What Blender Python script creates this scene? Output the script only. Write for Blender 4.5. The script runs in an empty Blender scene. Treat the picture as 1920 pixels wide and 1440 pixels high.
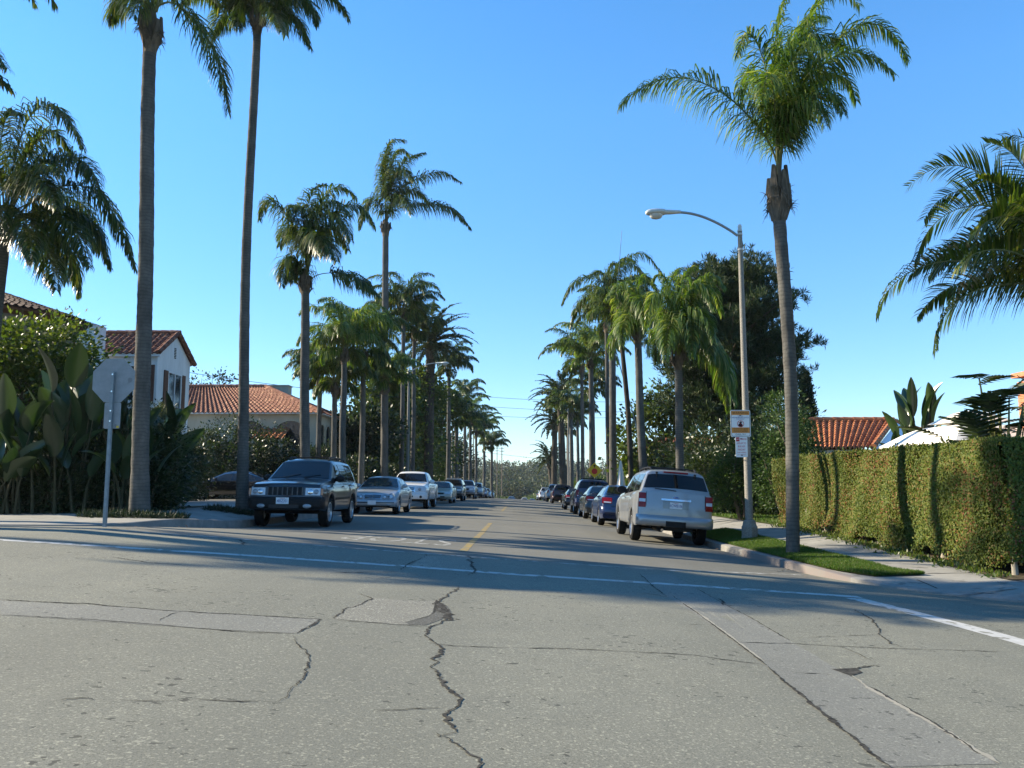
EXPO, SKYG, SKYS, HAZE = 1.40, 0.85, 0.15, 0.00013
import bpy, bmesh, math, random
import numpy as np
from mathutils import Vector, Matrix, Euler

R = math.radians
rnd = random.Random(7)
nrng = np.random.default_rng(11)
scene = bpy.context.scene
COL = scene.collection

# ------------------------------------------------------------------ camera geometry
F, HY, VX, CZ = 1553.0, 902.0, 980.0, 1.12          # focal length in px of the 1920 px frame, horizon row, street vanishing column, eye height
PITCH = math.atan((HY - 720) / F)
YAW = math.atan((VX - 960) / F * math.cos(PITCH))


def sm(a, b, t):
    t = max(0.0, min(1.0, (t - a) / (b - a)))
    return t * t * (3 - 2 * t)


def ray(px, py):
    dx, dz = (px - 960) / F, (720 - py) / F
    cp, sp = math.cos(PITCH), math.sin(PITCH)
    y, z = cp - dz * sp, sp + dz * cp
    cy, sy = math.cos(YAW), math.sin(YAW)
    return (dx * cy - y * sy, dx * sy + y * cy, z)


def at(px, py, Y):
    d = ray(px, py)
    t = Y / d[1]
    return Vector((d[0] * t, Y, CZ + d[2] * t))


# ------------------------------------------------------------------ terrain
XL, XR = -6.75, 4.65                                 # kerb lines of the street


def along(y):
    if y < 8:
        return 0.0
    if y < 20:
        return -.18 * ((y - 8) / 12)
    a = -.18 - .0095 * (min(y, 75) - 20)
    if y > 75:
        t = min(y, 140) - 75
        a -= .0095 * t + .0002 * t * t
    if y > 140:
        a -= .0355 * (min(y, 300) - 140)
    return a


def road(x, y):
    tilt = .066 + (.045 - .066) * sm(13, 21, y)
    c = .0035 * sm(13, 21, y)
    xx = max(-6.75, min(6.5, x))
    over = x - xx
    return -tilt * xx - c * (xx + .9) ** 2 + along(y) - .015 * over


def kr(Y):                                           # right kerb, with the corner return
    return XR if Y >= 14.4 else 8.15 - math.sqrt(max(0, 12.25 - (14.4 - Y) ** 2))


def kl(Y):
    return XL if Y >= 17.3 else -10.25 + math.sqrt(max(0, 12.25 - (17.3 - Y) ** 2))


YR0, YL0 = 10.9, 13.8


def zin_r(Y):
    return -.30 + .2 * sm(11, 23, Y) + (along(Y) - along(23) if Y > 23 else 0)


def zin_l(Y):
    return .37 + (along(Y) - along(20) if Y > 20 else 0)


def gz(x, Y):
    if x > 0 and Y >= YR0 and x >= kr(Y):
        k = kr(Y)
        zk = road(k, Y) + .012 + .110 * sm(12.0, 14.2, Y)
        t = max(0, min(1, (x - k) / max(.3, 7.0 - k)))
        return zk + (zin_r(Y) - zk) * t
    if x < 0 and Y >= YL0 and x <= kl(Y):
        k = kl(Y)
        zk = road(k, Y) + .012 + .15 * sm(14.6, 16.8, Y)
        t = max(0, min(1, (k - x) / 1.4))
        return zk + (zin_l(Y) - zk) * t
    return road(x, Y)


def ong(px, py, dz=0.0):                             # where a sight line meets the ground
    d = ray(px, py)
    t = 1.0
    while t < 400 and CZ + d[2] * t >= gz(d[0] * t, d[1] * t) + dz:
        t += .01
    return Vector((d[0] * t, d[1] * t, gz(d[0] * t, d[1] * t)))


# ------------------------------------------------------------------ bookkeeping
def link(o):
    COL.objects.link(o)
    return o


def tag(o, label=None, cat=None, group=None, kind=None):
    if label:
        o['label'] = label
    if cat:
        o['category'] = cat
    if group:
        o['group'] = group
    if kind:
        o['kind'] = kind
    return o


def thing(name, label, cat, loc=(0, 0, 0), rz=0.0, group=None):
    o = link(bpy.data.objects.new(name, None))
    o.empty_display_size = .1
    o.location = loc
    o.rotation_euler = (0, 0, rz)
    return tag(o, label, cat, group)


def copy_tree(o, parent=None):
    c = o.copy()
    COL.objects.link(c)
    c.parent = parent
    for ch in list(o.children):
        copy_tree(ch, c)
    return c


# ------------------------------------------------------------------ materials
def nodes(name):
    m = bpy.data.materials.new(name)
    m.use_nodes = True
    nt = m.node_tree
    for n in list(nt.nodes):
        nt.nodes.remove(n)
    out = nt.nodes.new('ShaderNodeOutputMaterial')
    return m, nt, out


def N(nt, typ, **kw):
    n = nt.nodes.new(typ)
    for k, v in kw.items():
        if k.startswith('i_'):
            n.inputs[k[2:].replace('_', ' ')].default_value = v
        else:
            setattr(n, k, v)
    return n


def L(nt, a, b):
    nt.links.new(a, b)


def rgb(c):
    return (c[0], c[1], c[2], 1)


def ramp(nt, src, stops):
    r = nt.nodes.new('ShaderNodeValToRGB')
    while len(r.color_ramp.elements) > 1:
        r.color_ramp.elements.remove(r.color_ramp.elements[-1])
    r.color_ramp.elements[0].position = stops[0][0]
    r.color_ramp.elements[0].color = rgb(stops[0][1])
    for p, c in stops[1:]:
        e = r.color_ramp.elements.new(p)
        e.color = rgb(c)
    L(nt, src, r.inputs[0])
    return r.outputs[0]


def noise(nt, scale, detail=4, rough=.6, coord='Object', vec=None, stretch=None):
    if vec is None:
        tc = nt.nodes.new('ShaderNodeTexCoord')
        vec = tc.outputs[coord]
    if stretch:
        mp = nt.nodes.new('ShaderNodeMapping')
        mp.inputs['Scale'].default_value = stretch
        L(nt, vec, mp.inputs[0])
        vec = mp.outputs[0]
    n = nt.nodes.new('ShaderNodeTexNoise')
    n.inputs['Scale'].default_value = scale
    n.inputs['Detail'].default_value = detail
    n.inputs['Roughness'].default_value = rough
    L(nt, vec, n.inputs['Vector'])
    return n.outputs['Fac']


def mixc(nt, fac, a, b, typ='MIX'):
    m = nt.nodes.new('ShaderNodeMix')
    m.data_type = 'RGBA'
    m.blend_type = typ
    if isinstance(fac, (int, float)):
        m.inputs[0].default_value = fac
    else:
        L(nt, fac, m.inputs[0])
    for s, v in ((6, a), (7, b)):
        if isinstance(v, (tuple, list)):
            m.inputs[s].default_value = rgb(v)
        else:
            L(nt, v, m.inputs[s])
    return m.outputs[2]


def bump(nt, h, strength=.3, dist=.02):
    b = nt.nodes.new('ShaderNodeBump')
    b.inputs['Strength'].default_value = strength
    b.inputs['Distance'].default_value = dist
    L(nt, h, b.inputs['Height'])
    return b.outputs[0]


def surf(name, c1, c2=None, scale=8, rough=.8, spec=.3, bumps=0.0, bdist=.01, detail=5, stretch=None, metallic=0.0, coat=0.0, spots=None):
    m, nt, out = nodes(name)
    p = N(nt, 'ShaderNodeBsdfPrincipled')
    p.inputs['Roughness'].default_value = rough
    p.inputs['Specular IOR Level'].default_value = spec
    p.inputs['Metallic'].default_value = metallic
    p.inputs['Coat Weight'].default_value = coat
    p.inputs['Coat Roughness'].default_value = .04
    if c2 is None:
        p.inputs['Base Color'].default_value = rgb(c1)
    else:
        f = noise(nt, scale, detail, .65, stretch=stretch)
        c = ramp(nt, f, [(.3, c1), (.7, c2)])
        if spots:
            f2 = noise(nt, spots[0], 3, .6)
            k = ramp(nt, f2, [(spots[1], (0, 0, 0)), (spots[1] + .06, (1, 1, 1))])
            c = mixc(nt, k, c, spots[2])
        L(nt, c, p.inputs['Base Color'])
        if bumps:
            L(nt, bump(nt, f, bumps, bdist), p.inputs['Normal'])
    L(nt, p.outputs[0], out.inputs[0])
    return m


def leafmat(name, stops, trans=.35, rough=.45, spec=.35, tint=(1.25, 1.35, .5), patch=0.0):
    m, nt, out = nodes(name)
    g = N(nt, 'ShaderNodeNewGeometry')
    src = g.outputs['Random Per Island']
    if patch:                                        # some stretches carry more young red leaves than others
        ad = N(nt, 'ShaderNodeMath', operation='MULTIPLY_ADD')
        L(nt, noise(nt, 1.1, 4, .6), ad.inputs[0])
        ad.inputs[1].default_value = patch
        a2 = N(nt, 'ShaderNodeMath', operation='ADD')
        ad.inputs[2].default_value = -patch * .5
        L(nt, src, a2.inputs[0])
        L(nt, ad.outputs[0], a2.inputs[1])
        src = a2.outputs[0]
    c = ramp(nt, src, stops)
    p = N(nt, 'ShaderNodeBsdfPrincipled')
    p.inputs['Roughness'].default_value = rough
    p.inputs['Specular IOR Level'].default_value = spec
    L(nt, c, p.inputs['Base Color'])
    t = N(nt, 'ShaderNodeBsdfTranslucent')
    L(nt, mixc(nt, 1.0, c, tint, 'MULTIPLY'), t.inputs[0])
    mx = N(nt, 'ShaderNodeMixShader')
    mx.inputs[0].default_value = trans
    L(nt, p.outputs[0], mx.inputs[1])
    L(nt, t.outputs[0], mx.inputs[2])
    L(nt, mx.outputs[0], out.inputs[0])
    return m


def roadmat(name, base, warm, dark, pits=True, fine=1.0):
    m, nt, out = nodes(name)
    tc = N(nt, 'ShaderNodeTexCoord')
    v = tc.outputs['Object']
    f1 = noise(nt, .5, 6, .65, vec=v)
    c = mixc(nt, ramp(nt, f1, [(.35, (0, 0, 0)), (.68, (1, 1, 1))]), base, warm)
    fw = noise(nt, .16, 4, .6, vec=v)
    c = mixc(nt, ramp(nt, fw, [(.40, (.55, .55, .55)), (.62, (0, 0, 0))]), c, tuple(k * .74 for k in base))
    fo = noise(nt, 2.2, 7, .75, vec=v)
    c = mixc(nt, ramp(nt, fo, [(.60, (0, 0, 0)), (.74, (.5, .5, .5))]), c, tuple(k * .55 for k in base))
    f2 = noise(nt, 3.0, 6, .7, vec=v)
    c = mixc(nt, ramp(nt, f2, [(.35, (.5, .5, .5)), (.65, (0, 0, 0))]), c, tuple(k * .78 for k in base))
    f3 = noise(nt, 120.0, 3, .75, vec=v)
    c = mixc(nt, ramp(nt, f3, [(.34, (.75 * fine,) * 3), (.52, (0, 0, 0))]), c, dark)
    f6 = noise(nt, 55.0, 2, .6, vec=v)
    c = mixc(nt, ramp(nt, f6, [(.56, (0, 0, 0)), (.70, (.7 * fine,) * 3)]), c, tuple(min(1, k * 1.45) for k in warm))
    if pits:                                         # lost aggregate: small dark pits lying in drifts
        vo = N(nt, 'ShaderNodeTexVoronoi')
        vo.inputs['Scale'].default_value = 13.0
        mp = N(nt, 'ShaderNodeMapping')
        mp.inputs['Scale'].default_value = (1, 1.25, 1)
        L(nt, v, mp.inputs[0])
        nz = N(nt, 'ShaderNodeTexNoise')
        nz.inputs['Scale'].default_value = 14
        L(nt, mp.outputs[0], nz.inputs['Vector'])
        vm = N(nt, 'ShaderNodeVectorMath', operation='MULTIPLY_ADD')
        L(nt, nz.outputs['Color'], vm.inputs[0])
        vm.inputs[1].default_value = (.16, .16, .16)
        L(nt, mp.outputs[0], vm.inputs[2])
        L(nt, vm.outputs[0], vo.inputs['Vector'])
        sep = N(nt, 'ShaderNodeSeparateColor')
        L(nt, vo.outputs['Color'], sep.inputs[0])
        pick = N(nt, 'ShaderNodeMath', operation='LESS_THAN')
        L(nt, sep.outputs[0], pick.inputs[0])
        pick.inputs[1].default_value = .30
        f4 = noise(nt, .9, 2, .5, vec=v)
        rad = N(nt, 'ShaderNodeMath', operation='MULTIPLY_ADD')
        L(nt, f4, rad.inputs[0])
        rad.inputs[1].default_value = 1.1
        rad.inputs[2].default_value = -.36
        lt = N(nt, 'ShaderNodeMath', operation='LESS_THAN')
        L(nt, vo.outputs['Distance'], lt.inputs[0])
        L(nt, rad.outputs[0], lt.inputs[1])
        mu = N(nt, 'ShaderNodeMath', operation='MULTIPLY')
        L(nt, lt.outputs[0], mu.inputs[0])
        L(nt, pick.outputs[0], mu.inputs[1])
        m2 = N(nt, 'ShaderNodeMath', operation='MULTIPLY')
        L(nt, mu.outputs[0], m2.inputs[0])
        m2.inputs[1].default_value = .92
        c = mixc(nt, m2.outputs[0], c, tuple(k * .30 for k in base))
    # worn tyre tracks and oil drip along the lanes (stains run with the street)
    f5 = noise(nt, 1.0, 3, .5, vec=v, stretch=(.9, .05, 1))
    c = mixc(nt, ramp(nt, f5, [(.42, (0, 0, 0)), (.70, (.42, .42, .42))]), c, tuple(k * .6 for k in base))
    p = N(nt, 'ShaderNodeBsdfPrincipled')
    p.inputs['Roughness'].default_value = .88
    p.inputs['Specular IOR Level'].default_value = .25
    L(nt, c, p.inputs['Base Color'])
    L(nt, bump(nt, f3, .35, .006), p.inputs['Normal'])
    L(nt, p.outputs[0], out.inputs[0])
    return m


def trunkmat(name, c1, c2, ring=26.0, strength=.5):
    m, nt, out = nodes(name)
    tc = N(nt, 'ShaderNodeTexCoord')
    v = tc.outputs['Object']
    w = N(nt, 'ShaderNodeTexWave', wave_type='BANDS', bands_direction='Z', wave_profile='SAW')
    w.inputs['Scale'].default_value = ring / 20.0 * 3.1
    w.inputs['Distortion'].default_value = 5.0
    w.inputs['Detail'].default_value = 3
    w.inputs['Detail Scale'].default_value = 1.2
    L(nt, v, w.inputs['Vector'])
    f = noise(nt, 6.0, 6, .7, vec=v, stretch=(1, 1, .5))
    c = ramp(nt, f, [(.28, c1), (.72, c2)])
    c = mixc(nt, ramp(nt, w.outputs['Fac'], [(0, (.5, .5, .5)), (.45, (0, 0, 0))]), c, tuple(k * .6 for k in c1))
    f2 = noise(nt, .8, 3, .5, vec=v)
    c = mixc(nt, ramp(nt, f2, [(.45, (0, 0, 0)), (.7, (.5, .5, .5))]), c, tuple(k * .6 for k in c1))
    p = N(nt, 'ShaderNodeBsdfPrincipled')
    p.inputs['Roughness'].default_value = .9
    p.inputs['Specular IOR Level'].default_value = .15
    L(nt, c, p.inputs['Base Color'])
    h = N(nt, 'ShaderNodeMath', operation='ADD')
    L(nt, w.outputs['Fac'], h.inputs[0])
    L(nt, f, h.inputs[1])
    L(nt, bump(nt, h.outputs[0], strength, .03), p.inputs['Normal'])
    L(nt, p.outputs[0], out.inputs[0])
    return m


def paint(name, c, metallic=.0, rough=.35, flake=.0):
    m, nt, out = nodes(name)
    p = N(nt, 'ShaderNodeBsdfPrincipled')
    f = noise(nt, 2.2, 5, .6)
    d = ramp(nt, f, [(.35, tuple(k * .92 for k in c)), (.7, tuple(min(1, k * 1.06 + .004) for k in c))])
    L(nt, d, p.inputs['Base Color'])
    p.inputs['Metallic'].default_value = metallic
    p.inputs['Roughness'].default_value = rough
    p.inputs['Coat Weight'].default_value = .8
    p.inputs['Coat Roughness'].default_value = .05
    L(nt, p.outputs[0], out.inputs[0])
    return m


M = {}
M['road'] = roadmat('concrete_road', (.186, .187, .150), (.230, .224, .170), (.070, .069, .056), fine=1.2)
M['asphalt'] = roadmat('asphalt', (.150, .148, .125), (.182, .174, .142), (.065, .064, .054), pits=False, fine=.7)
M['patch'] = roadmat('patch_concrete', (.196, .197, .170), (.236, .231, .190), (.075, .074, .064), pits=True, fine=1.1)
M['dark_tar'] = roadmat('broken_asphalt', (.11, .107, .09), (.16, .155, .13), (.02, .02, .018), pits=True, fine=1.3)
M['rough'] = roadmat('rough_patch', (.235, .228, .185), (.33, .318, .255), (.02, .02, .018), pits=True, fine=1.35)
M['crack'] = surf('crack_dark', (.012, .012, .011), (.085, .08, .068), 22, .95, .1)
M['seam'] = surf('seam_pale', (.25, .235, .19), (.32, .30, .24), 25, .9, .2)
M['white_line'] = surf('road_white', (.48, .48, .455), (.36, .36, .335), 9, .85, .15, detail=9, spots=(6, .54, (.20, .197, .165)))
M['worn_white'] = surf('road_white_worn', (.36, .36, .335), (.26, .26, .24), 11, .85, .15, detail=9, spots=(7, .47, (.165, .162, .138)))
M['yellow_line'] = surf('road_yellow', (.29, .20, .045), (.22, .175, .085), 10, .8, .2, detail=8, spots=(7, .50, (.165, .155, .12)))
M['walk'] = surf('sidewalk_concrete', (.19, .186, .166), (.29, .28, .25), 1.6, .9, .2, .15, .004, 9, spots=(3.0, .60, (.15, .145, .13)))
M['kerb'] = surf('kerb_concrete', (.15, .146, .134), (.25, .24, .22), 5, .9, .2, .2, .005, 8)
M['kerb_red'] = surf('kerb_faded_red', (.165, .156, .142), (.172, .143, .130), 4, .85, .2, .2, .005, 8)
M['lawn'] = surf('lawn_soil', (.045, .075, .014), (.075, .085, .025), 5, .95, .1, .3, .02, 8)
M['soil'] = surf('soil', (.06, .048, .03), (.12, .095, .055), 6, .95, .1, .5, .03, 8)
M['yard'] = surf('yard_ground', (.05, .065, .02), (.11, .095, .05), 1.2, .95, .1, .4, .03, 8)
M['grass'] = leafmat('grass_blade', [(0, (.038, .085, .010)), (.6, (.065, .13, .016)), (.9, (.10, .12, .032)), (1, (.17, .15, .07))], .35, .5, .25)
M['palm'] = leafmat('palm_leaf', [(0, (.024, .046, .010)), (.5, (.046, .08, .013)), (.82, (.085, .12, .020)), (1, (.19, .18, .055))], .42, .36, .5)
M['palm_light'] = leafmat('palm_leaf_light', [(0, (.045, .088, .016)), (.5, (.082, .138, .024)), (.82, (.14, .19, .042)), (1, (.30, .29, .12))], .48, .34, .5)
M['date'] = leafmat('date_palm_leaf', [(0, (.022, .04, .014)), (.6, (.04, .062, .018)), (1, (.085, .09, .03))], .22, .4, .4)
M['trunk'] = trunkmat('palm_trunk', (.068, .067, .062), (.150, .144, .128))
M['trunk_dark'] = trunkmat('palm_trunk_dark', (.045, .039, .031), (.095, .082, .066), 34)
M['boot'] = surf('palm_leaf_base', (.045, .036, .026), (.19, .155, .115), 9, .9, .15, .6, .03, 7, (1, 1, .25))
M['rachis'] = surf('palm_stalk', (.10, .12, .035), (.17, .16, .06), 6, .6, .3)
M['bark'] = surf('bark', (.05, .04, .03), (.12, .10, .075), 9, .95, .1, .6, .04, 7, (1, 1, .3))
M['pale_bark'] = surf('pale_bark', (.15, .135, .105), (.33, .30, .24), 5, .9, .1, .3, .02, 5)
M['hedge'] = leafmat('hedge_leaf', [(0, (.036, .060, .007)), (.35, (.066, .096, .010)), (.66, (.098, .118, .014)), (.86, (.12, .11, .024)), (.95, (.16, .09, .026)), (1, (.17, .06, .026))], .16, .6, .22, patch=1.1)
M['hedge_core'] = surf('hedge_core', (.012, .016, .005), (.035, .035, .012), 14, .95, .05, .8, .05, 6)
M['pine'] = leafmat('pine_needles', [(0, (.015, .030, .010)), (.6, (.030, .052, .015)), (1, (.06, .08, .025))], .16, .55, .25)
M['juniper'] = leafmat('juniper_leaf', [(0, (.018, .04, .008)), (.6, (.038, .072, .013)), (1, (.065, .11, .02))], .2, .55, .25)
M['cypress'] = leafmat('cypress_leaf', [(0, (.012, .022, .010)), (1, (.03, .045, .018))], .12, .6, .2)
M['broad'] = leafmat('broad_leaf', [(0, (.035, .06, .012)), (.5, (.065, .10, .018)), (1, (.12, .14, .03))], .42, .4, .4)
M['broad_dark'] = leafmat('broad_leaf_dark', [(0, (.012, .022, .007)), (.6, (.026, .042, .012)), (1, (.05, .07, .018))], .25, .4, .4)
M['olive'] = leafmat('olive_leaf', [(0, (.05, .065, .03)), (1, (.11, .12, .06))], .3, .5, .3)
M['far'] = leafmat('far_leaf', [(0, (.018, .028, .012)), (.5, (.034, .048, .018)), (1, (.065, .078, .028))], .2, .6, .2)
M['paddle'] = leafmat('paddle_leaf', [(0, (.015, .032, .011)), (1, (.04, .068, .02))], .18, .3, .6)
M['petiole'] = surf('fibrous_petiole', (.035, .035, .016), (.075, .062, .03), 8, .85, .2)
M['white_paint'] = surf('stucco_white', (.60, .595, .57), (.80, .80, .78), 1.6, .9, .15, .12, .006, 9, (1, 1, .3))
M['cream'] = surf('stucco_cream', (.40, .35, .26), (.54, .48, .37), 1.5, .9, .15, .12, .006, 9, (1, 1, .3))
M['taupe'] = surf('stucco_taupe', (.15, .125, .098), (.20, .17, .135), 2.5, .9, .15, .12, .006, 8)
M['bluewall'] = surf('wall_pale_blue', (.56, .62, .68), (.64, .69, .74), 3, .85, .2, .1, .004, 6)
M['trim'] = surf('trim_white', (.74, .74, .72), None)
M['shutter'] = surf('shutter_brown', (.10, .048, .03), (.15, .07, .045), 10, .7, .3)
M['iron'] = surf('dark_iron', (.012, .012, .012), (.025, .025, .025), 10, .6, .4)
M['tile'] = surf('clay_tile', (.115, .048, .032), (.215, .09, .056), 5.5, .85, .2, .2, .01, 3, spots=(4.2, .56, (.36, .20, .12)))
M['tile_orange'] = surf('clay_tile_orange', (.27, .095, .042), (.46, .19, .085), 6, .85, .2, .2, .01, 3, spots=(4.0, .55, (.20, .07, .035)))
M['tile_dark'] = surf('clay_tile_dark', (.03, .019, .015), (.065, .036, .026), 6, .85, .2, .2, .01, 3)
M['pane'] = surf('window_glass', (.02, .024, .028), (.03, .034, .038), 1, .05, .6)
M['glass'] = surf('car_glass', (.004, .005, .007), (.007, .009, .011), 2, .03, .38)
M['glass_clear'] = surf('car_glass_bright', (.022, .026, .03), (.035, .04, .044), 3, .03, .5)
M['tyre'] = surf('tyre_rubber', (.006, .006, .006), (.011, .011, .010), 20, .85, .2)
M['rim'] = surf('alloy_rim', (.42, .43, .44), (.52, .53, .54), 6, .35, .5, metallic=.8)
M['black'] = surf('black_plastic', (.004, .004, .0045), (.008, .008, .0085), 14, .55, .25)
M['dull_bar'] = surf('dull_grille_bar', (.055, .05, .047), (.085, .078, .072), 10, .45, .4)
M['chrome'] = surf('chrome', (.55, .56, .58), (.65, .66, .68), 3, .15, .5, metallic=1)
M['lens'] = surf('lamp_lens', (.42, .46, .50), (.6, .63, .66), 12, .08, .6, coat=1)
M['lens_dim'] = surf('lamp_lens_dim', (.12, .14, .16), (.30, .33, .36), 9, .08, .6, coat=1)
M['amber'] = surf('amber_lens', (.45, .14, .02), (.5, .18, .03), 12, .12, .6, coat=1)
M['red_lens'] = surf('red_lens', (.16, .002, .004), (.26, .005, .008), 14, .15, .35)
M['plate'] = surf('plate_white', (.62, .64, .66), (.70, .71, .72), 12, .5, .3)
M['ink_blue'] = surf('plate_blue', (.03, .05, .22), None, rough=.6)
M['ink'] = surf('sign_black', (.015, .014, .014), None, rough=.6)
M['ink_red'] = surf('sign_red', (.52, .03, .03), None, rough=.6)
M['sign_white'] = surf('sign_face_white', (.72, .72, .70), (.78, .78, .76), 9, .5, .3)
M['sign_orange'] = surf('sign_face_orange', (.62, .24, .045), (.68, .28, .06), 9, .5, .3)
M['sign_yellow'] = surf('sign_face_yellow', (.62, .40, .02), (.68, .45, .03), 9, .5, .3)
M['aluminium'] = surf('bare_aluminium', (.20, .215, .22), (.27, .285, .29), 6, .6, .3, .06, .002, 6, metallic=.15, spots=(5, .66, (.17, .175, .18)))
M['galv'] = surf('galvanised_post', (.16, .19, .20), (.26, .29, .30), 9, .6, .4, metallic=.3)
M['pole'] = surf('speckled_concrete_pole', (.11, .106, .095), (.30, .285, .25), 45, .9, .2, .2, .004, 4)
M['lamp_grey'] = surf('lamp_housing', (.46, .49, .48), (.56, .59, .58), 6, .5, .3)
M['arm_steel'] = surf('lamp_arm_steel', (.22, .25, .27), (.32, .35, .36), 8, .5, .4, metallic=.4)
M['lampglass'] = surf('lamp_refractor', (.40, .40, .37), (.58, .58, .54), 22, .15, .6)
M['wood'] = surf('weathered_wood', (.10, .075, .055), (.17, .13, .10), 7, .9, .2, .3, .01, 6, (1, 1, .2))
M['canvas'] = surf('canopy_canvas', (.76, .71, .62), (.82, .78, .69), 5, .85, .2, .1, .004, 6)
M['vine'] = surf('dry_vine', (.16, .10, .06), (.30, .21, .13), 8, .9, .1)
M['brick'] = surf('brick_red', (.36, .14, .07), (.48, .22, .12), 8, .9, .2, .2, .01, 5)
M['wire'] = surf('cable_black', (.03, .03, .032), None, rough=.8)


# ------------------------------------------------------------------ mesh builder
class MB:
    def __init__(s):
        s.v, s.f, s.mi = [], [], []

    def add(s, vs, fs, m=0):
        b = len(s.v)
        s.v.extend([tuple(q) for q in vs])
        s.f.extend([tuple(b + i for i in f) for f in fs])
        s.mi.extend([m] * len(fs))
        return s

    def quad(s, a, b, c, d, m=0):
        return s.add((a, b, c, d), ((0, 1, 2, 3),), m)

    def box(s, c, size, rz=0.0, m=0, rx=0.0, ry=0.0):
        mt = Euler((rx, ry, rz)).to_matrix()
        h = Vector(size) / 2
        vs = [Vector(c) + mt @ Vector((i * h.x, j * h.y, k * h.z)) for i in (-1, 1) for j in (-1, 1) for k in (-1, 1)]
        return s.add(vs, ((0, 1, 3, 2), (4, 6, 7, 5), (0, 4, 5, 1), (2, 3, 7, 6), (0, 2, 6, 4), (1, 5, 7, 3)), m)

    def tube(s, pts, rad, n=8, m=0, cap=True):
        pts = [Vector(p) for p in pts]
        if not hasattr(rad, '__len__'):
            rad = [rad] * len(pts)
        vs, fs = [], []
        ref = None
        for i, p in enumerate(pts):
            t = (pts[min(i + 1, len(pts) - 1)] - pts[max(i - 1, 0)])
            t = t.normalized() if t.length > 1e-9 else Vector((0, 0, 1))
            if ref is None:
                ref = t.orthogonal().normalized()
            a = (ref - t * ref.dot(t)).normalized()
            ref = a
            b = t.cross(a)
            for k in range(n):
                w = 2 * math.pi * k / n
                vs.append(p + (a * math.cos(w) + b * math.sin(w)) * rad[i])
        for i in range(len(pts) - 1):
            for k in range(n):
                k2 = (k + 1) % n
                fs.append((i * n + k, i * n + k2, (i + 1) * n + k2, (i + 1) * n + k))
        if cap:
            fs.append(tuple(range(n - 1, -1, -1)))
            fs.append(tuple((len(pts) - 1) * n + k for k in range(n)))
        return s.add(vs, fs, m)

    def lathe(s, prof, n=16, m=0, mtx=None, close=False):
        vs, fs = [], []
        for (r, z) in prof:
            for k in range(n):
                w = 2 * math.pi * k / n
                p = Vector((r * math.cos(w), r * math.sin(w), z))
                vs.append(mtx @ p if mtx else p)
        q = len(prof)
        for i in range(q if close else q - 1):
            j = (i + 1) % q
            for k in range(n):
                k2 = (k + 1) % n
                fs.append((i * n + k, i * n + k2, j * n + k2, j * n + k))
        return s.add(vs, fs, m)

    def patch(s, fn, nu, nv, depth=0.0, m=0):
        """a grid of points fn(u, v); with depth it gets side walls going inwards along -normal"""
        P = [[Vector(fn(i / nu, j / nv)) for j in range(nv + 1)] for i in range(nu + 1)]
        vs = [p for row in P for p in row]
        fs = [(i * (nv + 1) + j, (i + 1) * (nv + 1) + j, (i + 1) * (nv + 1) + j + 1, i * (nv + 1) + j + 1) for i in range(nu) for j in range(nv)]
        if depth:
            nn = (P[nu][0] - P[0][0]).cross(P[0][nv] - P[0][0]).normalized()
            edge = [(i, 0) for i in range(nu + 1)] + [(nu, j) for j in range(1, nv + 1)] + [(i, nv) for i in range(nu - 1, -1, -1)] + [(0, j) for j in range(nv - 1, 0, -1)]
            b = len(vs)
            for (i, j) in edge:
                vs.append(P[i][j] - nn * depth)
            for q in range(len(edge)):
                q2 = (q + 1) % len(edge)
                a, c = edge[q], edge[q2]
                fs.append((a[0] * (nv + 1) + a[1], b + q, b + q2, c[0] * (nv + 1) + c[1]))
        return s.add(vs, fs, m)

    def build(s, name, mats, parent=None, smooth=None, loc=None):
        me = bpy.data.meshes.new(name)
        me.from_pydata(s.v, [], s.f)
        if not isinstance(mats, (list, tuple)):
            mats = [mats]
        for q in mats:
            me.materials.append(q)
        if len(mats) > 1:
            me.polygons.foreach_set('material_index', s.mi)
        if smooth is not None:
            me.polygons.foreach_set('use_smooth', [True] * len(me.polygons))
            me.set_sharp_from_angle(angle=R(smooth))
        me.update()
        o = link(bpy.data.objects.new(name, me))
        o.parent = parent
        if loc:
            o.location = loc
        return o


def fix_normals(o):
    bm = bmesh.new()
    bm.from_mesh(o.data)
    bmesh.ops.recalc_face_normals(bm, faces=bm.faces)
    bm.to_mesh(o.data)
    bm.free()


def arrays_obj(name, V, nper, mat, parent=None):
    """V: (K, nper, 3) array, one polygon of nper corners each"""
    K = V.shape[0]
    me = bpy.data.meshes.new(name)
    me.vertices.add(K * nper)
    me.vertices.foreach_set('co', V.reshape(-1).astype(np.float32))
    me.loops.add(K * nper)
    me.loops.foreach_set('vertex_index', np.arange(K * nper, dtype=np.int32))
    me.polygons.add(K)
    me.polygons.foreach_set('loop_start', np.arange(K, dtype=np.int32) * nper)
    me.update(calc_edges=True)
    me.materials.append(mat)
    o = link(bpy.data.objects.new(name, me))
    o.parent = parent
    return o


def leaves(P, D, size, asp=.45, flat=0.0, nrm=None, nvar=.5):
    """diamond leaves at P pointing along D (both (K,3)); size scalar or (K,)"""
    K = P.shape[0]
    D = D / (np.linalg.norm(D, axis=1, keepdims=True) + 1e-9)
    up = nrng.normal(size=(K, 3))
    if nrm is not None:
        up = up * nvar + np.array(nrm)
    if flat:
        up = up * (1 - flat) + np.array([0, 0, 1.0]) * flat * 2
    S = np.cross(D, up)
    S /= (np.linalg.norm(S, axis=1, keepdims=True) + 1e-9)
    sz = (np.ones(K) * size * nrng.uniform(.65, 1.3, K))[:, None]
    return np.stack([P, P + D * sz * .5 + S * sz * asp * .5, P + D * sz, P + D * sz * .5 - S * sz * asp * .5], 1)


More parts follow.
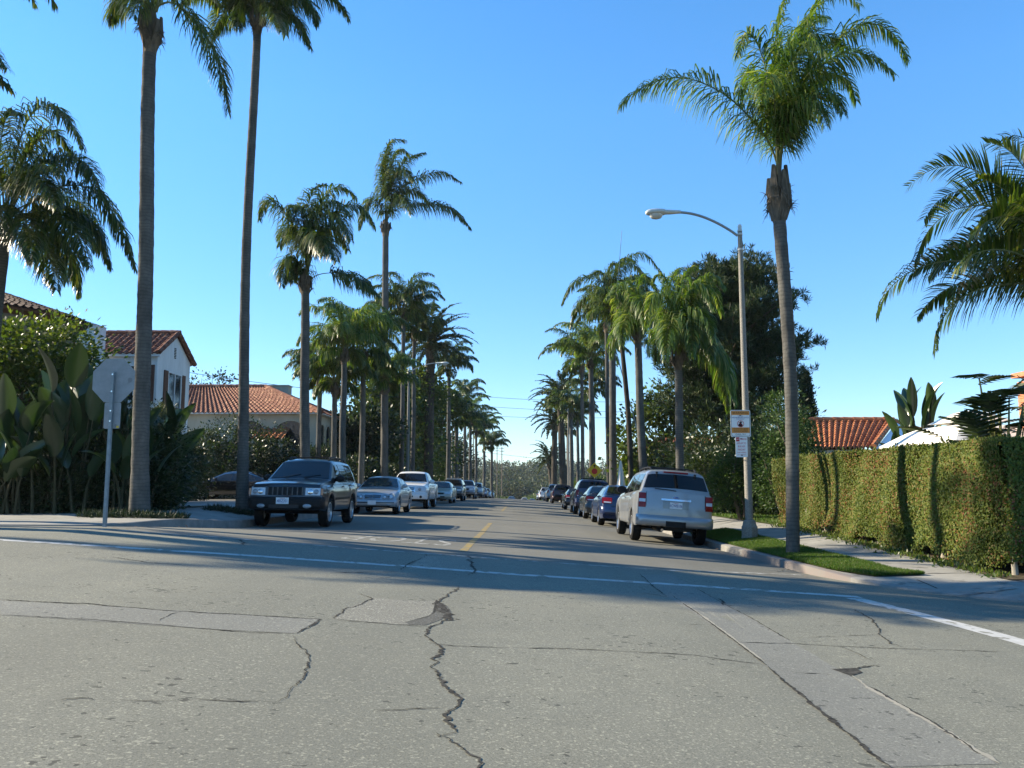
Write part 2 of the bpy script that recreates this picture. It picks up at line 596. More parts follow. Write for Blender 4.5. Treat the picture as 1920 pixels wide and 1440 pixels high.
def sphere_pts(k):
    d = nrng.normal(size=(k, 3))
    return d / np.linalg.norm(d, axis=1, keepdims=True)


def clumps(c, rad, k, shell=.55, low=-1.0):
    """k clump centres in an ellipsoid, drawn towards its outside"""
    d = sphere_pts(k * 3)
    d = d[d[:, 2] > low][:k]
    r = (shell + (1 - shell) * nrng.uniform(0, 1, len(d)) ** .6)[:, None]
    return np.array(c) + d * r * np.array(rad), d


def cloud(blobs, nclump, nleaf, crad, size, asp=.5, shell=.55, low=-1.0, outward=.6, flat=0.0):
    """blobs: [(centre, radii, weight)]; returns leaf quads"""
    out = []
    tot = sum(b[2] for b in blobs)
    for c, rad, w in blobs:
        kc = max(3, int(nclump * w / tot))
        C, d = clumps(c, rad, kc, shell, low)
        for q in range(len(C)):
            k = max(3, int(nleaf * nrng.uniform(.5, 1.4)))
            cr = crad * nrng.uniform(.6, 1.3)
            o = nrng.normal(size=(k, 3)) * cr * np.array([1, 1, .7])
            P = C[q] + o
            D = o / (cr + 1e-6) * .6 + d[q] * outward + nrng.normal(size=(k, 3)) * .55
            out.append(leaves(P, D, size, asp, flat))
    return np.concatenate(out, 0)
# ------------------------------------------------------------------ sky, sun, camera
SUN_AZ, SUN_EL = 12.0, 28.0                          # sun to the left of the street, 12 degrees ahead of square-on
sdir = Vector((-math.cos(R(SUN_AZ)) * math.cos(R(SUN_EL)), math.sin(R(SUN_AZ)) * math.cos(R(SUN_EL)), math.sin(R(SUN_EL))))
world = bpy.data.worlds.new('World')
scene.world = world
world.use_nodes = True
wn = world.node_tree
bg = wn.nodes['Background']
sky = wn.nodes.new('ShaderNodeTexSky')
sky.sky_type = 'NISHITA'
sky.sun_disc = False
sky.sun_elevation = R(SUN_EL)
sky.sun_rotation = math.atan2(sdir.x, sdir.y)
sky.altitude = 30
sky.air_density = .9
sky.dust_density = .0
sky.ozone_density = 3.4
hs = wn.nodes.new('ShaderNodeHueSaturation')
hs.inputs['Saturation'].default_value = 1.25
hs.inputs['Hue'].default_value = .503
hs.inputs['Value'].default_value = 1.0
wn.links.new(sky.outputs[0], hs.inputs['Color'])
gm = wn.nodes.new('ShaderNodeGamma')
gm.inputs[1].default_value = SKYG
wn.links.new(hs.outputs[0], gm.inputs[0])
tcw = wn.nodes.new('ShaderNodeTexCoord')            # the air is clear: the low sky stays blue
sx = wn.nodes.new('ShaderNodeSeparateXYZ')
wn.links.new(tcw.outputs['Generated'], sx.inputs[0])
low = wn.nodes.new('ShaderNodeValToRGB')
low.color_ramp.elements[0].position = .0
low.color_ramp.elements[0].color = (.56, .65, .74, 1)
low.color_ramp.elements[1].position = .42
low.color_ramp.elements[1].color = (1, 1, 1, 1)
wn.links.new(sx.outputs[2], low.inputs[0])
mw = wn.nodes.new('ShaderNodeMix')
mw.data_type = 'RGBA'
mw.blend_type = 'MULTIPLY'
mw.inputs[0].default_value = 1
wn.links.new(gm.outputs[0], mw.inputs[6])
wn.links.new(low.outputs[0], mw.inputs[7])
wn.links.new(mw.outputs[2], bg.inputs[0])
bg.inputs[1].default_value = SKYS
sun = bpy.data.lights.new('sun', 'SUN')
sun.energy = 5.0
sun.angle = R(.53)
sun.color = (1.0, .87, .66)
so = link(bpy.data.objects.new('sun', sun))
so.rotation_euler = (-sdir).to_track_quat('-Z', 'Y').to_euler()
so.location = (-60, 10, 60)

cam = bpy.data.cameras.new('camera')
cam.sensor_width = 36
cam.lens = 36 * F / 1920
cam.clip_end = 5000
co = link(bpy.data.objects.new('camera', cam))
co.location = (0, 0, CZ)
co.rotation_euler = (math.pi / 2 + PITCH, 0, YAW)
scene.camera = co
scene.view_settings.view_transform = 'Standard'
scene.view_settings.look = 'None'
scene.view_settings.exposure = EXPO
scene.view_settings.gamma = 1
scene.cycles.max_bounces = 6
scene.cycles.transparent_max_bounces = 6
scene.cycles.sample_clamp_indirect = 4

# ------------------------------------------------------------------ ground sheets
ROWS = [-30, -20, -12, -6, -2, 0, 1.5] + [2 + .45 * i for i in range(50)] + [10.9, 12.9, 13.8, 14.4, 17.3]
ROWS += [25 + 2 * i for i in range(58)] + [143, 150, 160, 175, 190, 210, 230, 260, 300]
ROWS = sorted(set(round(r, 3) for r in ROWS))


def sheet(mb, f1, f2, y0, y1, ncol, z, m=0, dz=0.0):
    ys = [y0] + [r for r in ROWS if y0 + .01 < r < y1 - .01] + [y1]
    vs, fs = [], []
    for y in ys:
        a, b = f1(y), f2(y)
        for i in range(ncol + 1):
            x = a + (b - a) * i / ncol
            vs.append((x, y, z(x, y) + dz))
    for j in range(len(ys) - 1):
        for i in range(ncol):
            k = j * (ncol + 1) + i
            fs.append((k, k + 1, k + ncol + 2, k + ncol + 1))
    mb.add(vs, fs, m)


C_ = lambda v: (lambda y: v)
mb = MB()
sheet(mb, C_(XL), C_(XR), -30, 12.9, 30, road, 0)
sheet(mb, C_(XL), C_(XR), 12.9, 300, 30, road, 1)
sheet(mb, C_(-60), C_(XL), -30, 13.8, 12, road, 0)
sheet(mb, kl, C_(XL), 13.8, 17.3, 6, road, 1)
sheet(mb, C_(XR), C_(60), -30, 10.9, 20, road, 0)
sheet(mb, C_(XR), kr, 10.9, 14.4, 6, road, 0)
road_o = tag(mb.build('road', [M['road'], M['asphalt']], smooth=60), kind='structure')


def zhill(x, y):
    b = along(y) if y <= 300 else along(300)
    b += 11 * sm(330, 700, y) + 4 * sm(700, 1500, y)
    return b - .75 + .0 * x


def wide(xs, ys):
    vs = [(x, y, zhill(x, y) - (3.0 if abs(x) < 8 and y < 20 else 0) * 0) for y in ys for x in xs]
    n = len(xs)
    fs = [(j * n + i, j * n + i + 1, (j + 1) * n + i + 1, (j + 1) * n + i) for j in range(len(ys) - 1) for i in range(n - 1)]
    return vs, fs


mb = MB()
mb.add(*wide([-420, -300, -150, -80, -30, 0, 30, 80, 150, 300, 420], [-120, -60, -20, 0, 10, 20, 40, 60, 75, 100, 120, 140, 200, 260, 300, 340, 400, 450, 500, 560, 620, 680, 740, 800, 900]))
tag(mb.build('ground', M['yard'], smooth=60), kind='structure')

# block surfaces
mb = MB()
sheet(mb, lambda y: (8.15 - math.sqrt(max(0, 3.35 ** 2 - (14.4 - y) ** 2)) if y < 14.4 else XR + .15), C_(9.5), 11.05, 300, 14, gz)
sheet(mb, C_(9.5), C_(60), 11.05, 300, 4, gz)
sheet(mb, C_(-9.9), lambda y: (-10.25 + math.sqrt(max(0, 3.35 ** 2 - (17.3 - y) ** 2)) if y < 17.3 else XL - .15), 13.95, 300, 10, gz)
sheet(mb, C_(-60), C_(-9.9), 13.95, 300, 4, gz)
walk_o = tag(mb.build('sidewalk', M['walk'], smooth=40), kind='structure')
mb = MB()                                             # scored joints across the walks
for y in [11.6 + 1.5 * i for i in range(24)]:
    for (a, b) in ((5.85, 7.05),):
        mb.add([(a, y, gz(a, y) + .004), (b, y, gz(b, y) + .004), (b, y + .022, gz(b, y + .022) + .004), (a, y + .022, gz(a, y + .022) + .004)], [(0, 1, 2, 3)])
    if y > 17.4:
        a, b = -9.5, -8.9
        mb.add([(a, y, gz(a, y) + .004), (b, y, gz(b, y) + .004), (b, y + .022, gz(b, y + .022) + .004), (a, y + .022, gz(a, y + .022) + .004)], [(0, 1, 2, 3)])
for x in [5.85, 7.05, 8.6, 10.1, 11.6]:
    for k in range(5):
        y0, y1 = 11.15 + .3 * k, 11.45 + .3 * k
        if kr(y0) + .2 < x:
            mb.add([(x, y0, gz(x, y0) + .004), (x + .022, y0, gz(x + .022, y0) + .004), (x + .022, y1, gz(x + .022, y1) + .004), (x, y1, gz(x, y1) + .004)], [(0, 1, 2, 3)])
mb.build('joint', M['crack'], walk_o)


def kerb_strip(mb, pts, nrm):
    """pts along the kerb face, nrm points into the block"""
    vs, fs = [], []
    for p, n in zip(pts, nrm):
        x, y = p
        xi, yi = x + n[0] * .13, y + n[1] * .13
        zt = gz(x + n[0] * .02, y + n[1] * .02)
        zr = road(x, y)
        vs += [(x, y, zr - .05), (x + n[0] * .012, y + n[1] * .012, zt + .004), (x + n[0] * .03, y + n[1] * .03, zt + .012), (xi, yi, gz(xi, yi) + .012), (xi + n[0] * .002, yi + n[1] * .002, gz(xi, yi) - .06)]
    for i in range(len(pts) - 1):
        for k in range(4):
            fs.append((i * 5 + k, (i + 1) * 5 + k, (i + 1) * 5 + k + 1, i * 5 + k + 1))
    mb.add(vs, fs)


def arc(cx, cy, a0, a1, n, r=3.5):
    P, Q = [], []
    for i in range(n + 1):
        a = R(a0 + (a1 - a0) * i / n)
        P.append((cx + r * math.cos(a), cy + r * math.sin(a)))
        Q.append((-math.cos(a), -math.sin(a)))
    return P, Q


kmb, kred = MB(), MB()
P, Q = arc(8.15, 14.4, 270, 205, 16)
kerb_strip(kmb, [(40, 10.9)] + P, [(0, 1)] + Q)
P, Q = arc(8.15, 14.4, 205, 180, 6)
kerb_strip(kred, P + [(XR, y) for y in (15.2, 16, 17, 18)], Q + [(1, 0)] * 4)
kerb_strip(kmb, [(XR, y) for y in ROWS if y >= 17.9 and y > 18 or abs(y - 18) < .01] if False else [(XR, 18)] + [(XR, y) for y in ROWS if y > 18.1], [(1, 0)] * (1 + len([y for y in ROWS if y > 18.1])))
P, Q = arc(-10.25, 17.3, 270, 360, 20)
kerb_strip(kmb, [(-40, 13.8)] + P + [(XL, y) for y in ROWS if y > 17.5], [(0, 1)] + Q + [(-1, 0)] * len([y for y in ROWS if y > 17.5]))
kerb_o = kmb.build('kerb', M['kerb'], smooth=50)
fix_normals(kerb_o)
tag(kerb_o, kind='structure')
fix_normals(kred.build('painted_kerb', M['kerb_red'], kerb_o, smooth=50))

# lawns and beds lying on the block sheet
lmb = MB()
sheet(lmb, lambda y: kr(y) + .16 + .25 * sm(13.6, 12.9, y), lambda y: 5.82 + .3 * sm(13.6, 12.9, y), 12.95, 24.3, 5, gz, 0, .018)
sheet(lmb, C_(XR + .16), C_(5.82), 27.4, 300, 3, gz, 0, .018)
sheet(lmb, C_(7.08), C_(40), 23.4, 300, 6, gz, 0, .018)
sheet(lmb, C_(-8.9), C_(XL - .16), 34, 300, 4, gz, 0, .018)
tag(lmb.build('lawn', M['lawn'], smooth=60), kind='structure')
bmb = MB()
sheet(bmb, C_(6.98), C_(40), 12.2, 23.4, 6, gz, 0, .014)
sheet(bmb, C_(-60), lambda y: -12.3 + 2.5 * sm(19.4, 25.5, y), 19.2, 27.2, 8, gz, 0, .02)
sheet(bmb, C_(-60), C_(-9.5), 46, 300, 8, gz, 0, .02)
tag(bmb.build('garden_bed', M['soil'], smooth=60), kind='structure')


# ------------------------------------------------------------------ cracks, patches and paint on the road
def ribbon(mb, pts, w, h=.004, jit=0.0, step=.12, taper=True):
    P = [Vector((p[0], p[1], 0)) for p in pts]
    Q = [P[0]]
    for a, b in zip(P[:-1], P[1:]):
        n = max(1, int((b - a).length / step))
        Q += [a.lerp(b, (i + 1) / n) for i in range(n)]
    vs, fs = [], []
    tot = len(Q) - 1
    for i, p in enumerate(Q):
        t = (Q[min(i + 1, tot)] - Q[max(0, i - 1)]).normalized()
        s = Vector((-t.y, t.x, 0))
        ww = w * (1 + rnd.uniform(-1, 1) * .75 * bool(jit))
        if taper and jit:
            ww *= min(1, .25 + min(i, tot - i) * .3)
        c = p + s * rnd.uniform(-jit, jit)
        for k in (-.5, .5):
            q = c + s * ww * k
            vs.append((q.x, q.y, road(q.x, q.y) + h))
    for i in range(tot):
        fs.append((2 * i, 2 * i + 1, 2 * i + 3, 2 * i + 2))
    mb.add(vs, fs)


def px_path(pp):
    return [ong(*p) for p in pp]


def crack(pp, w, jit, name='crack', mat='crack', h=.0035):
    """a broken line: jagged middle, ragged edges, chips knocked out beside it"""
    P = [Vector((p.x, p.y, 0)) for p in px_path(pp)]
    Q = P
    for lev in range(5):
        R_ = [Q[0]]
        for a, b in zip(Q[:-1], Q[1:]):
            l_ = (b - a).length
            if l_ > .035:
                s = Vector((-(b - a).y, (b - a).x, 0)).normalized()
                R_.append(a.lerp(b, rnd.uniform(.4, .6)) + s * rnd.gauss(0, min(jit * .55, l_ * .16)))
            R_.append(b)
        Q = R_
    mb = MB()
    vs, fs = [], []
    n = len(Q) - 1
    slow = 1.0
    for i, p in enumerate(Q):
        t = (Q[min(i + 1, n)] - Q[max(0, i - 1)])
        t = t.normalized() if t.length > 1e-6 else Vector((0, 1, 0))
        s = Vector((-t.y, t.x, 0))
        slow += (rnd.choice((.12, .3, .7, 1.2, 2.6)) - slow) * .28
        e = min(1, .15 + min(i, n - i) * .12)
        for k in (-.5, .5):
            q = p + s * k * w * slow * e * rnd.uniform(.6, 1.4)
            vs.append((q.x, q.y, road(q.x, q.y) + h))
    for i in range(n):
        fs.append((2 * i, 2 * i + 1, 2 * i + 3, 2 * i + 2))
    mb.add(vs, fs)
    if jit >= .01:
        for i in range(2, n, 3):
            if rnd.random() < .3:
                c = Q[i] + Vector((rnd.gauss(0, w * 1.3), rnd.gauss(0, w * 1.3), 0))
                r = w * rnd.uniform(.2, .55)
                a0 = rnd.uniform(0, 6)
                pts = [(c.x + math.cos(a0 + a) * r * rnd.uniform(.6, 1.5), c.y + math.sin(a0 + a) * r * rnd.uniform(.5, 1)) for a in (0, 1.2, 2.5, 3.7, 5)]
                mb.add([(x, y, road(x, y) + h - .001) for x, y in pts], [(0, 1, 2, 3, 4)])
    return mb.build(name, M[mat], road_o)


def poly_patch(pp, mat, h, name='patch'):
    w = px_path(pp)
    c = sum(w, Vector()) / len(w)
    dense = []
    for a, b in zip(w, w[1:] + w[:1]):
        n = max(1, int((b - a).length / .18))
        dense += [a.lerp(b, i / n) + Vector((rnd.uniform(-1, 1), rnd.uniform(-1, 1), 0)) * .008 for i in range(n)]
    mb = MB()
    rings = [0, .25, .5, .75]
    n = len(dense)
    vs = []
    for r in rings:
        for p in dense:
            q = p.lerp(c, r)
            vs.append((q.x, q.y, road(q.x, q.y) + h))
    vs.append((c.x, c.y, road(c.x, c.y) + h))
    fs = []
    for k in range(len(rings) - 1):
        for i in range(n):
            j = (i + 1) % n
            fs.append((k * n + i, k * n + j, (k + 1) * n + j, (k + 1) * n + i))
    b = (len(rings) - 1) * n
    for i in range(n):
        fs.append((b + i, b + (i + 1) % n, len(vs) - 1))
    mb.add(vs, fs)
    return mb.build(name, M[mat], road_o)


# utility trench patches
poly_patch([(0, 1126), (320, 1144), (602, 1161), (556, 1188), (380, 1179), (0, 1153)], 'patch', .0015)
poly_patch([(628, 1161), (645, 1143), (700, 1122), (770, 1127), (822, 1128), (848, 1152), (800, 1173), (720, 1170)], 'rough', .0018)
poly_patch([(1200, 1078), (1247, 1117), (1375, 1200), (1440, 1250), (1500, 1302), (1590, 1375), (1665, 1440), (1872, 1432), (1780, 1376), (1625, 1287), (1480, 1201), (1375, 1142), (1300, 1101), (1262, 1078)], 'patch', .0015)
poly_patch([(795, 1042), (880, 1044), (890, 1072), (765, 1066)], 'rough', .0012)
poly_patch([(770, 1172), (800, 1173), (828, 1162), (846, 1150), (838, 1136), (816, 1128), (822, 1142), (800, 1158), (760, 1168)], 'dark_tar', .0022)
poly_patch([(1562, 1256), (1604, 1253), (1618, 1262), (1596, 1268)], 'crack', .003)
# cracks
main = [(860, 1100), (832, 1122), (812, 1134), (846, 1152), (838, 1164), (800, 1180), (796, 1192), (812, 1204), (825, 1212), (828, 1228), (812, 1238), (806, 1252), (822, 1262), (832, 1280), (838, 1294), (866, 1312), (858, 1326), (842, 1338), (834, 1352), (850, 1362), (856, 1374), (824, 1380), (818, 1376)]
crack(main, .020, .022)
crack([(824, 1380), (845, 1388), (868, 1404), (888, 1420), (900, 1436), (930, 1460)], .02, .015)
crack([(838, 1164), (842, 1152), (828, 1136), (818, 1126)], .055, .02)
crack([(700, 1333), (745, 1333), (800, 1330), (840, 1328)], .012, .008)
crack([(800, 1205), (850, 1212), (910, 1214), (970, 1216)], .014, .006)
crack([(0, 1125), (180, 1134), (320, 1146), (400, 1151), (520, 1157), (602, 1162), (625, 1160)], .020, .010)
crack([(0, 1153), (180, 1163), (360, 1178), (470, 1187), (556, 1188)], .013, .007)
crack([(602, 1162), (580, 1176), (556, 1188)], .022, .006)
crack([(625, 1160), (645, 1143), (672, 1136), (697, 1123), (672, 1113)], .018, .012)
crack([(628, 1164), (715, 1169), (800, 1176)], .013, .01)
crack([(550, 1192), (556, 1206), (572, 1218), (580, 1232), (574, 1262), (564, 1276), (545, 1292), (540, 1305), (522, 1318)], .010, .014)
crack([(522, 1318), (420, 1316), (360, 1312)], .009, .008)
crack([(115, 1313), (150, 1310), (175, 1314)], .022, .02)
crack([(215, 1314), (260, 1316), (350, 1314)], .008, .006)
crack([(755, 1070), (765, 1058), (790, 1048), (800, 1038)], .02, .02)
crack([(880, 1042), (884, 1058), (890, 1072), (878, 1078)], .03, .03)
crack([(620, 1075), (690, 1073), (755, 1072)], .018, .012)
crack([(205, 1044), (270, 1054), (340, 1060)], .015, .02)
crack([(290, 1168), (320, 1152), (345, 1146)], .006, .01)
crack([(1440, 1250), (1465, 1274), (1500, 1302), (1545, 1340), (1590, 1375), (1640, 1418), (1670, 1442)], .022, .006)
crack([(1200, 1076), (1225, 1100), (1250, 1118)], .014, .008)
crack([(1262, 1118), (1310, 1152), (1375, 1200), (1440, 1250)], .013, .004)
crack([(1270, 1124), (1318, 1156), (1383, 1203), (1434, 1241)], .02, .003, 'seam', 'seam', .0028)
crack([(1300, 1101), (1375, 1142), (1430, 1172), (1480, 1201)], .011, .006)
crack([(1575, 1252), (1625, 1288), (1700, 1330), (1780, 1376), (1875, 1433)], .034, .004, 'seam', 'seam', .0028)
crack([(1620, 1283), (1700, 1327), (1775, 1371), (1800, 1388), (1840, 1416)], .014, .008)
crack([(1380, 1205), (1430, 1206), (1490, 1207), (1550, 1211), (1640, 1215), (1740, 1218), (1880, 1223)], .010, .006)
crack([(1485, 1262), (1530, 1264), (1560, 1266)], .012, .008)
crack([(1570, 1258), (1610, 1254), (1648, 1247)], .014, .008)
crack([(1575, 1212), (1620, 1232), (1648, 1246)], .006, .005)
crack([(960, 1215), (1060, 1217), (1240, 1225), (1300, 1229), (1345, 1236), (1440, 1248)], .009, .008)
crack([(1600, 1142), (1635, 1162), (1650, 1180), (1648, 1190), (1668, 1206), (1695, 1215)], .012, .014)
crack([(1490, 1197), (1560, 1194), (1650, 1191)], .007, .01)
crack([(1290, 1172), (1320, 1172)], .012, .01)
crack([(1198, 1112), (1225, 1115), (1250, 1120)], .018, .012)
crack([(1344, 1122), (1356, 1128), (1356, 1136)], .025, .012)
crack([(450, 1012), (458, 1018), (452, 1022)], .03, .02)

# painted lines
def line(name, pts, w, mat, h=.0025, jit=0.0):
    mb = MB()
    ribbon(mb, pts, w, h, 0, .3, False)
    return mb.build(name, M[mat], road_o)


line('crosswalk_line', [(-8.2, 10.25), (-5.8, 10.42), (-3.6, 10.55), (-1.47, 10.56), (-.13, 10.48), (2.0, 10.6), (4.2, 10.6)], .21, 'white_line', jit=.004)
line('crosswalk_line', [(-8.3, 13.1), (-6.5, 13.2), (-4.6, 13.2), (-2.6, 12.85), (-.16, 12.7), (2.16, 12.75), (3.3, 13.2), (4.45, 13.62)], .15, 'worn_white', jit=.006)
line('crosswalk_line', [(4.05, 10.4), (4.18, 9.62), (4.4, 7.55), (4.55, 5.5)], .26, 'white_line', jit=.004)
line('crosswalk_line', [(7.3, 10.2), (7.5, 7.5), (7.6, 4)], .2, 'worn_white', jit=.004)
line('centre_line', [(-.98, 13.8), (-1.0, 18), (-1.02, 26.5)], .13, 'yellow_line', jit=.004)
line('centre_line', [(-1.0, 40), (-1.0, 52)], .13, 'yellow_line', jit=.004)


def text_mesh(body, size, ext=0.0, shear=0.0, spacing=1.0):
    cu = bpy.data.curves.new('lettering', 'FONT')
    cu.body = body
    cu.size = size
    cu.align_x = 'CENTER'
    cu.align_y = 'CENTER'
    cu.extrude = ext
    cu.shear = shear
    cu.space_character = spacing
    cu.resolution_u = 3
    o = bpy.data.objects.new('lettering', cu)
    COL.objects.link(o)
    dg = bpy.context.evaluated_depsgraph_get()
    me = bpy.data.meshes.new_from_object(o.evaluated_get(dg))
    bpy.data.objects.remove(o)
    return me


def text(body, size, mat, parent, mtx, name='lettering', ext=.0008, sx=1.0, shear=0.0, spacing=1.0):
    me = text_mesh(body, size, ext, shear, spacing)
    me.transform(Matrix.Diagonal((sx, 1, 1, 1)))
    me.transform(mtx)
    me.materials.clear()
    me.materials.append(M[mat])
    o = link(bpy.data.objects.new(name, me))
    o.parent = parent
    return o


me = text_mesh('STOP', 1.0)
me.transform(Matrix.Diagonal((.86, 2.9, 1, 1)))
bm = bmesh.new()
bm.from_mesh(me)
bmesh.ops.subdivide_edges(bm, edges=bm.edges, cuts=1)
for v in bm.verts:
    x, y = -v.co.x - 2.3, -v.co.y + 16.0
    v.co = (x, y, road(x, y) + .0025)
bm.to_mesh(me)
bm.free()
me.materials.clear()
me.materials.append(M['worn_white'])
st = link(bpy.data.objects.new('road_lettering', me))
st.parent = road_o

# small stones and leaf litter in the gutter and the crack
lit = []
for _ in range(260):
    y = rnd.uniform(13, 40)
    s = rnd.choice((XL + .15, XR - .12))
    x = s + rnd.gauss(0, .12)
    if XL < x < XR:
        lit.append((x, y, road(x, y) + .012))
lit = np.array(lit)
lv = leaves(lit, np.concatenate([nrng.normal(size=(len(lit), 2)), nrng.normal(size=(len(lit), 1)) * .15], 1), .07, .5, .8)
tag(arrays_obj('leaf_litter', lv, 4, M['vine']), kind='stuff')
# ------------------------------------------------------------------ palms
UP = Vector((0, 0, 1))


def frond(lf, rc, base, az, el, length, droop, n=60, ll=.75, lw=.03, ld=.9, start=.2, spread=40, vee=0.0, curl=0.0, pw=1.35, rr=.024, steps=18, path=None, roll=0.0):
    """one feather: arching stalk into rc (tube), leaflets into lf (list of arrays of 4-corner faces)"""
    p = Vector(base)
    pts = [p.copy()]
    if path:                                         # follow a given curve instead
        C = [Vector(q) for q in path]
        C = [C[0] * 2 - C[1]] + C + [C[-1] * 2 - C[-2]]
        D = []
        for i in range(1, len(C) - 2):
            for k in range(8):
                t = k / 8
                D.append(.5 * (2 * C[i] + (C[i + 1] - C[i - 1]) * t + (2 * C[i - 1] - 5 * C[i] + 4 * C[i + 1] - C[i + 2]) * t * t + (3 * C[i] - C[i - 1] - 3 * C[i + 1] + C[i + 2]) * t ** 3))
        D.append(C[-2])
        cum = [0]
        for a_, b_ in zip(D[:-1], D[1:]):
            cum.append(cum[-1] + (b_ - a_).length)
        pts = []
        for i in range(steps + 1):
            w_ = cum[-1] * i / steps
            k = max(0, min(len(D) - 2, next((j for j in range(len(cum)) if cum[j] > w_), len(cum) - 1) - 1))
            pts.append(D[k].lerp(D[k + 1], min(1, (w_ - cum[k]) / max(1e-6, cum[k + 1] - cum[k]))))
    for i in range(0 if path else steps):
        s = (i + .5) / steps
        e = R(el - droop * s ** pw)
        a = R(az + curl * s * s)
        p = p + Vector((math.cos(e) * math.cos(a), math.cos(e) * math.sin(a), math.sin(e))) * (length / steps)
        pts.append(p.copy())
    rc.tube(pts[:-1], [rr * (1.3 if i < 2 else 1) * (1 - .8 * i / steps) for i in range(steps)], 4, cap=False)
    for i in range(n):
        s = start + (1 - start) * (i + rnd.random() * .6) / n
        k = min(steps - 1, int(s * steps))
        q = pts[k].lerp(pts[k + 1], s * steps - k)
        t = (pts[k + 1] - pts[k]).normalized()
        side = t.cross(UP)
        if side.length < .15:
            side = Vector((-math.sin(R(az)), math.cos(R(az)), 0))
        side.normalize()
        if roll:
            side = Matrix.Rotation(R(roll), 3, t) @ side
        nrm = side.cross(t)
        u = (s - start) / (1 - start)
        prof = (.45 + .55 * math.sin(math.pi * min(1, u * .9 + .22))) * (1 - .45 * u ** 3)
        for sg in (-1, 1):
            ph = R(vee + rnd.uniform(-spread, spread))
            fw = .45 + .75 * u + rnd.uniform(-.12, .12)
            d = (t * fw + side * sg * math.cos(ph) + nrm * math.sin(ph)).normalized()
            l_ = ll * prof * rnd.uniform(.85, 1.12)
            d1 = (d - UP * ld * rnd.uniform(.45, .8)).normalized()
            d2 = (d * .6 - UP * ld * rnd.uniform(.9, 1.5)).normalized()
            a0, a1 = q, q + d * l_ * .30
            a2 = a1 + d1 * l_ * .34
            a3 = a2 + d2 * l_ * .36
            w = d.cross(UP)
            w = (w.normalized() if w.length > .1 else side) + nrm * rnd.uniform(-.6, .6)
            w = w.normalized() * lw * .5
            lf.append((a0 - w * .5, a0 + w * .5, a1 + w, a1 - w))
            lf.append((a1 - w, a1 + w, a2 + w * .8, a2 - w * .8))
            lf.append((a2 - w * .8, a2 + w * .8, a3 + w * .12, a3 - w * .12))


def leaflet_obj(lf, parent, mat, name='crown'):
    """leaflets of three joined quads each, so that every leaflet is one island"""
    V = np.array([[tuple(c) for c in f] for f in lf], dtype=np.float32)
    K = len(V) // 3
    V = V.reshape(K, 3, 4, 3)
    co = np.concatenate([V[:, 0, :2], V[:, 0, 2:][:, ::-1], V[:, 1, 2:][:, ::-1], V[:, 2, 2:][:, ::-1]], 1)    # 8 points a leaflet
    idx = np.array([[0, 1, 3, 2], [2, 3, 5, 4], [4, 5, 7, 6]])
    L_ = (np.arange(K)[:, None, None] * 8 + idx[None]).reshape(-1)
    me = bpy.data.meshes.new(name)
    me.vertices.add(K * 8)
    me.vertices.foreach_set('co', co.reshape(-1))
    me.loops.add(len(L_))
    me.loops.foreach_set('vertex_index', L_.astype(np.int32))
    me.polygons.add(K * 3)
    me.polygons.foreach_set('loop_start', np.arange(K * 3, dtype=np.int32) * 4)
    me.update(calc_edges=True)
    me.materials.append(mat)
    o = link(bpy.data.objects.new(name, me))
    o.parent = parent
    return o


def crown_into(root, c, fr, mat='palm', name='crown'):
    lf, rc = [], MB()
    for f in fr:
        f = dict(f)
        if f.get('path'):
            f['path'] = [Vector(q) - root.location for q in f['path']]
        b = Vector(c) + Vector((math.cos(R(f['az'])), math.sin(R(f['az'])), 0)) * .09 + UP * f.pop('dz', 0)
        frond(lf, rc, b, **f)
    o = leaflet_obj(lf, root, M[mat], name)
    st = rc.build('stalk', M['rachis'], root)
    return o


def auto_fronds(n, length, seed, n_leaf=50, lw=.04, ll=.75, elmax=82, elmin=-15, droop=(60, 105), ld=.9, spread=42, vee=0, wind=0.0, pw=1.9, start=.2, rr=.024):
    r = random.Random(seed)
    out = []
    for i in range(n):
        u = (i + .5) / n
        el = elmax + (elmin - elmax) * u ** .9 + r.uniform(-8, 8)
        az = (i * 137.5 + r.uniform(-22, 22)) % 360
        out.append(dict(az=az, el=el, length=length * (.8 + .2 * math.sin(math.pi * min(1, u + .25))) * r.uniform(.88, 1.1), droop=r.uniform(*droop) * (.55 + .45 * (el + 40) / 120), n=n_leaf, ll=ll, lw=lw, ld=ld, spread=spread, vee=vee, curl=r.uniform(-25, 25), dz=.25 * (1 - u), pw=pw * r.uniform(.85, 1.15), start=start, rr=rr))
    return out


def palm_trunk(root, base, top, r0, r1, mat='trunk', bow=0.0, seg=40, n=14, name='trunk', flare=1.35):
    b, t = Vector(base), Vector(top)
    pts, rad = [], []
    sway = Vector((rnd.uniform(-1, 1), rnd.uniform(-1, 1), 0)) * .02
    for i in range(seg + 1):
        u = i / seg
        p = b.lerp(t, u) + Vector((bow * math.sin(math.pi * u), 0, 0)) + sway * math.sin(u * 9)
        pts.append(p)
        rr = r0 + (r1 - r0) * u
        rr *= 1 + (flare - 1) * math.exp(-u * 16) + rnd.uniform(-.035, .035)
        rad.append(rr)
    mb = MB()
    mb.tube(pts, rad, n)
    return mb.build(name, M[mat], root, smooth=70)


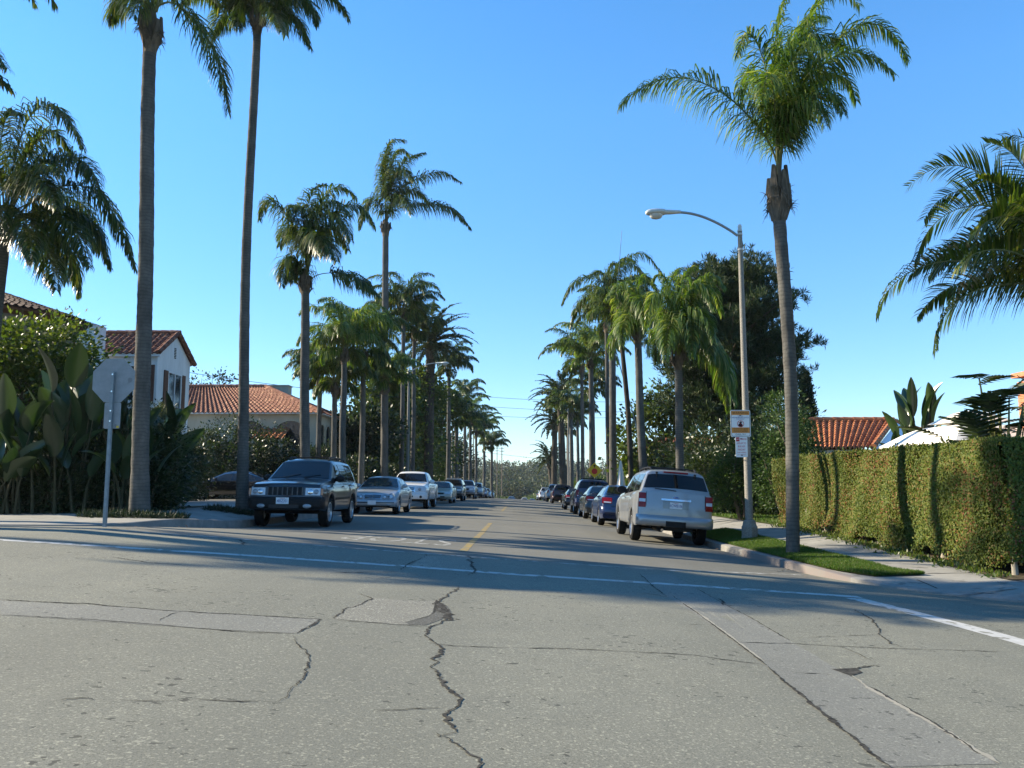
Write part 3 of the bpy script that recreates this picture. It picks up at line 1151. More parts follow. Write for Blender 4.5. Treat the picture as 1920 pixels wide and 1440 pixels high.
def leaf_bases(root, top, r, h, n=9, seed=1, flare=.1):
    """old frond bases wrapped round the head of the trunk"""
    g = random.Random(seed)
    mb = MB()
    t = Vector(top)
    mb.tube([t + UP * (-h * .12), t + UP * h * .25, t + UP * h * .6, t + UP * h], [r * .95, r * 1.12, r * .9, r * .45], 10)
    for i in range(n):
        a = 2 * math.pi * i / n + g.uniform(-.25, .25)
        d = Vector((math.cos(a), math.sin(a), 0))
        z0 = g.uniform(-.12, .28) * h
        hh = h * g.uniform(.45, .85)
        s = Vector((-d.y, d.x, 0)) * r * g.uniform(.45, .7)
        o = flare * g.uniform(.5, 1.5)
        p0 = t + d * r * .95 + UP * z0
        p1 = t + d * (r * 1.12 + o) + UP * (z0 + hh * .4)
        p2 = t + d * (r * .95 + o * 1.1) + UP * (z0 + hh)
        k = d * .03
        vs = [p0 - s, p0 + s, p1 + s * .85, p1 - s * .85, p2 + s * .3, p2 - s * .3]
        vs += [v - k - d * .02 for v in vs]
        mb.add(vs, [(0, 1, 2, 3), (3, 2, 4, 5), (7, 6, 9, 8), (9, 10, 8) if False else (8, 9, 11, 10), (0, 3, 9, 6), (3, 5, 11, 9), (1, 7, 8, 2), (2, 8, 10, 4), (5, 4, 10, 11)])
        for q in range(7):                            # torn fibre
            w = s.normalized() * g.uniform(-.1, .1)
            e = p1 + w + d * g.uniform(.03, .14) + UP * g.uniform(-.25, .1)
            mb.tube([p1 + w, p1.lerp(e, .6) + UP * .02, e], [.008, .006, .002], 3, cap=False)
    return mb.build('leaf_base', M['boot'], root)


STREET_PALMS = 'tall feather palms lining the street'


def palm(name, label, base, top, r0, r1, fronds, group=STREET_PALMS, mat='palm', tmat='trunk', bow=0.0, boot=(.75, 9), cdz=.55, seg=40, n=14, flare=1.25):
    base, top = Vector(base), Vector(top)
    root = thing(name, label, 'palm tree', base, 0, group)
    palm_trunk(root, (0, 0, -.15), top - base, r0, r1, tmat, bow, seg, n, flare=flare)
    if boot:
        leaf_bases(root, top - base, r1 * 1.1, boot[0], boot[1], int(base.y * 7), flare=.09)
    crown_into(root, top - base + UP * cdz, fronds, mat)
    return root


def g3(x, y):
    return Vector((x, y, gz(x, y)))


F_ = lambda az, el, le, dr, **k: dict(dict(az=az, el=el, length=le, droop=dr, n=156, ll=.92, lw=.032, ld=1.1, spread=42), **k)

def tr(Y, pp, dy=0.0, **k):
    """a frond whose stalk was traced; dy is how far its tip swings towards (-) or away from (+) the viewer"""
    n = len(pp) - 1
    path = [at(x, y, Y + dy * (i / n) ** 1.3) for i, (x, y) in enumerate(pp)]
    return dict(dict(az=0, el=0, length=1, droop=0, n=118, ll=.92, lw=.029, ld=1.15, spread=46, start=.27, path=path), **k)


# right-hand palm by the corner: every frond set to the photograph
Y_ = 16.3
fr = [tr(Y_, [(1461, 352), (1456, 304), (1440, 264), (1411, 226), (1372, 187), (1328, 160), (1285, 146), (1246, 148), (1197, 168), (1163, 196)], -.4, n=131, ll=.95, start=.24),
      tr(Y_, [(1461, 352), (1464, 304), (1470, 262), (1489, 194), (1523, 126), (1567, 76), (1615, 46), (1654, 48), (1683, 72), (1702, 112)], .6, n=175, ll=.9),
      tr(Y_, [(1461, 352), (1462, 304), (1474, 243), (1503, 165), (1547, 116), (1596, 98), (1640, 108), (1676, 138)], -1.0, n=162, ll=.85),
      tr(Y_, [(1461, 352), (1458, 304), (1464, 262), (1474, 194), (1489, 121), (1508, 58), (1530, 10), (1560, -18), (1592, -10), (1612, 10)], .5, n=130),
      tr(Y_, [(1461, 352), (1457, 304), (1455, 262), (1448, 194), (1435, 126), (1419, 80), (1404, 62), (1392, 70), (1383, 102)], -.7, n=120),
      tr(Y_, [(1461, 352), (1456, 304), (1452, 250), (1438, 190), (1420, 150), (1402, 136), (1390, 150), (1386, 185)], .9, n=110),
      tr(Y_, [(1461, 352), (1460, 304), (1474, 250), (1510, 194), (1545, 172), (1570, 184), (1582, 214)], -1.1, n=137, ll=.75),
      tr(Y_, [(1461, 352), (1460, 304), (1472, 256), (1496, 208), (1522, 192), (1542, 208), (1548, 236)], -1.4, n=137, ll=.75),
      tr(Y_, [(1461, 352), (1462, 304), (1480, 240), (1520, 170), (1560, 140), (1592, 152), (1606, 190)], .9, n=150, ll=.8),
      tr(Y_, [(1461, 352), (1459, 304), (1464, 220), (1476, 140), (1500, 90), (1524, 76), (1546, 94)], -1.3, n=120),
      tr(Y_, [(1461, 352), (1458, 304), (1458, 210), (1466, 120), (1490, 60), (1520, 30), (1550, 34)], 1.4, n=120),
      tr(Y_, [(1461, 352), (1458, 304), (1454, 230), (1450, 170), (1444, 140), (1436, 150), (1428, 190)], -1.6, n=110),
      tr(Y_, [(1461, 352), (1458, 304), (1462, 200), (1476, 110), (1510, 70), (1550, 66), (1590, 92)], .2, n=130),
      tr(Y_, [(1461, 352), (1460, 304), (1466, 250), (1480, 210), (1496, 200), (1506, 220)], 1.6, n=125, ll=.7),
      tr(Y_, [(1461, 352), (1458, 304), (1455, 180), (1456, 80), (1468, 10), (1490, -30)], .1, n=125, ll=.7)]
palm('palm_tree', 'tall slim palm on the grass strip at the right corner, one frond reaching left', g3(5.2, 16.3), at(1461, 405, 16.3), .126, .126, fr, mat='palm_light', bow=.09, boot=(1.05, 16), cdz=1.05, seg=90, n=20, flare=1.08)

# left pair at the kerb, crowns cut by the top of the picture
fr = [tr(18, [(288, 22), (300, 8), (318, 4), (340, 14), (362, 34), (386, 67), (403, 103), (415, 140), (424, 180), (428, 212)], -.5, n=162, ll=.8, start=.16),
      tr(18, [(278, 20), (262, -6), (240, -16), (221, 2), (211, 40)], -.3, n=137, ll=.85, start=.15), tr(18, [(279, 20), (268, 0), (256, 4), (248, 34)], -1.2, n=90, ll=.7, start=.1), F_(20, 76, 3.9, 108), F_(150, 80, 3.6, 95), F_(-60, 72, 3.6, 112), F_(-120, 78, 3.6, 100),
      F_(80, 74, 3.7, 100), F_(200, 82, 3.7, 88), F_(0, 82, 4.0, 85), F_(120, 82, 3.9, 80), F_(240, 82, 3.9, 85), F_(300, 76, 3.6, 105), F_(40, 78, 3.8, 100)]
palm('palm_tree', 'thick palm trunk beside the back of the stop sign, its crown cropped by the picture', g3(-8.27, 18.0), at(281, 92, 18.0), .178, .145, fr, boot=(1.05, 11), cdz=.95, seg=110, n=22, flare=1.38)
fr = [tr(22.6, [(486, 24), (496, 8), (514, 8), (540, 24), (565, 50), (582, 90)], -.4, n=150, ll=.8, start=.12), tr(22.6, [(487, 22), (506, -10), (556, -30), (610, -14), (640, 10), (654, 34)], .4, n=162, ll=.85, start=.2),
      tr(22.6, [(481, 24), (470, 8), (458, 8), (449, 26), (447, 54)], -.3, n=125, ll=.75, start=.12), tr(22.6, [(481, 22), (466, -8), (444, -8), (428, 16)], .5, n=137, ll=.8, start=.15), tr(22.6, [(484, 22), (500, 14), (516, 28), (528, 60)], -1.3, n=125, ll=.75, start=.1), F_(-50, 48, 3.0, 130), F_(-110, 52, 3.0, 125), F_(140, 48, 3.1, 118), F_(90, 62, 3.3, 110),
      F_(200, 66, 3.4, 112), F_(0, 76, 3.8, 95), F_(120, 82, 3.7, 80), F_(240, 80, 3.7, 85), F_(-30, 66, 3.5, 112), F_(-20, 22, 2.5, 110), F_(170, 56, 3.0, 115)]
palm('palm_tree', 'very tall slender palm by the front of the dark off-roader, trunk leaning slightly right', g3(-7.6, 22.6), at(482, 62, 22.6), .15, .11, fr, boot=(.7, 8), cdz=.75, bow=-.10, seg=110, n=18, flare=1.35)

# third on the left: shaggy round head with one frond hanging out to the right
G_ = lambda az, el, le, dr, **k: dict(dict(az=az, el=el, length=le, droop=dr, n=95, ll=.95, lw=.042, ld=1.15, spread=42), **k)
Y_ = 31
q = dict(lw=.046, n=125, ll=1.05)
fr = [tr(Y_, [(572, 525), (566, 470), (545, 417), (523, 387), (505, 374), (492, 386), (487, 412)], -.5, **q), tr(Y_, [(574, 525), (590, 470), (632, 402), (660, 384), (684, 396), (702, 424)], .3, **q),
      tr(Y_, [(574, 525), (586, 440), (605, 375), (627, 352), (650, 354), (668, 372)], .8, **q), tr(Y_, [(573, 525), (576, 440), (580, 380), (592, 352), (612, 346)], -.9, **q), tr(Y_, [(576, 530), (592, 517), (615, 512), (650, 514), (681, 527), (710, 556)], -.3, start=.3, **q),
      tr(Y_, [(572, 528), (556, 490), (542, 482), (533, 500), (529, 536)], -.8, start=.1, **q), tr(Y_, [(572, 528), (560, 500), (548, 500), (542, 528)], .7, start=.1, **q),
      tr(Y_, [(573, 525), (580, 450), (598, 410), (624, 402), (648, 424), (658, 452)], -1.6, **q), tr(Y_, [(573, 525), (572, 450), (564, 400), (552, 386), (540, 402)], -1.6, **q), tr(Y_, [(574, 525), (590, 460), (616, 430), (640, 438), (652, 470)], 1.5, **q),
      tr(Y_, [(573, 525), (586, 470), (604, 450), (622, 462), (632, 490)], -2.0, **q), tr(Y_, [(573, 525), (564, 460), (550, 430), (534, 436), (524, 462)], 1.3, **q), tr(Y_, [(573, 525), (582, 430), (602, 386), (630, 380), (656, 404)], -1.0, **q), tr(Y_, [(573, 525), (578, 470), (588, 440), (600, 446), (606, 480)], -2.2, **q)]
palm('palm_tree', 'stocky palm behind the dark off-roader, shaggy head with one low frond hanging right', g3(-8.1, 31), at(572, 548, 31), .20, .155, fr, boot=(.75, 9), cdz=.8, seg=70, n=16)
# fourth: tall thin with a flag of fronds to the right
H_ = lambda az, el, le, dr, **k: dict(dict(az=az, el=el, length=le, droop=dr, n=100, ll=1.05, lw=.055, ld=.95, spread=42), **k)
Y_ = 50
q = dict(lw=.062, n=130, ll=1.15)
fr = [tr(Y_, [(725, 420), (731, 404), (750, 390), (783, 383), (820, 382), (853, 396), (882, 428)], -.6, start=.3, **q), tr(Y_, [(724, 420), (733, 383), (757, 352), (793, 330), (830, 323), (864, 342)], .8, start=.28, **q),
      tr(Y_, [(724, 420), (730, 367), (747, 320), (767, 297), (797, 286)], -1.2, **q), tr(Y_, [(722, 420), (723, 383), (720, 317), (727, 276), (742, 262), (760, 264)], .4, **q), tr(Y_, [(721, 420), (716, 394), (705, 374), (692, 376), (680, 400), (674, 428)], -.5, start=.15, **q),
      tr(Y_, [(723, 420), (728, 370), (742, 330), (760, 320), (776, 340)], -2.4, **q), tr(Y_, [(723, 420), (726, 360), (736, 300), (750, 280), (768, 290)], 2.0, **q), tr(Y_, [(724, 420), (738, 380), (764, 358), (790, 362), (806, 384)], 1.8, start=.15, **q), tr(Y_, [(722, 420), (722, 350), (724, 300), (732, 280)], -1.8, **q),
      tr(Y_, [(723, 420), (732, 390), (748, 372), (764, 380), (772, 402)], -2.6, start=.1, **q)]
palm('palm_tree', 'tallest palm of the middle left row, wind-swept fronds all pointing right', g3(-8.3, 50), at(723, 440, 50), .24, .19, fr, boot=(1.0, 9), cdz=.85, seg=60, n=14)


# the smaller heads down the two rows
def row_palm(label, Y, top_px, r0, r1, nf, le, seed, lw=.06, mat='palm', tmat='trunk', bow=0.0, el=(88, 34), boot=(.7, 8), nl=70, droop=(112, 150), group=STREET_PALMS, lean=0.0, low=3, ll=.95):
    top = at(top_px[0], top_px[1], Y)
    fr = auto_fronds(nf, le * 1.18, seed, nl, lw, ll, el[0], el[1], droop, 1.1)
    g = random.Random(seed)
    for k in range(low):
        fr.append(dict(az=g.uniform(0, 360), el=g.uniform(-5, 15), length=le * .55, droop=95, n=nl, ll=ll * .85, lw=lw, ld=1.1, spread=40, start=.1))
    palm('palm_tree', label, g3(top.x + lean, Y), top, r0 * .85, r1 * .85, fr, group, mat, tmat, bow, boot, .65, 30, 10)


row_palm('short palm right behind the silver saloon, pale green drooping head below the tall row', 38, (645, 680), .19, .15, 18, 2.7, 21, .05, mat='palm_light', lean=.05)
row_palm('palm over the white pickup, left of the tallest one, dark head of drooping fronds', 43, (682, 678), .19, .15, 18, 2.9, 22, .055)
row_palm('slim palm just left of the street lamp with an upright dark tuft', 57, (757, 604), .2, .16, 18, 3.4, 23, .07)
row_palm('small palm with a yellowish skirt behind the pickup, low between the trunks', 47, (722, 738), .24, .19, 16, 2.3, 24, mat='palm_light')
row_palm('palm tucked against the right side of the lamp post on the left kerb', 61, (777, 640), .2, .16, 16, 2.8, 25, .07)
row_palm('half-height palm at the end of the big left clump, bushy head over the street', 88, (856, 800), .3, .24, 18, 3.7, 26, .09)
row_palm('palm with a hanging skirt near the far end of the left row', 104, (882, 800), .26, .2, 16, 3.8, 27, .1, mat='palm_light')
row_palm('palm with a thin pale trunk before the last of the left row', 118, (893, 816), .26, .2, 16, 3.6, 28, .1)
row_palm('last palm on the left, its fronds hanging nearest the open sky', 136, (908, 816), .3, .24, 16, 3.9, 29, .12, mat='palm_light')
row_palm('palm rising beside the left date palm, head over the leafy trees', 80, (842, 706), .26, .2, 17, 3.4, 33, .085)
row_palm('palm in the last third of the left row with a drooping grey-green head', 112, (872, 758), .27, .22, 16, 3.9, 34, .1)
row_palm('low palm near the road crest on the left, head close above the parked cars', 128, (922, 846), .27, .22, 15, 3.2, 35, .11)
row_palm('low palm half hidden by the third left trunk, beside the arched house', 42, (628, 742), .18, .15, 15, 2.5, 30)
row_palm('ragged palm against the tiled roof, left of the arched porch', 47, (600, 728), .18, .15, 15, 2.4, 31)

Y_ = 29
q = dict(lw=.045, n=143, ll=.95, start=.22)
P_2 = (1272, 690)
fr = [tr(Y_, [P_2, (1270, 660), (1267, 600), (1274, 540), (1290, 505), (1308, 500)], .4, **q), tr(Y_, [P_2, (1274, 660), (1290, 590), (1315, 532), (1338, 515), (1358, 538)], -.4, **q), tr(Y_, [P_2, (1270, 660), (1262, 590), (1250, 532), (1238, 512), (1224, 524)], .3, **q),
      tr(Y_, [P_2, (1276, 668), (1300, 640), (1335, 645), (1362, 684), (1380, 756)], -.5, **q), tr(Y_, [P_2, (1276, 670), (1305, 655), (1340, 668), (1358, 710), (1366, 768)], .6, **q), tr(Y_, [P_2, (1274, 664), (1290, 625), (1310, 612), (1328, 632), (1336, 676)], -1.5, **q),
      tr(Y_, [P_2, (1270, 664), (1258, 625), (1244, 618), (1234, 640), (1230, 680)], -.8, **q), tr(Y_, [P_2, (1272, 660), (1276, 610), (1286, 592), (1296, 620), (1298, 668)], -2.0, **q), tr(Y_, [P_2, (1271, 655), (1264, 560), (1265, 516), (1276, 502)], 1.2, **q),
      tr(Y_, [P_2, (1273, 655), (1282, 570), (1300, 532), (1322, 540), (1338, 580)], -1.3, **q), tr(Y_, [P_2, (1270, 658), (1256, 580), (1240, 552), (1222, 562), (1212, 604)], -1.0, **q), tr(Y_, [P_2, (1273, 655), (1286, 560), (1310, 528), (1340, 548), (1354, 590)], 1.4, **q),
      tr(Y_, [P_2, (1271, 660), (1262, 600), (1246, 580), (1228, 596), (1220, 640)], 1.4, **q), tr(Y_, [P_2, (1273, 662), (1284, 600), (1304, 580), (1326, 600), (1338, 640)], -1.9, **q), tr(Y_, [P_2, (1271, 660), (1266, 610), (1258, 600), (1250, 630), (1248, 672)], -2.2, **q)]
palm('palm_tree', 'bright green palm right behind the silver off-roader, long fronds hanging over the lamp pole', g3(5.45, 29), at(1272, 690, 29), .145, .135, fr, mat='palm_light', boot=(.75, 9), cdz=.7, seg=60)
Y_ = 38
q = dict(lw=.052, n=105, ll=1.0, start=.2)
P_2 = (1197, 642)
fr = [tr(Y_, [P_2, (1192, 618), (1178, 588), (1162, 562), (1148, 548), (1136, 560)], -.5, **q), tr(Y_, [P_2, (1194, 610), (1185, 570), (1172, 540), (1156, 534), (1142, 556)], .8, **q), tr(Y_, [P_2, (1198, 618), (1200, 586), (1208, 566), (1224, 572), (1236, 606)], -.6, **q),
      tr(Y_, [P_2, (1196, 610), (1194, 562), (1198, 526), (1212, 516), (1228, 536)], .5, **q), tr(Y_, [P_2, (1200, 622), (1212, 598), (1228, 590), (1242, 612), (1248, 652)], .4, **q), tr(Y_, [P_2, (1192, 626), (1182, 612), (1166, 608), (1152, 632), (1146, 668)], -.5, **q),
      tr(Y_, [P_2, (1196, 612), (1192, 570), (1186, 540), (1178, 528)], -1.4, **q), tr(Y_, [P_2, (1198, 616), (1204, 580), (1216, 552), (1232, 556), (1244, 588)], 1.6, **q), tr(Y_, [P_2, (1195, 620), (1186, 596), (1176, 590), (1168, 616), (1166, 652)], -2.2, **q),
      tr(Y_, [P_2, (1198, 620), (1206, 598), (1216, 600), (1220, 632), (1220, 668)], -2.2, **q), tr(Y_, [P_2, (1196, 612), (1197, 576), (1200, 556), (1208, 580), (1210, 620)], -2.6, **q), tr(Y_, [P_2, (1194, 620), (1180, 590), (1164, 590), (1154, 616)], 1.8, **q)]
palm('palm_tree', 'full green palm with a gently curved trunk, second behind the silver off-roader', g3(5.6, 38), at(1196, 640, 38), .2, .16, fr, mat='palm_light', boot=(.8, 9), cdz=.7, bow=-.05, seg=50)
row_palm('thin dark palm leaning left over the blue saloon', 42.5, (1164, 622), .17, .14, 14, 2.5, 43, tmat='trunk_dark', bow=.1, lean=.45)
Y_ = 51
q = dict(lw=.062, n=100, ll=1.05, start=.2)
P_2 = (1148, 586)
fr = [tr(Y_, [P_2, (1144, 548), (1121, 523), (1095, 519), (1070, 537), (1054, 570)], -.6, **q), tr(Y_, [P_2, (1142, 564), (1121, 552), (1095, 558), (1077, 586), (1070, 614)], .8, **q), tr(Y_, [P_2, (1148, 530), (1168, 494), (1196, 476), (1216, 482), (1242, 514)], .4, **q),
      tr(Y_, [P_2, (1158, 544), (1186, 519), (1218, 527), (1238, 554)], -1.0, **q), tr(Y_, [P_2, (1146, 540), (1142, 510), (1148, 494), (1160, 496)], .3, **q), tr(Y_, [P_2, (1150, 540), (1162, 504), (1180, 494), (1200, 506), (1212, 540)], -1.6, **q),
      tr(Y_, [P_2, (1144, 545), (1132, 516), (1118, 508), (1104, 520)], 1.6, **q), tr(Y_, [P_2, (1152, 560), (1170, 548), (1188, 560), (1198, 590)], 1.8, **q), tr(Y_, [P_2, (1146, 560), (1136, 544), (1124, 552), (1116, 584)], -2.2, **q), tr(Y_, [P_2, (1150, 560), (1160, 546), (1170, 560), (1174, 592)], -2.4, **q), tr(Y_, [P_2, (1148, 540), (1156, 500), (1172, 484), (1192, 490)], 1.8, **q)]
palm('palm_tree', 'highest palm of the right row with a long frond stretched left', g3(5.5, 51), at(1148, 580, 51), .235, .19, fr, boot=(.8, 9), cdz=.75, seg=40)
row_palm('straight palm just left of the highest one on the right, head merged below it', 54, (1137, 622), .17, .15, 15, 3.2, 45, .065)
row_palm('palm with a thick pale trunk behind the dark blue off-roader', 60, (1108, 690), .27, .21, 18, 3.9, 46, .07, mat='palm_light')
row_palm('slim palm next to the yellow warning sign, its head above the sign', 70, (1091, 698), .2, .17, 17, 4.0, 47, .08)
row_palm('palm behind the warning sign with a dark thin trunk', 78, (1112, 742), .21, .17, 14, 3.2, 48, .085, tmat='trunk_dark')
row_palm('palm with a round drooping head between the warning sign and the two date palms', 92, (1071, 785), .3, .24, 18, 4.0, 49, .1)
row_palm('small-headed palm just right of the two date palms', 104, (1083, 790), .26, .2, 15, 3.6, 50, .1)
row_palm('low palm deep in the right row, beyond the dark red pickup', 116, (1064, 815), .26, .2, 15, 3.6, 52, .11, mat='palm_light')


def date_palm(label, base, top, r0, r1, nf, le, seed, lw=.09, nl=46, skirt=True):
    fr = auto_fronds(nf, le, seed, nl, lw, .62, 84, -28, (70, 100), .25, 25, 22, pw=1.6, start=.1, rr=.05)
    base, top = Vector(base), Vector(top)
    root = thing('date_palm', label, 'palm tree', base, 0, 'thick date palms along the street')
    palm_trunk(root, (0, 0, -.2), top - base, r0, r1, 'trunk_dark', 0, 30, 12, flare=1.2)
    mb = MB()
    t = top - base
    mb.tube([t - UP * 1.0, t - UP * .3, t + UP * .4, t + UP * .8], [r1, r1 * 1.4, r1 * 1.3, r1 * .5], 12)
    mb.build('leaf_base', M['boot'], root, smooth=60)
    crown_into(root, t + UP * .5, fr, 'date')
    return root


date_palm('thick date palm leaning its dark feather fronds over the street beside the left lamp', g3(-8.3, 73), at(808, 655, 73), .44, .38, 60, 4.7, 61, lw=.11)
date_palm('upper of the two date palms at the far end of the right row', g3(5.0, 101), at(1050, 752, 101), .46, .38, 40, 4.3, 62, lw=.15)
date_palm('date palm with a lower head in front of the far right date palm', g3(4.2, 112), at(1040, 795, 112), .42, .36, 36, 4.2, 63, lw=.15)
date_palm('short date palm standing before the far wooded hill', g3(5.6, 150), at(1030, 868, 150), .5, .42, 36, 4.6, 64, lw=.2)

# big dense palm at the left edge and the one whose frond tips enter at the top left
Y_ = 20.5
q = dict(lw=.036, n=162, ll=.9)
fr = auto_fronds(13, 3.3, 71, 100, .032, .9, 80, -15, (105, 150), 1.2, 42) + [
      tr(Y_, [(8, 430), (22, 330), (45, 240), (72, 202), (100, 200), (130, 228), (158, 280)], -.5, **q), tr(Y_, [(8, 430), (50, 340), (100, 296), (140, 294), (172, 322), (196, 376)], -.8, **q), tr(Y_, [(8, 432), (60, 378), (115, 350), (165, 352), (204, 388), (236, 450), (254, 505)], .3, **q),
      tr(Y_, [(8, 434), (60, 405), (105, 405), (145, 440), (168, 500)], -1.2, **q), tr(Y_, [(8, 434), (70, 390), (130, 390), (180, 430), (206, 500)], .9, **q), tr(Y_, [(8, 436), (40, 430), (72, 450), (98, 500), (106, 545)], -1.4, **q), tr(Y_, [(8, 436), (60, 420), (110, 440), (140, 500), (148, 552)], .2, **q),
      tr(Y_, [(4, 430), (-2, 330), (4, 250), (18, 210), (36, 214)], -1.0, **q), tr(Y_, [(8, 430), (40, 310), (80, 250), (110, 250), (136, 290)], 1.3, **q), tr(Y_, [(6, 430), (30, 370), (60, 340), (90, 350), (108, 390)], -2.0, **q), tr(Y_, [(6, 430), (20, 400), (40, 400), (56, 440), (60, 490)], -2.2, **q)]
palm('palm_tree', 'big dense palm at the left edge, dark head of hanging fronds above the garden', g3(-13.6, 20.5), at(6, 455, 20.5), .2, .17, fr, 'palms of the left corner garden', boot=(.6, 8), cdz=.6, seg=40)
fr = auto_fronds(13, 3.6, 72, 80, .034, .8, 80, 5, (100, 140), 1.1) + [tr(16.4, [(-240, 40), (-160, 20), (-80, 40), (-20, 90), (14, 128)], -.4), tr(16.4, [(-240, 30), (-140, -60), (-20, -80), (70, -40), (104, 10)], .4)]
palm('palm_tree', 'palm beyond the left edge, only frond tips showing in the top left corner', g3(-13.6, 16.4), Vector((-13.6, 16.4, 11.0)), .22, .16, fr, 'palms of the left corner garden', boot=(.7, 8), cdz=.6, seg=40)

# stiff feather palm at the right edge
K_ = lambda az, el, le, dr, **k: dict(dict(az=az, el=el, length=le, droop=dr, n=80, ll=.70, lw=.040, ld=.3, spread=14, vee=0, start=.14, roll=40), **k)
Y_ = 14.4
kq = dict(n=84, ll=.72, lw=.036, ld=.22, spread=9, vee=0, start=.10, roll=62)
B_ = (1990, 545)
fr = [tr(Y_, [B_, (1950, 440), (1880, 352), (1839, 324), (1795, 310), (1746, 318), (1702, 350)], -.5, **dict(kq, vee=20)), tr(Y_, [B_, (1960, 556), (1920, 530), (1878, 508), (1819, 490), (1756, 492), (1703, 512), (1664, 546), (1645, 588)], -.9, **dict(kq, ld=.6)),
      tr(Y_, [B_, (1930, 532), (1868, 535), (1819, 549), (1780, 580), (1758, 618), (1754, 655)], -1.2, **dict(kq, ld=.5)), tr(Y_, [B_, (1940, 440), (1878, 392), (1819, 386), (1771, 404), (1737, 438), (1716, 488)], -.2, **kq),
      tr(Y_, [B_, (1930, 420), (1860, 366), (1800, 358), (1758, 378), (1732, 412)], .9, **kq), tr(Y_, [B_, (1970, 420), (1930, 330), (1890, 280), (1850, 268)], -.3, **dict(kq, vee=20)), tr(Y_, [B_, (1980, 400), (1950, 300), (1915, 255), (1880, 258)], .8, **dict(kq, vee=20)),
      tr(Y_, [B_, (1940, 480), (1880, 450), (1820, 450), (1770, 480), (1740, 520)], .6, **dict(kq, ld=.5)), tr(Y_, [B_, (1950, 500), (1890, 470), (1830, 474), (1790, 506)], -1.8, **dict(kq, ld=.5)), tr(Y_, [B_, (1960, 460), (1910, 410), (1860, 410), (1820, 440)], -1.9, **kq), tr(Y_, [B_, (1970, 440), (1930, 380), (1890, 370), (1850, 396)], 1.6, **kq)]
fr += [K_(a_, e_, 2.7, d_) for a_, e_, d_ in ((150, 54, 98), (262, 50, 98), (130, 34, 88), (290, 55, 98), (330, 58, 94), (20, 55, 92), (70, 60, 92), (100, 78, 72), (0, 25, 82), (250, 74, 92), (240, 20, 80), (220, 66, 100), (200, 80, 80))]
palm('palm_tree', 'stiff-leaved palm behind the hedge at the right edge, comb-like fronds against the sky', g3(9.35, 14.4), at(1990, 550, 14.4), .16, .11, fr, None, mat='palm', boot=None, cdz=.1, seg=40)
fr = auto_fronds(8, 2.2, 77, 60, .034, .6, 60, -10, (60, 90), .3, 10, 15)

# street trees out to the left of the picture: they stand on the cross street and shade the crossing
k = 0
for (x, y, h, le) in ((-14.8, 14.3, 7.4, 2.9), (-19.5, 15.1, 10.2, 3.1), (-24.5, 16.2, 12.4, 3.2), (-30.0, 17.4, 14.8, 3.4), (-12.4, 14.5, 8.6, 2.6)):
    k += 1
    fr = auto_fronds(16, le, 80 + k, 46, .075, .85, 85, -25, (85, 125), 1.1)
    palm('palm_tree', 'palm on the cross street beyond the left edge of the photo', g3(x, y), Vector((x, y, h)), .22, .17, fr, 'palms along the cross street', boot=None, cdz=.3, seg=12, n=8)


# ------------------------------------------------------------------ leafy trees, shrubs and hedges
def limb(mb, a, b, r0, r1, k=6, bend=.25):
    a, b = Vector(a), Vector(b)
    o = Vector((rnd.gauss(0, 1), rnd.gauss(0, 1), rnd.gauss(0, .5))) * (b - a).length * bend * .35
    mb.tube([a.lerp(b, i / k) + o * math.sin(math.pi * i / k) for i in range(k + 1)], [r0 + (r1 - r0) * i / k for i in range(k + 1)], 6, cap=False)


def tree(name, label, base, blobs, trunk_r, mat, bark='bark', nclump=120, nleaf=60, crad=.35, size=.14, asp=.5, cat='tree', group=None, fork=.45, shell=.45, limbs=10, low=-1.0, outward=.6, flat=0.0):
    """blobs are offsets from the base"""
    base = Vector(base)
    root = thing(name, label, cat, base, 0, group)
    mb = MB()
    top = sum((Vector(b[0]) * b[2] for b in blobs), Vector()) / sum(b[2] for b in blobs)
    f = Vector((top.x * .3, top.y * .3, top.z * fork))
    limb(mb, (0, 0, -.2), f, trunk_r * 1.15, trunk_r * .8, 8, .08)
    for i in range(limbs):
        b = blobs[i % len(blobs)]
        d = sphere_pts(1)[0]
        e = Vector(b[0]) + Vector((d[0] * b[1][0], d[1] * b[1][1], abs(d[2]) * b[1][2])) * .75
        m_ = f.lerp(e, .5) + Vector((0, 0, -.1))
        limb(mb, f, e, trunk_r * .55, trunk_r * .08, 7, .3)
        for _ in range(3):
            q = f.lerp(e, rnd.uniform(.4, .85))
            dd = sphere_pts(1)[0]
            limb(mb, q, q + Vector(dd) * rnd.uniform(.3, .6) * max(b[1]), trunk_r * .2, trunk_r * .04, 4, .3)
    mb.build('trunk', M[bark], root, smooth=60)
    arrays_obj('crown', cloud(blobs, nclump, nleaf, crad, size, asp, shell, low, outward, flat), 4, M[mat], root)
    return root


def shrub(label, base, blobs, mat, nclump=70, nleaf=55, crad=.22, size=.09, asp=.5, group=None, name='shrub', shell=.5, low=-.6, stems=5, bark='bark', cat='shrub'):
    base = Vector(base)
    root = thing(name, label, cat, base, 0, group)
    mb = MB()
    for i in range(stems):
        b = blobs[i % len(blobs)]
        limb(mb, (rnd.gauss(0, .08), rnd.gauss(0, .08), -.1), Vector(b[0]) + Vector((rnd.gauss(0, .4) * b[1][0], rnd.gauss(0, .4) * b[1][1], rnd.uniform(0, .5) * b[1][2])), .035, .01, 6, .2)
    mb.build('stem', M[bark], root, smooth=60)
    arrays_obj('foliage', cloud(blobs, nclump, nleaf, crad, size, asp, shell, low), 4, M[mat], root)
    return root


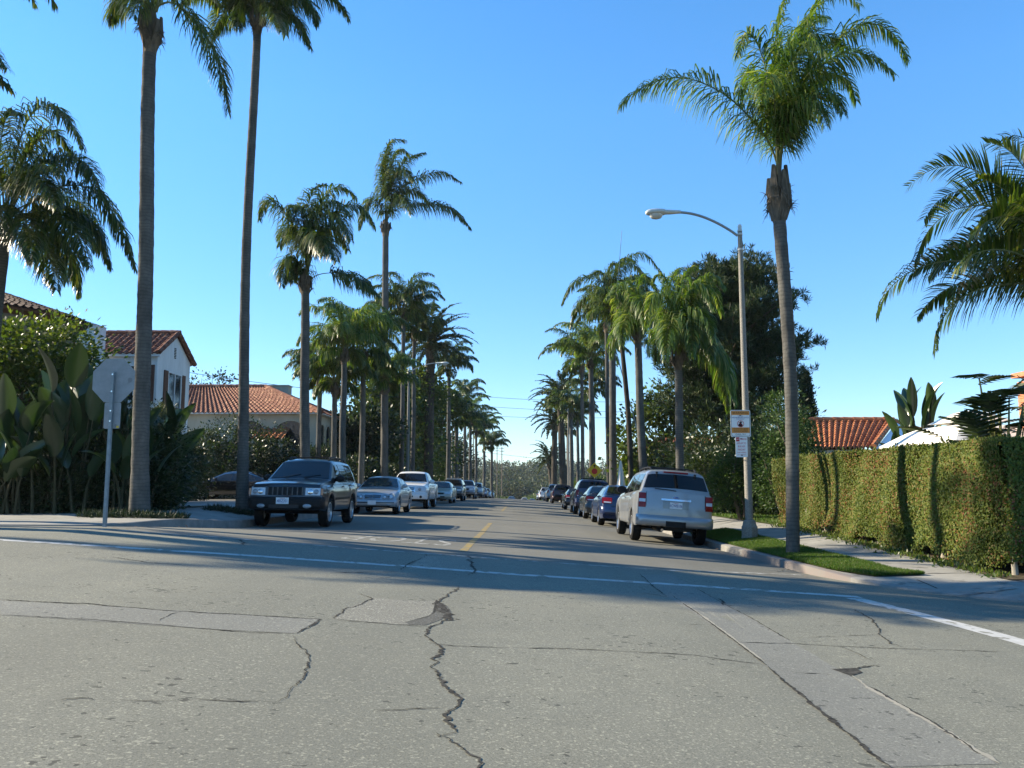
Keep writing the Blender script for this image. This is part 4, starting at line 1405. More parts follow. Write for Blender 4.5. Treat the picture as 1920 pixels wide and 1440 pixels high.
# the large pine on the right: flat clumps of needle tufts with sky between them
pb = g3(10.4, 41)
pt = thing('pine_tree', 'big dark pine with clumped needles rising behind the right palms', 'tree', pb)
mb = MB()
limb(mb, (0, 0, -.2), (.1, 0, 5.2), .42, .32, 8, .05)
limb(mb, (.1, 0, 5), (-.3, 0, 11.2), .32, .08, 8, .08)
tuft = []
heads = []
for i in range(130):
    u = i / 129
    h = 4.4 + 7.6 * u ** .9
    wmax = float(np.interp(h, [4.2, 5.5, 7.5, 9.5, 11.0, 12.0, 12.8], [2.6, 3.6, 4.15, 4.1, 3.5, 2.4, .8]))
    a = i * 2.4 + rnd.uniform(-.5, .5)
    rr = wmax * rnd.uniform(.35, 1.0)
    e = Vector((math.cos(a) * rr - .1, math.sin(a) * rr * .9, h + rnd.uniform(-.2, .5)))
    s = Vector((0, 0, max(3.6, h - rr * rnd.uniform(.25, .55))))
    limb(mb, s, e, .10, .025, 6, .18)
    for k in range(4):
        heads.append((s.lerp(e, 1 - .22 * k), .62 - .06 * k))
mb.build('trunk', M['bark'], pt, smooth=60)
out = []
for (c, cr) in heads:
    for k in range(15):
        o = np.clip(nrng.normal(size=3), -1.5, 1.5) * np.array([cr, cr, cr * .5]) * .72
        q = np.array(c) + o
        kk = 20
        D = nrng.normal(size=(kk, 3)) * .55 + np.array([0, 0, .75]) + o / cr * .35
        out.append(leaves(np.repeat(q[None], kk, 0) + nrng.normal(size=(kk, 3)) * .045, D, .30, .13))
arrays_obj('crown', np.concatenate(out, 0), 4, M['pine'], pt)

tree('leafy_tree', 'bright broad-leaved tree between the right palm trunks', g3(9.2, 52), [((-1.2, 0, 4.3), (2.3, 2.0, 2.6), 3), ((.8, 0, 6.4), (2.2, 2, 2.0), 2), ((-1.6, 0, 2.2), (1.6, 1.5, 1.6), 1.2)], .2, 'broad', nclump=170, nleaf=42, crad=.4, size=.26, asp=.8)
tree('leafy_tree', 'dark undergrowth tree at the foot of the big pine', g3(8.6, 36.5), [((0, 0, 2.2), (2.1, 1.6, 1.9), 2), ((1.6, 0.4, 3.2), (1.5, 1.5, 1.8), 1.2)], .14, 'broad_dark', nclump=150, nleaf=44, crad=.34, size=.17)
tree('leafy_tree', 'dark bushy tree between the pine and the juniper', g3(11.0, 34), [((-.6, 0, 2.6), (1.6, 1.5, 2.0), 2)], .16, 'pine', nclump=150, nleaf=46, crad=.32, size=.16, asp=.3)

for (x, y, h, w, label) in ((7.6, 33, 2.3, 1.3, 'dark bush right behind the silver off-roader'), (9.6, 30.5, 2.2, 1.5, 'dark bush between the junipers and the cream house'), (8.4, 40, 3.4, 1.9, 'dark bush before the cream house wall'), (10.3, 37.5, 3.2, 1.8, 'tall dark bush under the right side of the pine')):
    shrub(label, g3(x, y), [((0, 0, h * .5), (w, w, h * .72), 1)], 'broad_dark', 200, 60, .24, .15, .45, 'dark bushes below the pine', low=-.95)

# twisted junipers beyond the hedge
for (x, y, label, bl, lo) in (
        (8.0, 25.4, 'tall twisted juniper filling the gap between lamp pole and hedge', [((0, 0, 2.6), (.62, .6, 1.5), 2), ((.5, .1, 1.7), (.62, .6, 1.3), 2), ((-.45, 0, 1.5), (.55, .55, 1.2), 1.6), ((.15, 0, .8), (.9, .7, .75), 1.5)], 0),
        (7.2, 27.6, 'lower juniper left of the lamp pole with a ragged outline', [((0, 0, 1.3), (.7, .6, 1.1), 2), ((-.5, 0, 1.0), (.5, .5, .9), 1), ((.35, 0, 2.1), (.5, .5, .9), 1)], 0),
        (8.7, 26.6, 'broad juniper behind the far end of the hedge', [((0, 0, 2.0), (.7, .8, 1.3), 2), ((.3, 0, 1.4), (.7, .8, 1.1), 1.5)], 0)):
    root = thing('juniper', label, 'shrub', g3(x, y), 0, 'junipers by the hedge')
    mb = MB()
    for b in bl * 2:
        limb(mb, (0, 0, -.1), Vector(b[0]) + Vector((rnd.gauss(0, .2), rnd.gauss(0, .2), .4)), .09, .02, 7, .4)
    mb.build('trunk', M['bark'], root, smooth=60)
    arrays_obj('crown', cloud(bl, 190, 60, .15, .11, .32, .6, -.8, 1.0), 4, M['juniper'], root)
# cypress
root = thing('cypress', 'narrow dark cypress pointing up beside the leaning right trunk', 'tree', g3(14.9, 43.5))
mb = MB()
mb.tube([(0, 0, -.2), (0, 0, 6.6)], [.14, .02], 8)
mb.build('trunk', M['bark'], root, smooth=60)
cl = []
for i in range(240):
    u = rnd.random() ** .8
    a = rnd.uniform(0, 6.28)
    rr = .78 * (1 - u) ** .75 * (.75 + .25 * rnd.random()) + .04
    c = np.array([math.cos(a) * rr, math.sin(a) * rr, .4 + 6.5 * u])
    kk = 42
    cl.append(leaves(c + nrng.normal(size=(kk, 3)) * np.array([.1, .1, .16]), nrng.normal(size=(kk, 3)) * .35 + np.array([math.cos(a) * .35, math.sin(a) * .35, 1]), .16, .35))
arrays_obj('crown', np.concatenate(cl, 0), 4, M['cypress'], root)

# clipped hedge on the right
HX, HY0, HY1 = 7.22, 12.55, 23.8
hroot = thing('hedge', 'long clipped hedge with flat top and reddish new leaves along the right walk', 'hedge', g3(HX + .7, 17.5))
hb = hroot.location


def htop(y):
    return 1.76 + .02 * math.sin(y * 2.1) + .015 * math.sin(y * 5.3)


def hbulge(y, z):
    return .05 * math.sin(y * 1.7 + z) + .035 * math.sin(y * 4.1 + 1.3 * z) + .06 * math.sin(z * 2.2 + y * .6)


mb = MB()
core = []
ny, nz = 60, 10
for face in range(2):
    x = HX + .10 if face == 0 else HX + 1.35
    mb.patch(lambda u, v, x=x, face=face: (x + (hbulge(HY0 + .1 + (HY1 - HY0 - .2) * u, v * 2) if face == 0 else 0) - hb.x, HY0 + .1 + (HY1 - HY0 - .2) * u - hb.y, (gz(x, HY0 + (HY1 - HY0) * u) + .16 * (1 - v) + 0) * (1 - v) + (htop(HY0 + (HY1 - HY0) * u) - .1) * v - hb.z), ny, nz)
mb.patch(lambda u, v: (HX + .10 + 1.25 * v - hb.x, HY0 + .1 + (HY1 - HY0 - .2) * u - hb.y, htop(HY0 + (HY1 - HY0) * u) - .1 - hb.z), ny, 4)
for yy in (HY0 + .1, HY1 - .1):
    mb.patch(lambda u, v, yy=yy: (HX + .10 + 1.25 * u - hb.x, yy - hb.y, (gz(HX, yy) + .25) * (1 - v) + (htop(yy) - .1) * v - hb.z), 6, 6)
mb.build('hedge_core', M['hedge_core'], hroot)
K = 130000
yy = nrng.uniform(HY0, HY1, K)
zz = nrng.uniform(0, 1, K)
P = np.zeros((K, 3))
D = nrng.normal(size=(K, 3)) * np.array([.28, 1, 1])
for i in range(K):
    y = yy[i]
    g0 = gz(HX, y)
    ragged = .10 + .12 * math.sin(y * 2.6) + .07 * math.sin(y * 7.1)
    z0 = g0 + max(.04, ragged)
    z = z0 + (htop(y) - z0) * zz[i]
    fray = max(0, .35 - (z - z0)) * .25
    P[i] = (HX + hbulge(y, z) + abs(nrng.normal()) * .028 + nrng.normal() * fray - hb.x, y - hb.y, z - hb.z)
    D[i] += (-.12, 0, .15)
L1 = leaves(P, D, .043, .62, nrm=(-1, 0, .3), nvar=.34)
K = 16000
P = np.stack([nrng.uniform(HX, HX + 1.4, K) - hb.x, nrng.uniform(HY0, HY1, K) - hb.y, np.zeros(K)], 1)
P[:, 2] = [htop(v + hb.y) - abs(nrng.normal()) * .04 - hb.z for v in P[:, 1]]
L2 = leaves(P, nrng.normal(size=(K, 3)) * .6 + np.array([0, 0, .3]), .052, .6, nrm=(0, 0, 1), nvar=.5)
K = 12000
P = np.zeros((K, 3))
for i in range(K):
    x = nrng.uniform(HX, HX + 1.4)
    z = nrng.uniform(gz(HX, HY0) + .22, htop(HY0))
    P[i] = (x - hb.x, HY0 + hbulge(x * 2, z) * .6 + abs(nrng.normal()) * .05 - hb.y, z - hb.z)
L3 = leaves(P, nrng.normal(size=(K, 3)) * np.array([1, .3, 1]), .052, .6, nrm=(0, -1, .3), nvar=.45)
# the hedge turns the corner and runs on along the cross street
XE = 15.5
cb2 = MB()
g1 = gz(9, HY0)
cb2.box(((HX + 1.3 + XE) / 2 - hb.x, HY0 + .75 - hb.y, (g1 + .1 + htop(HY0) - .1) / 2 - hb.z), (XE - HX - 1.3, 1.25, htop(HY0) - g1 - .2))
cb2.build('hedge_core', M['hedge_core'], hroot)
K = 30000
P = np.zeros((K, 3))
for i in range(K):
    x = nrng.uniform(HX + 1.35, XE)
    z = nrng.uniform(gz(x, HY0) + .1, htop(HY0))
    P[i] = (x - hb.x, HY0 + hbulge(x * 2, z) * .6 + abs(nrng.normal()) * .05 - hb.y, z - hb.z)
L4 = leaves(P, nrng.normal(size=(K, 3)) * np.array([1, .3, 1]), .052, .6, nrm=(0, -1, .3), nvar=.45)
K = 9000
P = np.stack([nrng.uniform(HX + 1.35, XE, K) - hb.x, nrng.uniform(HY0, HY0 + 1.4, K) - hb.y, np.full(K, htop(HY0) - hb.z - .03) - np.abs(nrng.normal(size=K)) * .04], 1)
L5 = leaves(P, nrng.normal(size=(K, 3)) * .6 + np.array([0, 0, .3]), .052, .6, nrm=(0, 0, 1), nvar=.5)
# stray shoots the shears have missed
K = 420
P = np.stack([nrng.uniform(HX, HX + 1.3, K) - hb.x, nrng.uniform(HY0, HY1, K) - hb.y, np.zeros(K)], 1)
P[:, 2] = [htop(v + hb.y) + abs(nrng.normal()) * .035 - hb.z for v in P[:, 1]]
L6 = leaves(P, nrng.normal(size=(K, 3)) * .4 + np.array([0, 0, 1]), .07, .4)
arrays_obj('foliage', np.concatenate([L1, L2, L3, L4, L5, L6], 0), 4, M['hedge'], hroot)
for y in (12.75, 13.9, 15.1, 16.2, 17.5, 18.6, 19.3, 20.4, 21.6):
    x = HX + .16 + rnd.uniform(-.05, .1)
    g = gz(x, y)
    mb = MB()
    limb(mb, Vector((x, y, g - .05)) - hb, Vector((x + rnd.uniform(0, .1), y + rnd.uniform(-.06, .06), g + .75)) - hb, .05, .035, 5, .15)
    mb.build('stem', M['pale_bark'], hroot, smooth=60)
# low weeds in the bed in front of it
K = 1500
P = np.stack([nrng.normal(7.02, .13, K), nrng.uniform(12.4, 23.2, K), np.zeros(K)], 1)
P[:, 2] = [gz(a, b) + .012 for a, b in P[:, :2]]
tag(arrays_obj('weeds', leaves(P, nrng.normal(size=(K, 3)) * .5 + np.array([0, 0, .8]), .085, .4), 4, M['broad']), kind='stuff')

# grass blades on the parkway by the corner and beyond
K = 90000
gp = []
while len(gp) < K:
    y = 12.97 + 11.3 * rnd.random() ** 1.5
    x = rnd.uniform(4.6, 6.15)
    if kr(y) + .17 + .25 * sm(13.6, 12.9, y) < x < 5.84 + .3 * sm(13.6, 12.9, y):
        gp.append((x, y, gz(x, y) + .014))
gp = np.array(gp)
gq = leaves(gp, nrng.normal(size=(K, 3)) * .33 + np.array([0, 0, 1.0]), .055, .14)
K = 16000
g2 = np.stack([nrng.uniform(4.7, 5.82, K), nrng.uniform(27.4, 48, K), np.zeros(K)], 1)
g2[:, 2] = [gz(a, b) + .014 for a, b in g2[:, :2]]
g4 = np.stack([nrng.uniform(7.1, 12, K), nrng.uniform(23.4, 36, K), np.zeros(K)], 1)
g4[:, 2] = [gz(a, b) + .014 for a, b in g4[:, :2]]
g5 = np.concatenate([g2, g4], 0)
gq2 = leaves(g5, nrng.normal(size=(len(g5), 3)) * .33 + np.array([0, 0, 1.0]), .11, .16)
tag(arrays_obj('grass', np.concatenate([gq, gq2], 0), 4, M['grass']), kind='stuff')
# dark clumps of mondo grass round the left trunks
gl = []
for (cx, cy, rx, ry, k) in ((-8.2, 17.6, 1.15, .55, 2600), (-7.75, 22.4, .8, .6, 1500)):
    a = nrng.uniform(0, 6.283, k)
    r = np.sqrt(nrng.uniform(0, 1, k))
    q = np.stack([cx + rx * r * np.cos(a), cy + ry * r * np.sin(a), np.zeros(k)], 1)
    q[:, 2] = [gz(u, v) for u, v in q[:, :2]]
    gl.append(q)
gl = np.concatenate(gl, 0)
tag(arrays_obj('ground_cover', leaves(gl, nrng.normal(size=(len(gl), 3)) * .7 + np.array([0, 0, .6]), .17, .1), 4, M['cypress']), kind='stuff')


# ------------------------------------------------------------------ paddle-leaved plants
def paddle(mb, base, d, length, width, fold=.35, arch=.5, seg=8):
    """one banana-like leaf: folded along the midrib, arching"""
    d = Vector(d).normalized()
    side = d.cross(UP)
    side = side.normalized() if side.length > .1 else Vector((1, 0, 0))
    side = (Matrix.Rotation(rnd.uniform(-1.2, 1.2), 3, d) @ side)
    p = Vector(base)
    rows = []
    for i in range(seg + 1):
        u = i / seg
        w = width * .5 * (math.sin(math.pi * (u * .96 + .02) ** .8) ** .75)
        nn = side.cross(d).normalized()
        rows.append((p - side * w + nn * w * fold, p - side * w * .5 + nn * w * fold * .35, p.copy(), p + side * w * .5 + nn * w * fold * .35, p + side * w + nn * w * fold))
        d = (d - UP * arch * .12 - nn * .02).normalized()
        p = p + d * length / seg
    vs = [q for r in rows for q in r]
    fs = [(i * 5 + k, i * 5 + k + 1, (i + 1) * 5 + k + 1, (i + 1) * 5 + k) for i in range(seg) for k in range(4)]
    mb.add(vs, fs)


def paddle_plant(label, base, n, h, ll, lw, seed, spread=.5, group='paddle-leaved garden plants', cat='plant', lean=(0, 0)):
    global rnd
    keep, rnd = rnd, random.Random(seed)
    root = thing('bird_of_paradise_plant', label, cat, base, 0, group)
    lf, st = MB(), MB()
    for i in range(n):
        a = i * 2.4 + rnd.uniform(-.4, .4)
        sp = spread * rnd.uniform(.25, 1.0)
        b = Vector((rnd.gauss(0, .18), rnd.gauss(0, .18), 0))
        hh = h * rnd.uniform(.55, 1.0)
        t = b + Vector((math.cos(a) * sp * h * .4 + lean[0], math.sin(a) * sp * h * .4 + lean[1], hh))
        m_ = b.lerp(t, .55) + UP * .2
        st.tube([b, b.lerp(m_, .5), m_, t], [.045, .035, .026, .016], 6, cap=False)
        d = (t - m_).normalized() + Vector((math.cos(a) * sp * .5, math.sin(a) * sp * .5, .25))
        paddle(lf, t, d, ll * rnd.uniform(.75, 1.15), lw * rnd.uniform(.8, 1.2), rnd.uniform(.15, .6), rnd.uniform(.1, 1.0))
    st.build('stem', M['petiole'], root, smooth=60)
    lf.build('foliage', M['paddle'], root, smooth=80)
    rnd = keep
    return root


paddle_plant('paddle-leaved plant at the far left with a few lit upright leaves', g3(-12.1, 19.6), 13, 2.2, 1.25, .46, 3)
paddle_plant('tall paddle-leaved plant with the biggest broad leaf, left of the stop sign', g3(-11.0, 20.0), 15, 3.0, 1.4, .56, 4)
paddle_plant('paddle-leaved plant right behind the stop sign pole, one bright leaf above it', g3(-10.3, 20.8), 11, 3.2, 1.1, .42, 8, spread=.35)
paddle_plant('low paddle-leaved plant between stop sign and the thick trunk', g3(-9.9, 21.3), 9, 1.7, 1.0, .4, 9)
paddle_plant('paddle-leaved plant just right of the thick trunk, fan of lit leaves', g3(-10.1, 23.2), 13, 2.1, 1.15, .46, 10, spread=.7)
paddle_plant('short paddle-leaved plant at the pavement edge by the left picture border', g3(-11.9, 19.1), 10, 1.15, 1.0, .36, 21, spread=.7)
paddle_plant('short paddle-leaved plant at the pavement edge left of the stop sign post', g3(-10.9, 19.3), 10, 1.35, 1.0, .36, 22, spread=.6)
paddle_plant('short paddle-leaved plant between the stop sign post and the thick trunk', g3(-9.7, 20.2), 10, 1.2, .95, .34, 23, spread=.6)
paddle_plant('paddle-leaved plant behind the hedge, its leaves above the white canopy', g3(10.0, 21.0), 26, 2.95, .95, .30, 14, spread=.34)

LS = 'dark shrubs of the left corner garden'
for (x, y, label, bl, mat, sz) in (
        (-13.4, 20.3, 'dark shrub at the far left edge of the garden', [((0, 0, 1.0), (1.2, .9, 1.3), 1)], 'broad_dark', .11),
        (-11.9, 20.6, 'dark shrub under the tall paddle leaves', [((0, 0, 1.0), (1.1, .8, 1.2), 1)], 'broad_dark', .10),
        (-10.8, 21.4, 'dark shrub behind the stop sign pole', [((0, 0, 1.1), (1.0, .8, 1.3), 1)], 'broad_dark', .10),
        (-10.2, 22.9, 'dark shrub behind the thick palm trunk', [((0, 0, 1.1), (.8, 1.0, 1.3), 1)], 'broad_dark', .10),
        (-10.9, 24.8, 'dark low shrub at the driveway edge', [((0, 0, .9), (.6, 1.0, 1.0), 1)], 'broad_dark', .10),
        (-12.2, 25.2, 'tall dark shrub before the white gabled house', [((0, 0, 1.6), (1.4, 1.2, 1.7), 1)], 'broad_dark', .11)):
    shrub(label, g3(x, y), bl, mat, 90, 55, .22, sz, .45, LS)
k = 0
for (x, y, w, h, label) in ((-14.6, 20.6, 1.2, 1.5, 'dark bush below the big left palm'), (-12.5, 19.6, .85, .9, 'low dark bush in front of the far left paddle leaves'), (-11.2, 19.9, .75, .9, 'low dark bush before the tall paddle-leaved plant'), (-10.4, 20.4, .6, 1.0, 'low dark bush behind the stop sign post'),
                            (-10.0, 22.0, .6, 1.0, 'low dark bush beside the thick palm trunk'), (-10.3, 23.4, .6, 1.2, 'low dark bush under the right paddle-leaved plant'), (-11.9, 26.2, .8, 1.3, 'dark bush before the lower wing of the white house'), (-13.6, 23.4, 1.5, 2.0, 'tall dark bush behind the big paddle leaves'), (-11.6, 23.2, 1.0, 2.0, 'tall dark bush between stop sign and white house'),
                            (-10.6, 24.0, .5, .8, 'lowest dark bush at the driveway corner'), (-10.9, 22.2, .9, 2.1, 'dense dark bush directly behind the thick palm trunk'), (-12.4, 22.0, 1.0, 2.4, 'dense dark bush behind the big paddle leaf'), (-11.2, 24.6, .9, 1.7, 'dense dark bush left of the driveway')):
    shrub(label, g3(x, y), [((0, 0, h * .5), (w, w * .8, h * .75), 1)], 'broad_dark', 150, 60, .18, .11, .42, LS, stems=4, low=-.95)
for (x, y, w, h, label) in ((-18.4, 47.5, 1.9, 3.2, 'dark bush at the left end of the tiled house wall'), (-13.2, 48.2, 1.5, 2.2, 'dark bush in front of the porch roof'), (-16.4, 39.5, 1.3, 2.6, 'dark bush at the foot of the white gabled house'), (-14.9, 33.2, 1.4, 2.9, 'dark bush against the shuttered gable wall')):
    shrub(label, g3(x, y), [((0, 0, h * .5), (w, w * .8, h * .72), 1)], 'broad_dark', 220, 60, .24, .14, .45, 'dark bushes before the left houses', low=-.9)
# light spiky tuft behind the sign
shrub('small pale feathery shrub beside the stop sign back', g3(-10.6, 24.2), [((0, 0, 2.55), (.28, .28, .5), 1)], 'olive', 26, 40, .12, .14, .12, None, stems=6)
shrub('pale feathery shrub in front of the shuttered window', g3(-11.4, 26.4), [((0, 0, 2.3), (.35, .35, .8), 1)], 'olive', 40, 40, .14, .14, .12, None, stems=6)
tree('leafy_tree', 'glossy light-leaved tree under the big palm at the left edge', g3(-13.6, 22.6), [((.3, 0, 4.4), (1.5, 1.1, 1.0), 2), ((-1.1, 0, 3.9), (1.2, 1.0, 1.5), 2), ((1.2, 0, 3.5), (.95, .9, .8), 1.2), ((-.3, -.2, 3.0), (1.2, .9, .9), 1.2)], .11, 'broad', nclump=260, nleaf=46, crad=.24, size=.15, asp=.5, fork=.5)
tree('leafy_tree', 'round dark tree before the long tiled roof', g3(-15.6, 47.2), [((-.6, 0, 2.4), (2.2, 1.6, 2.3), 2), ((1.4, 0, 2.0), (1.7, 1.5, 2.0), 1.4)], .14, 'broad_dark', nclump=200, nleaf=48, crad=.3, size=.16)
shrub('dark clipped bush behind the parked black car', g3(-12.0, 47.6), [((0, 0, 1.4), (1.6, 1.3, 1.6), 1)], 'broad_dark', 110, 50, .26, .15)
shrub('grey-green bush under the arched porch', g3(-12.4, 50), [((0, 0, 1.7), (1.1, 1.0, 1.6), 1)], 'olive', 90, 46, .24, .16)
tree('leafy_tree', 'thin bare-topped tree showing above the tiled roof', g3(-24, 62), [((0, 0, 8.6), (2.4, 1.6, .8), 2), ((-1.6, 0, 7.9), (1.2, 1, .6), 1), ((1.5, 0, 7.8), (1.2, 1, .6), 1)], .16, 'far', nclump=34, nleaf=26, crad=.4, size=.24, fork=.7)

# leafy trees behind the left palms
BT = 'leafy trees behind the left palms'
for (x, y, label, bl, mat, nc) in (
        (-11.8, 55, 'dark leafy tree behind the silver saloon', [((0, 0, 2.4), (2.2, 2, 2.6), 2), ((1.2, 0, 4.4), (1.7, 1.5, 1.8), 1)], 'broad_dark', 260),
        (-11.6, 64, 'sunlit yellow-green tree between the left palm trunks', [((0, 0, 4.0), (2.7, 2.2, 3.2), 2), ((.9, 0, 7.4), (2.2, 2, 2.2), 1.5)], 'broad', 300),
        (-10.6, 74, 'tall yellow-green tree behind the left street lamp', [((0, 0, 4.6), (2.8, 2.4, 3.6), 2), ((1.0, 0, 9.0), (2.4, 2, 2.4), 1.6)], 'broad', 320),
        (-10.4, 86, 'broad tree below the date palm fronds', [((0, 0, 4.4), (3.2, 2.4, 3.8), 2), ((1.4, 0, 9.0), (2.6, 2, 2.6), 1.5)], 'broad', 300),
        (-11.0, 100, 'dark tree deep in the left row', [((0, 0, 4.4), (3.4, 2.6, 4.2), 2)], 'broad_dark', 260),
        (-10.5, 122, 'dark tree closing the far left row', [((0, 0, 4.4), (3.6, 2.6, 4.2), 2)], 'broad_dark', 240),
        (-14.8, 66, 'dark tree left of the yellow-green one', [((0, 0, 3.0), (2.8, 2.4, 3.0), 2)], 'broad_dark', 150)):
    tree('leafy_tree', label, g3(x, y), bl, .2, mat, 'pale_bark', nclump=nc, nleaf=40, crad=.5, size=.30, asp=.7, group=BT)
for (x, y, label, w) in ((-9.6, 47, 'dark hedge-like shrub behind the silver saloon', 1.3), (-9.9, 52, 'dark shrub beside the white pickup', 1.4), (-9.8, 60, 'dark shrub beyond the white pickup', 1.5), (-9.7, 70, 'dark shrub under the date palm', 1.6), (-9.9, 82, 'dark shrub behind the cream saloon', 1.8), (-9.6, 95, 'dark shrub by the far left cars', 1.9)):
    shrub(label, g3(x, y), [((0, 0, .95), (1.3, w * 1.6, 1.25), 1)], 'broad_dark', 120, 44, .3, .2, .5, 'dark shrubs along the left walk')
for (x, y, label, w, mat) in ((8.4, 45, 'dark shrub behind the blue saloon', 1.5, 'broad_dark'), (8.2, 60, 'shrub behind the dark blue off-roader', 1.7, 'broad'), (8.6, 72, 'shrub behind the warning sign', 1.9, 'broad'), (8.0, 88, 'shrub behind the dark red pickup', 2.0, 'broad'), (7.6, 106, 'shrub at the far end of the right walk', 2.2, 'broad')):
    shrub(label, g3(x, y), [((0, 0, 1.0), (1.5, w * 1.6, 1.3), 1)], mat, 110, 44, .3, .2, .5, 'shrubs along the right walk')

# cut-leaf plant over the near end of the hedge
root = thing('cutleaf_plant', 'tall cut-leaved plant with glossy lobed leaves over the near end of the hedge', 'plant', g3(8.45, 14.9))
lf, st = MB(), MB()
for i in range(30):
    a = rnd.uniform(0, 6.28)
    t0 = Vector((rnd.gauss(0, .3) + .25 * (i % 3), rnd.gauss(0, .25), 1.7 + 1.5 * rnd.random() ** 1.1))
    if i < 4:
        t0 = Vector((.05 - .12 * i, -.1, 2.75 - .26 * i))
    d = Vector((math.cos(a), math.sin(a), rnd.uniform(.2, .9))).normalized()
    if i < 4:
        d = Vector((.55 - .3 * i, -.2, .85)).normalized()
    b0 = Vector((rnd.gauss(0, .1), rnd.gauss(0, .1), 0))
    st.tube([b0, b0.lerp(t0, .6) + UP * .15, t0], [.03, .024, .014], 5, cap=False)
    le = rnd.uniform(.75, 1.15)
    side = d.cross(UP).normalized()
    nn = side.cross(d)
    for k in range(12):
        u = k / 11
        q = t0 + d * le * u - UP * .25 * u * u
        for sg in (-1, 1):
            ll_ = le * .46 * math.sin(math.pi * (u * .85 + .12))
            e = q + (side * sg + d * .55 - UP * .25).normalized() * ll_
            w = d * le * .032
            mid = q.lerp(e, .55) + nn * .02
            lf.add((q - w, q + w, mid + w * .9, e, mid - w * .9), ((0, 1, 2, 3, 4),))
st.build('stem', M['rachis'], root, smooth=60)
lf.build('foliage', M['broad_dark'], root)
# bare vines on the trellis at the right edge
root = thing('trellis', 'wooden trellis with bare brown vines at the right edge', 'trellis', g3(10.1, 15.4))
fm, vm = MB(), MB()
fx = -.28
for k in range(5):
    fm.box((fx + .42 * k, 0, 1.55), (.04, .04, 3.2))
for k in range(5):
    fm.box((fx + .84, .035, .6 + .6 * k), (1.75, .03, .035))
fm.build('trellis_frame', M['wood'], root)
for k in range(60):
    x0 = rnd.uniform(-.3, 1.4)
    pts = [Vector((x0 + rnd.gauss(0, .12) * j / 3, -.05 + rnd.gauss(0, .05), .9 + 2.35 * j / 8 + rnd.gauss(0, .05))) for j in range(9)]
    if k % 3 == 0:
        pts += [pts[-1] + Vector((-.18, -.05, .05)), pts[-1] + Vector((-.34, -.05, -.25)), pts[-1] + Vector((-.36, -.06, -.8))]
    vm.tube(pts, .008, 4, cap=False)
vm.build('vine', M['vine'], root)

# trees far down the street and on the hill
FT = 'far trees at the end of the street'
for (px, py, Y, w, h, label, mat) in (
        (965, 905, 330, 17, 9, 'round light green tree in the far middle of the street', 'far'),
        (938, 930, 230, 7, 6, 'bright bush at the far left kerb end', 'broad'),
        (1012, 920, 240, 6, 7, 'light green tree by the far right cars', 'broad'),
        (1000, 925, 280, 6, 5, 'small light tree left of the far right cars', 'broad'),
        (925, 885, 420, 26, 12, 'dark rounded tree on the hill at the left', 'far'),
        (975, 878, 520, 34, 14, 'dark hill tree in the middle of the skyline', 'far'),
        (1000, 872, 560, 30, 15, 'hill tree just left of the short date palm', 'far'),
        (945, 872, 600, 34, 15, 'hill tree below the far poles', 'far'),
        (1060, 885, 420, 30, 14, 'hill tree seen between the right trunks', 'far'),
        (1110, 880, 480, 36, 15, 'hill tree behind the warning sign', 'far'),
        (880, 880, 460, 34, 16, 'hill tree behind the left row', 'far')):
    top = at(px, py, Y)
    z0 = top.z - h
    bl = [((0, 0, h * .55), (w * .5, w * .4, h * .45), 2), ((w * .25, 0, h * .5), (w * .35, w * .3, h * .38), 1), ((-w * .28, 0, h * .46), (w * .33, w * .3, h * .36), 1)]
    tree('leafy_tree', label, (top.x, Y, z0), bl, .03 * h, mat, nclump=110, nleaf=40, crad=w * .07, size=w * .045, asp=.7, group=FT, limbs=5)
# the wood on the hill beyond
blobs = []
for i in range(46):
    x = -260 + 12 * i + rnd.uniform(-6, 6)
    y = 640 + rnd.uniform(-60, 60)
    blobs.append(((x, y, zhill(x, y) + 5), (13, 12, 8 + rnd.random() * 4), 1))
for i in range(40):
    x = -320 + 16 * i + rnd.uniform(-8, 8)
    y = 470 + rnd.uniform(-50, 40)
    blobs.append(((x, y, zhill(x, y) + 4), (14, 12, 6 + rnd.random() * 4), 1))
for i in range(30):
    x = -60 + 4 * i
    y = 380 + rnd.uniform(-40, 20)
    blobs.append(((x, y, zhill(x, y) + 2), (8, 8, 5 + rnd.random() * 2), 1))
tag(arrays_obj('far_wood', cloud(blobs, 4200, 34, 1.7, 1.25, .8, .6, -.3), 4, M['far']), kind='stuff')
# ------------------------------------------------------------------ vehicles
def interp(T, y):
    if y <= T[0][0]:
        return T[0][1]
    for (a, b), (c, d) in zip(T[:-1], T[1:]):
        if y <= c:
            return b + (d - b) * (y - a) / max(1e-6, c - a)
    return T[-1][1]


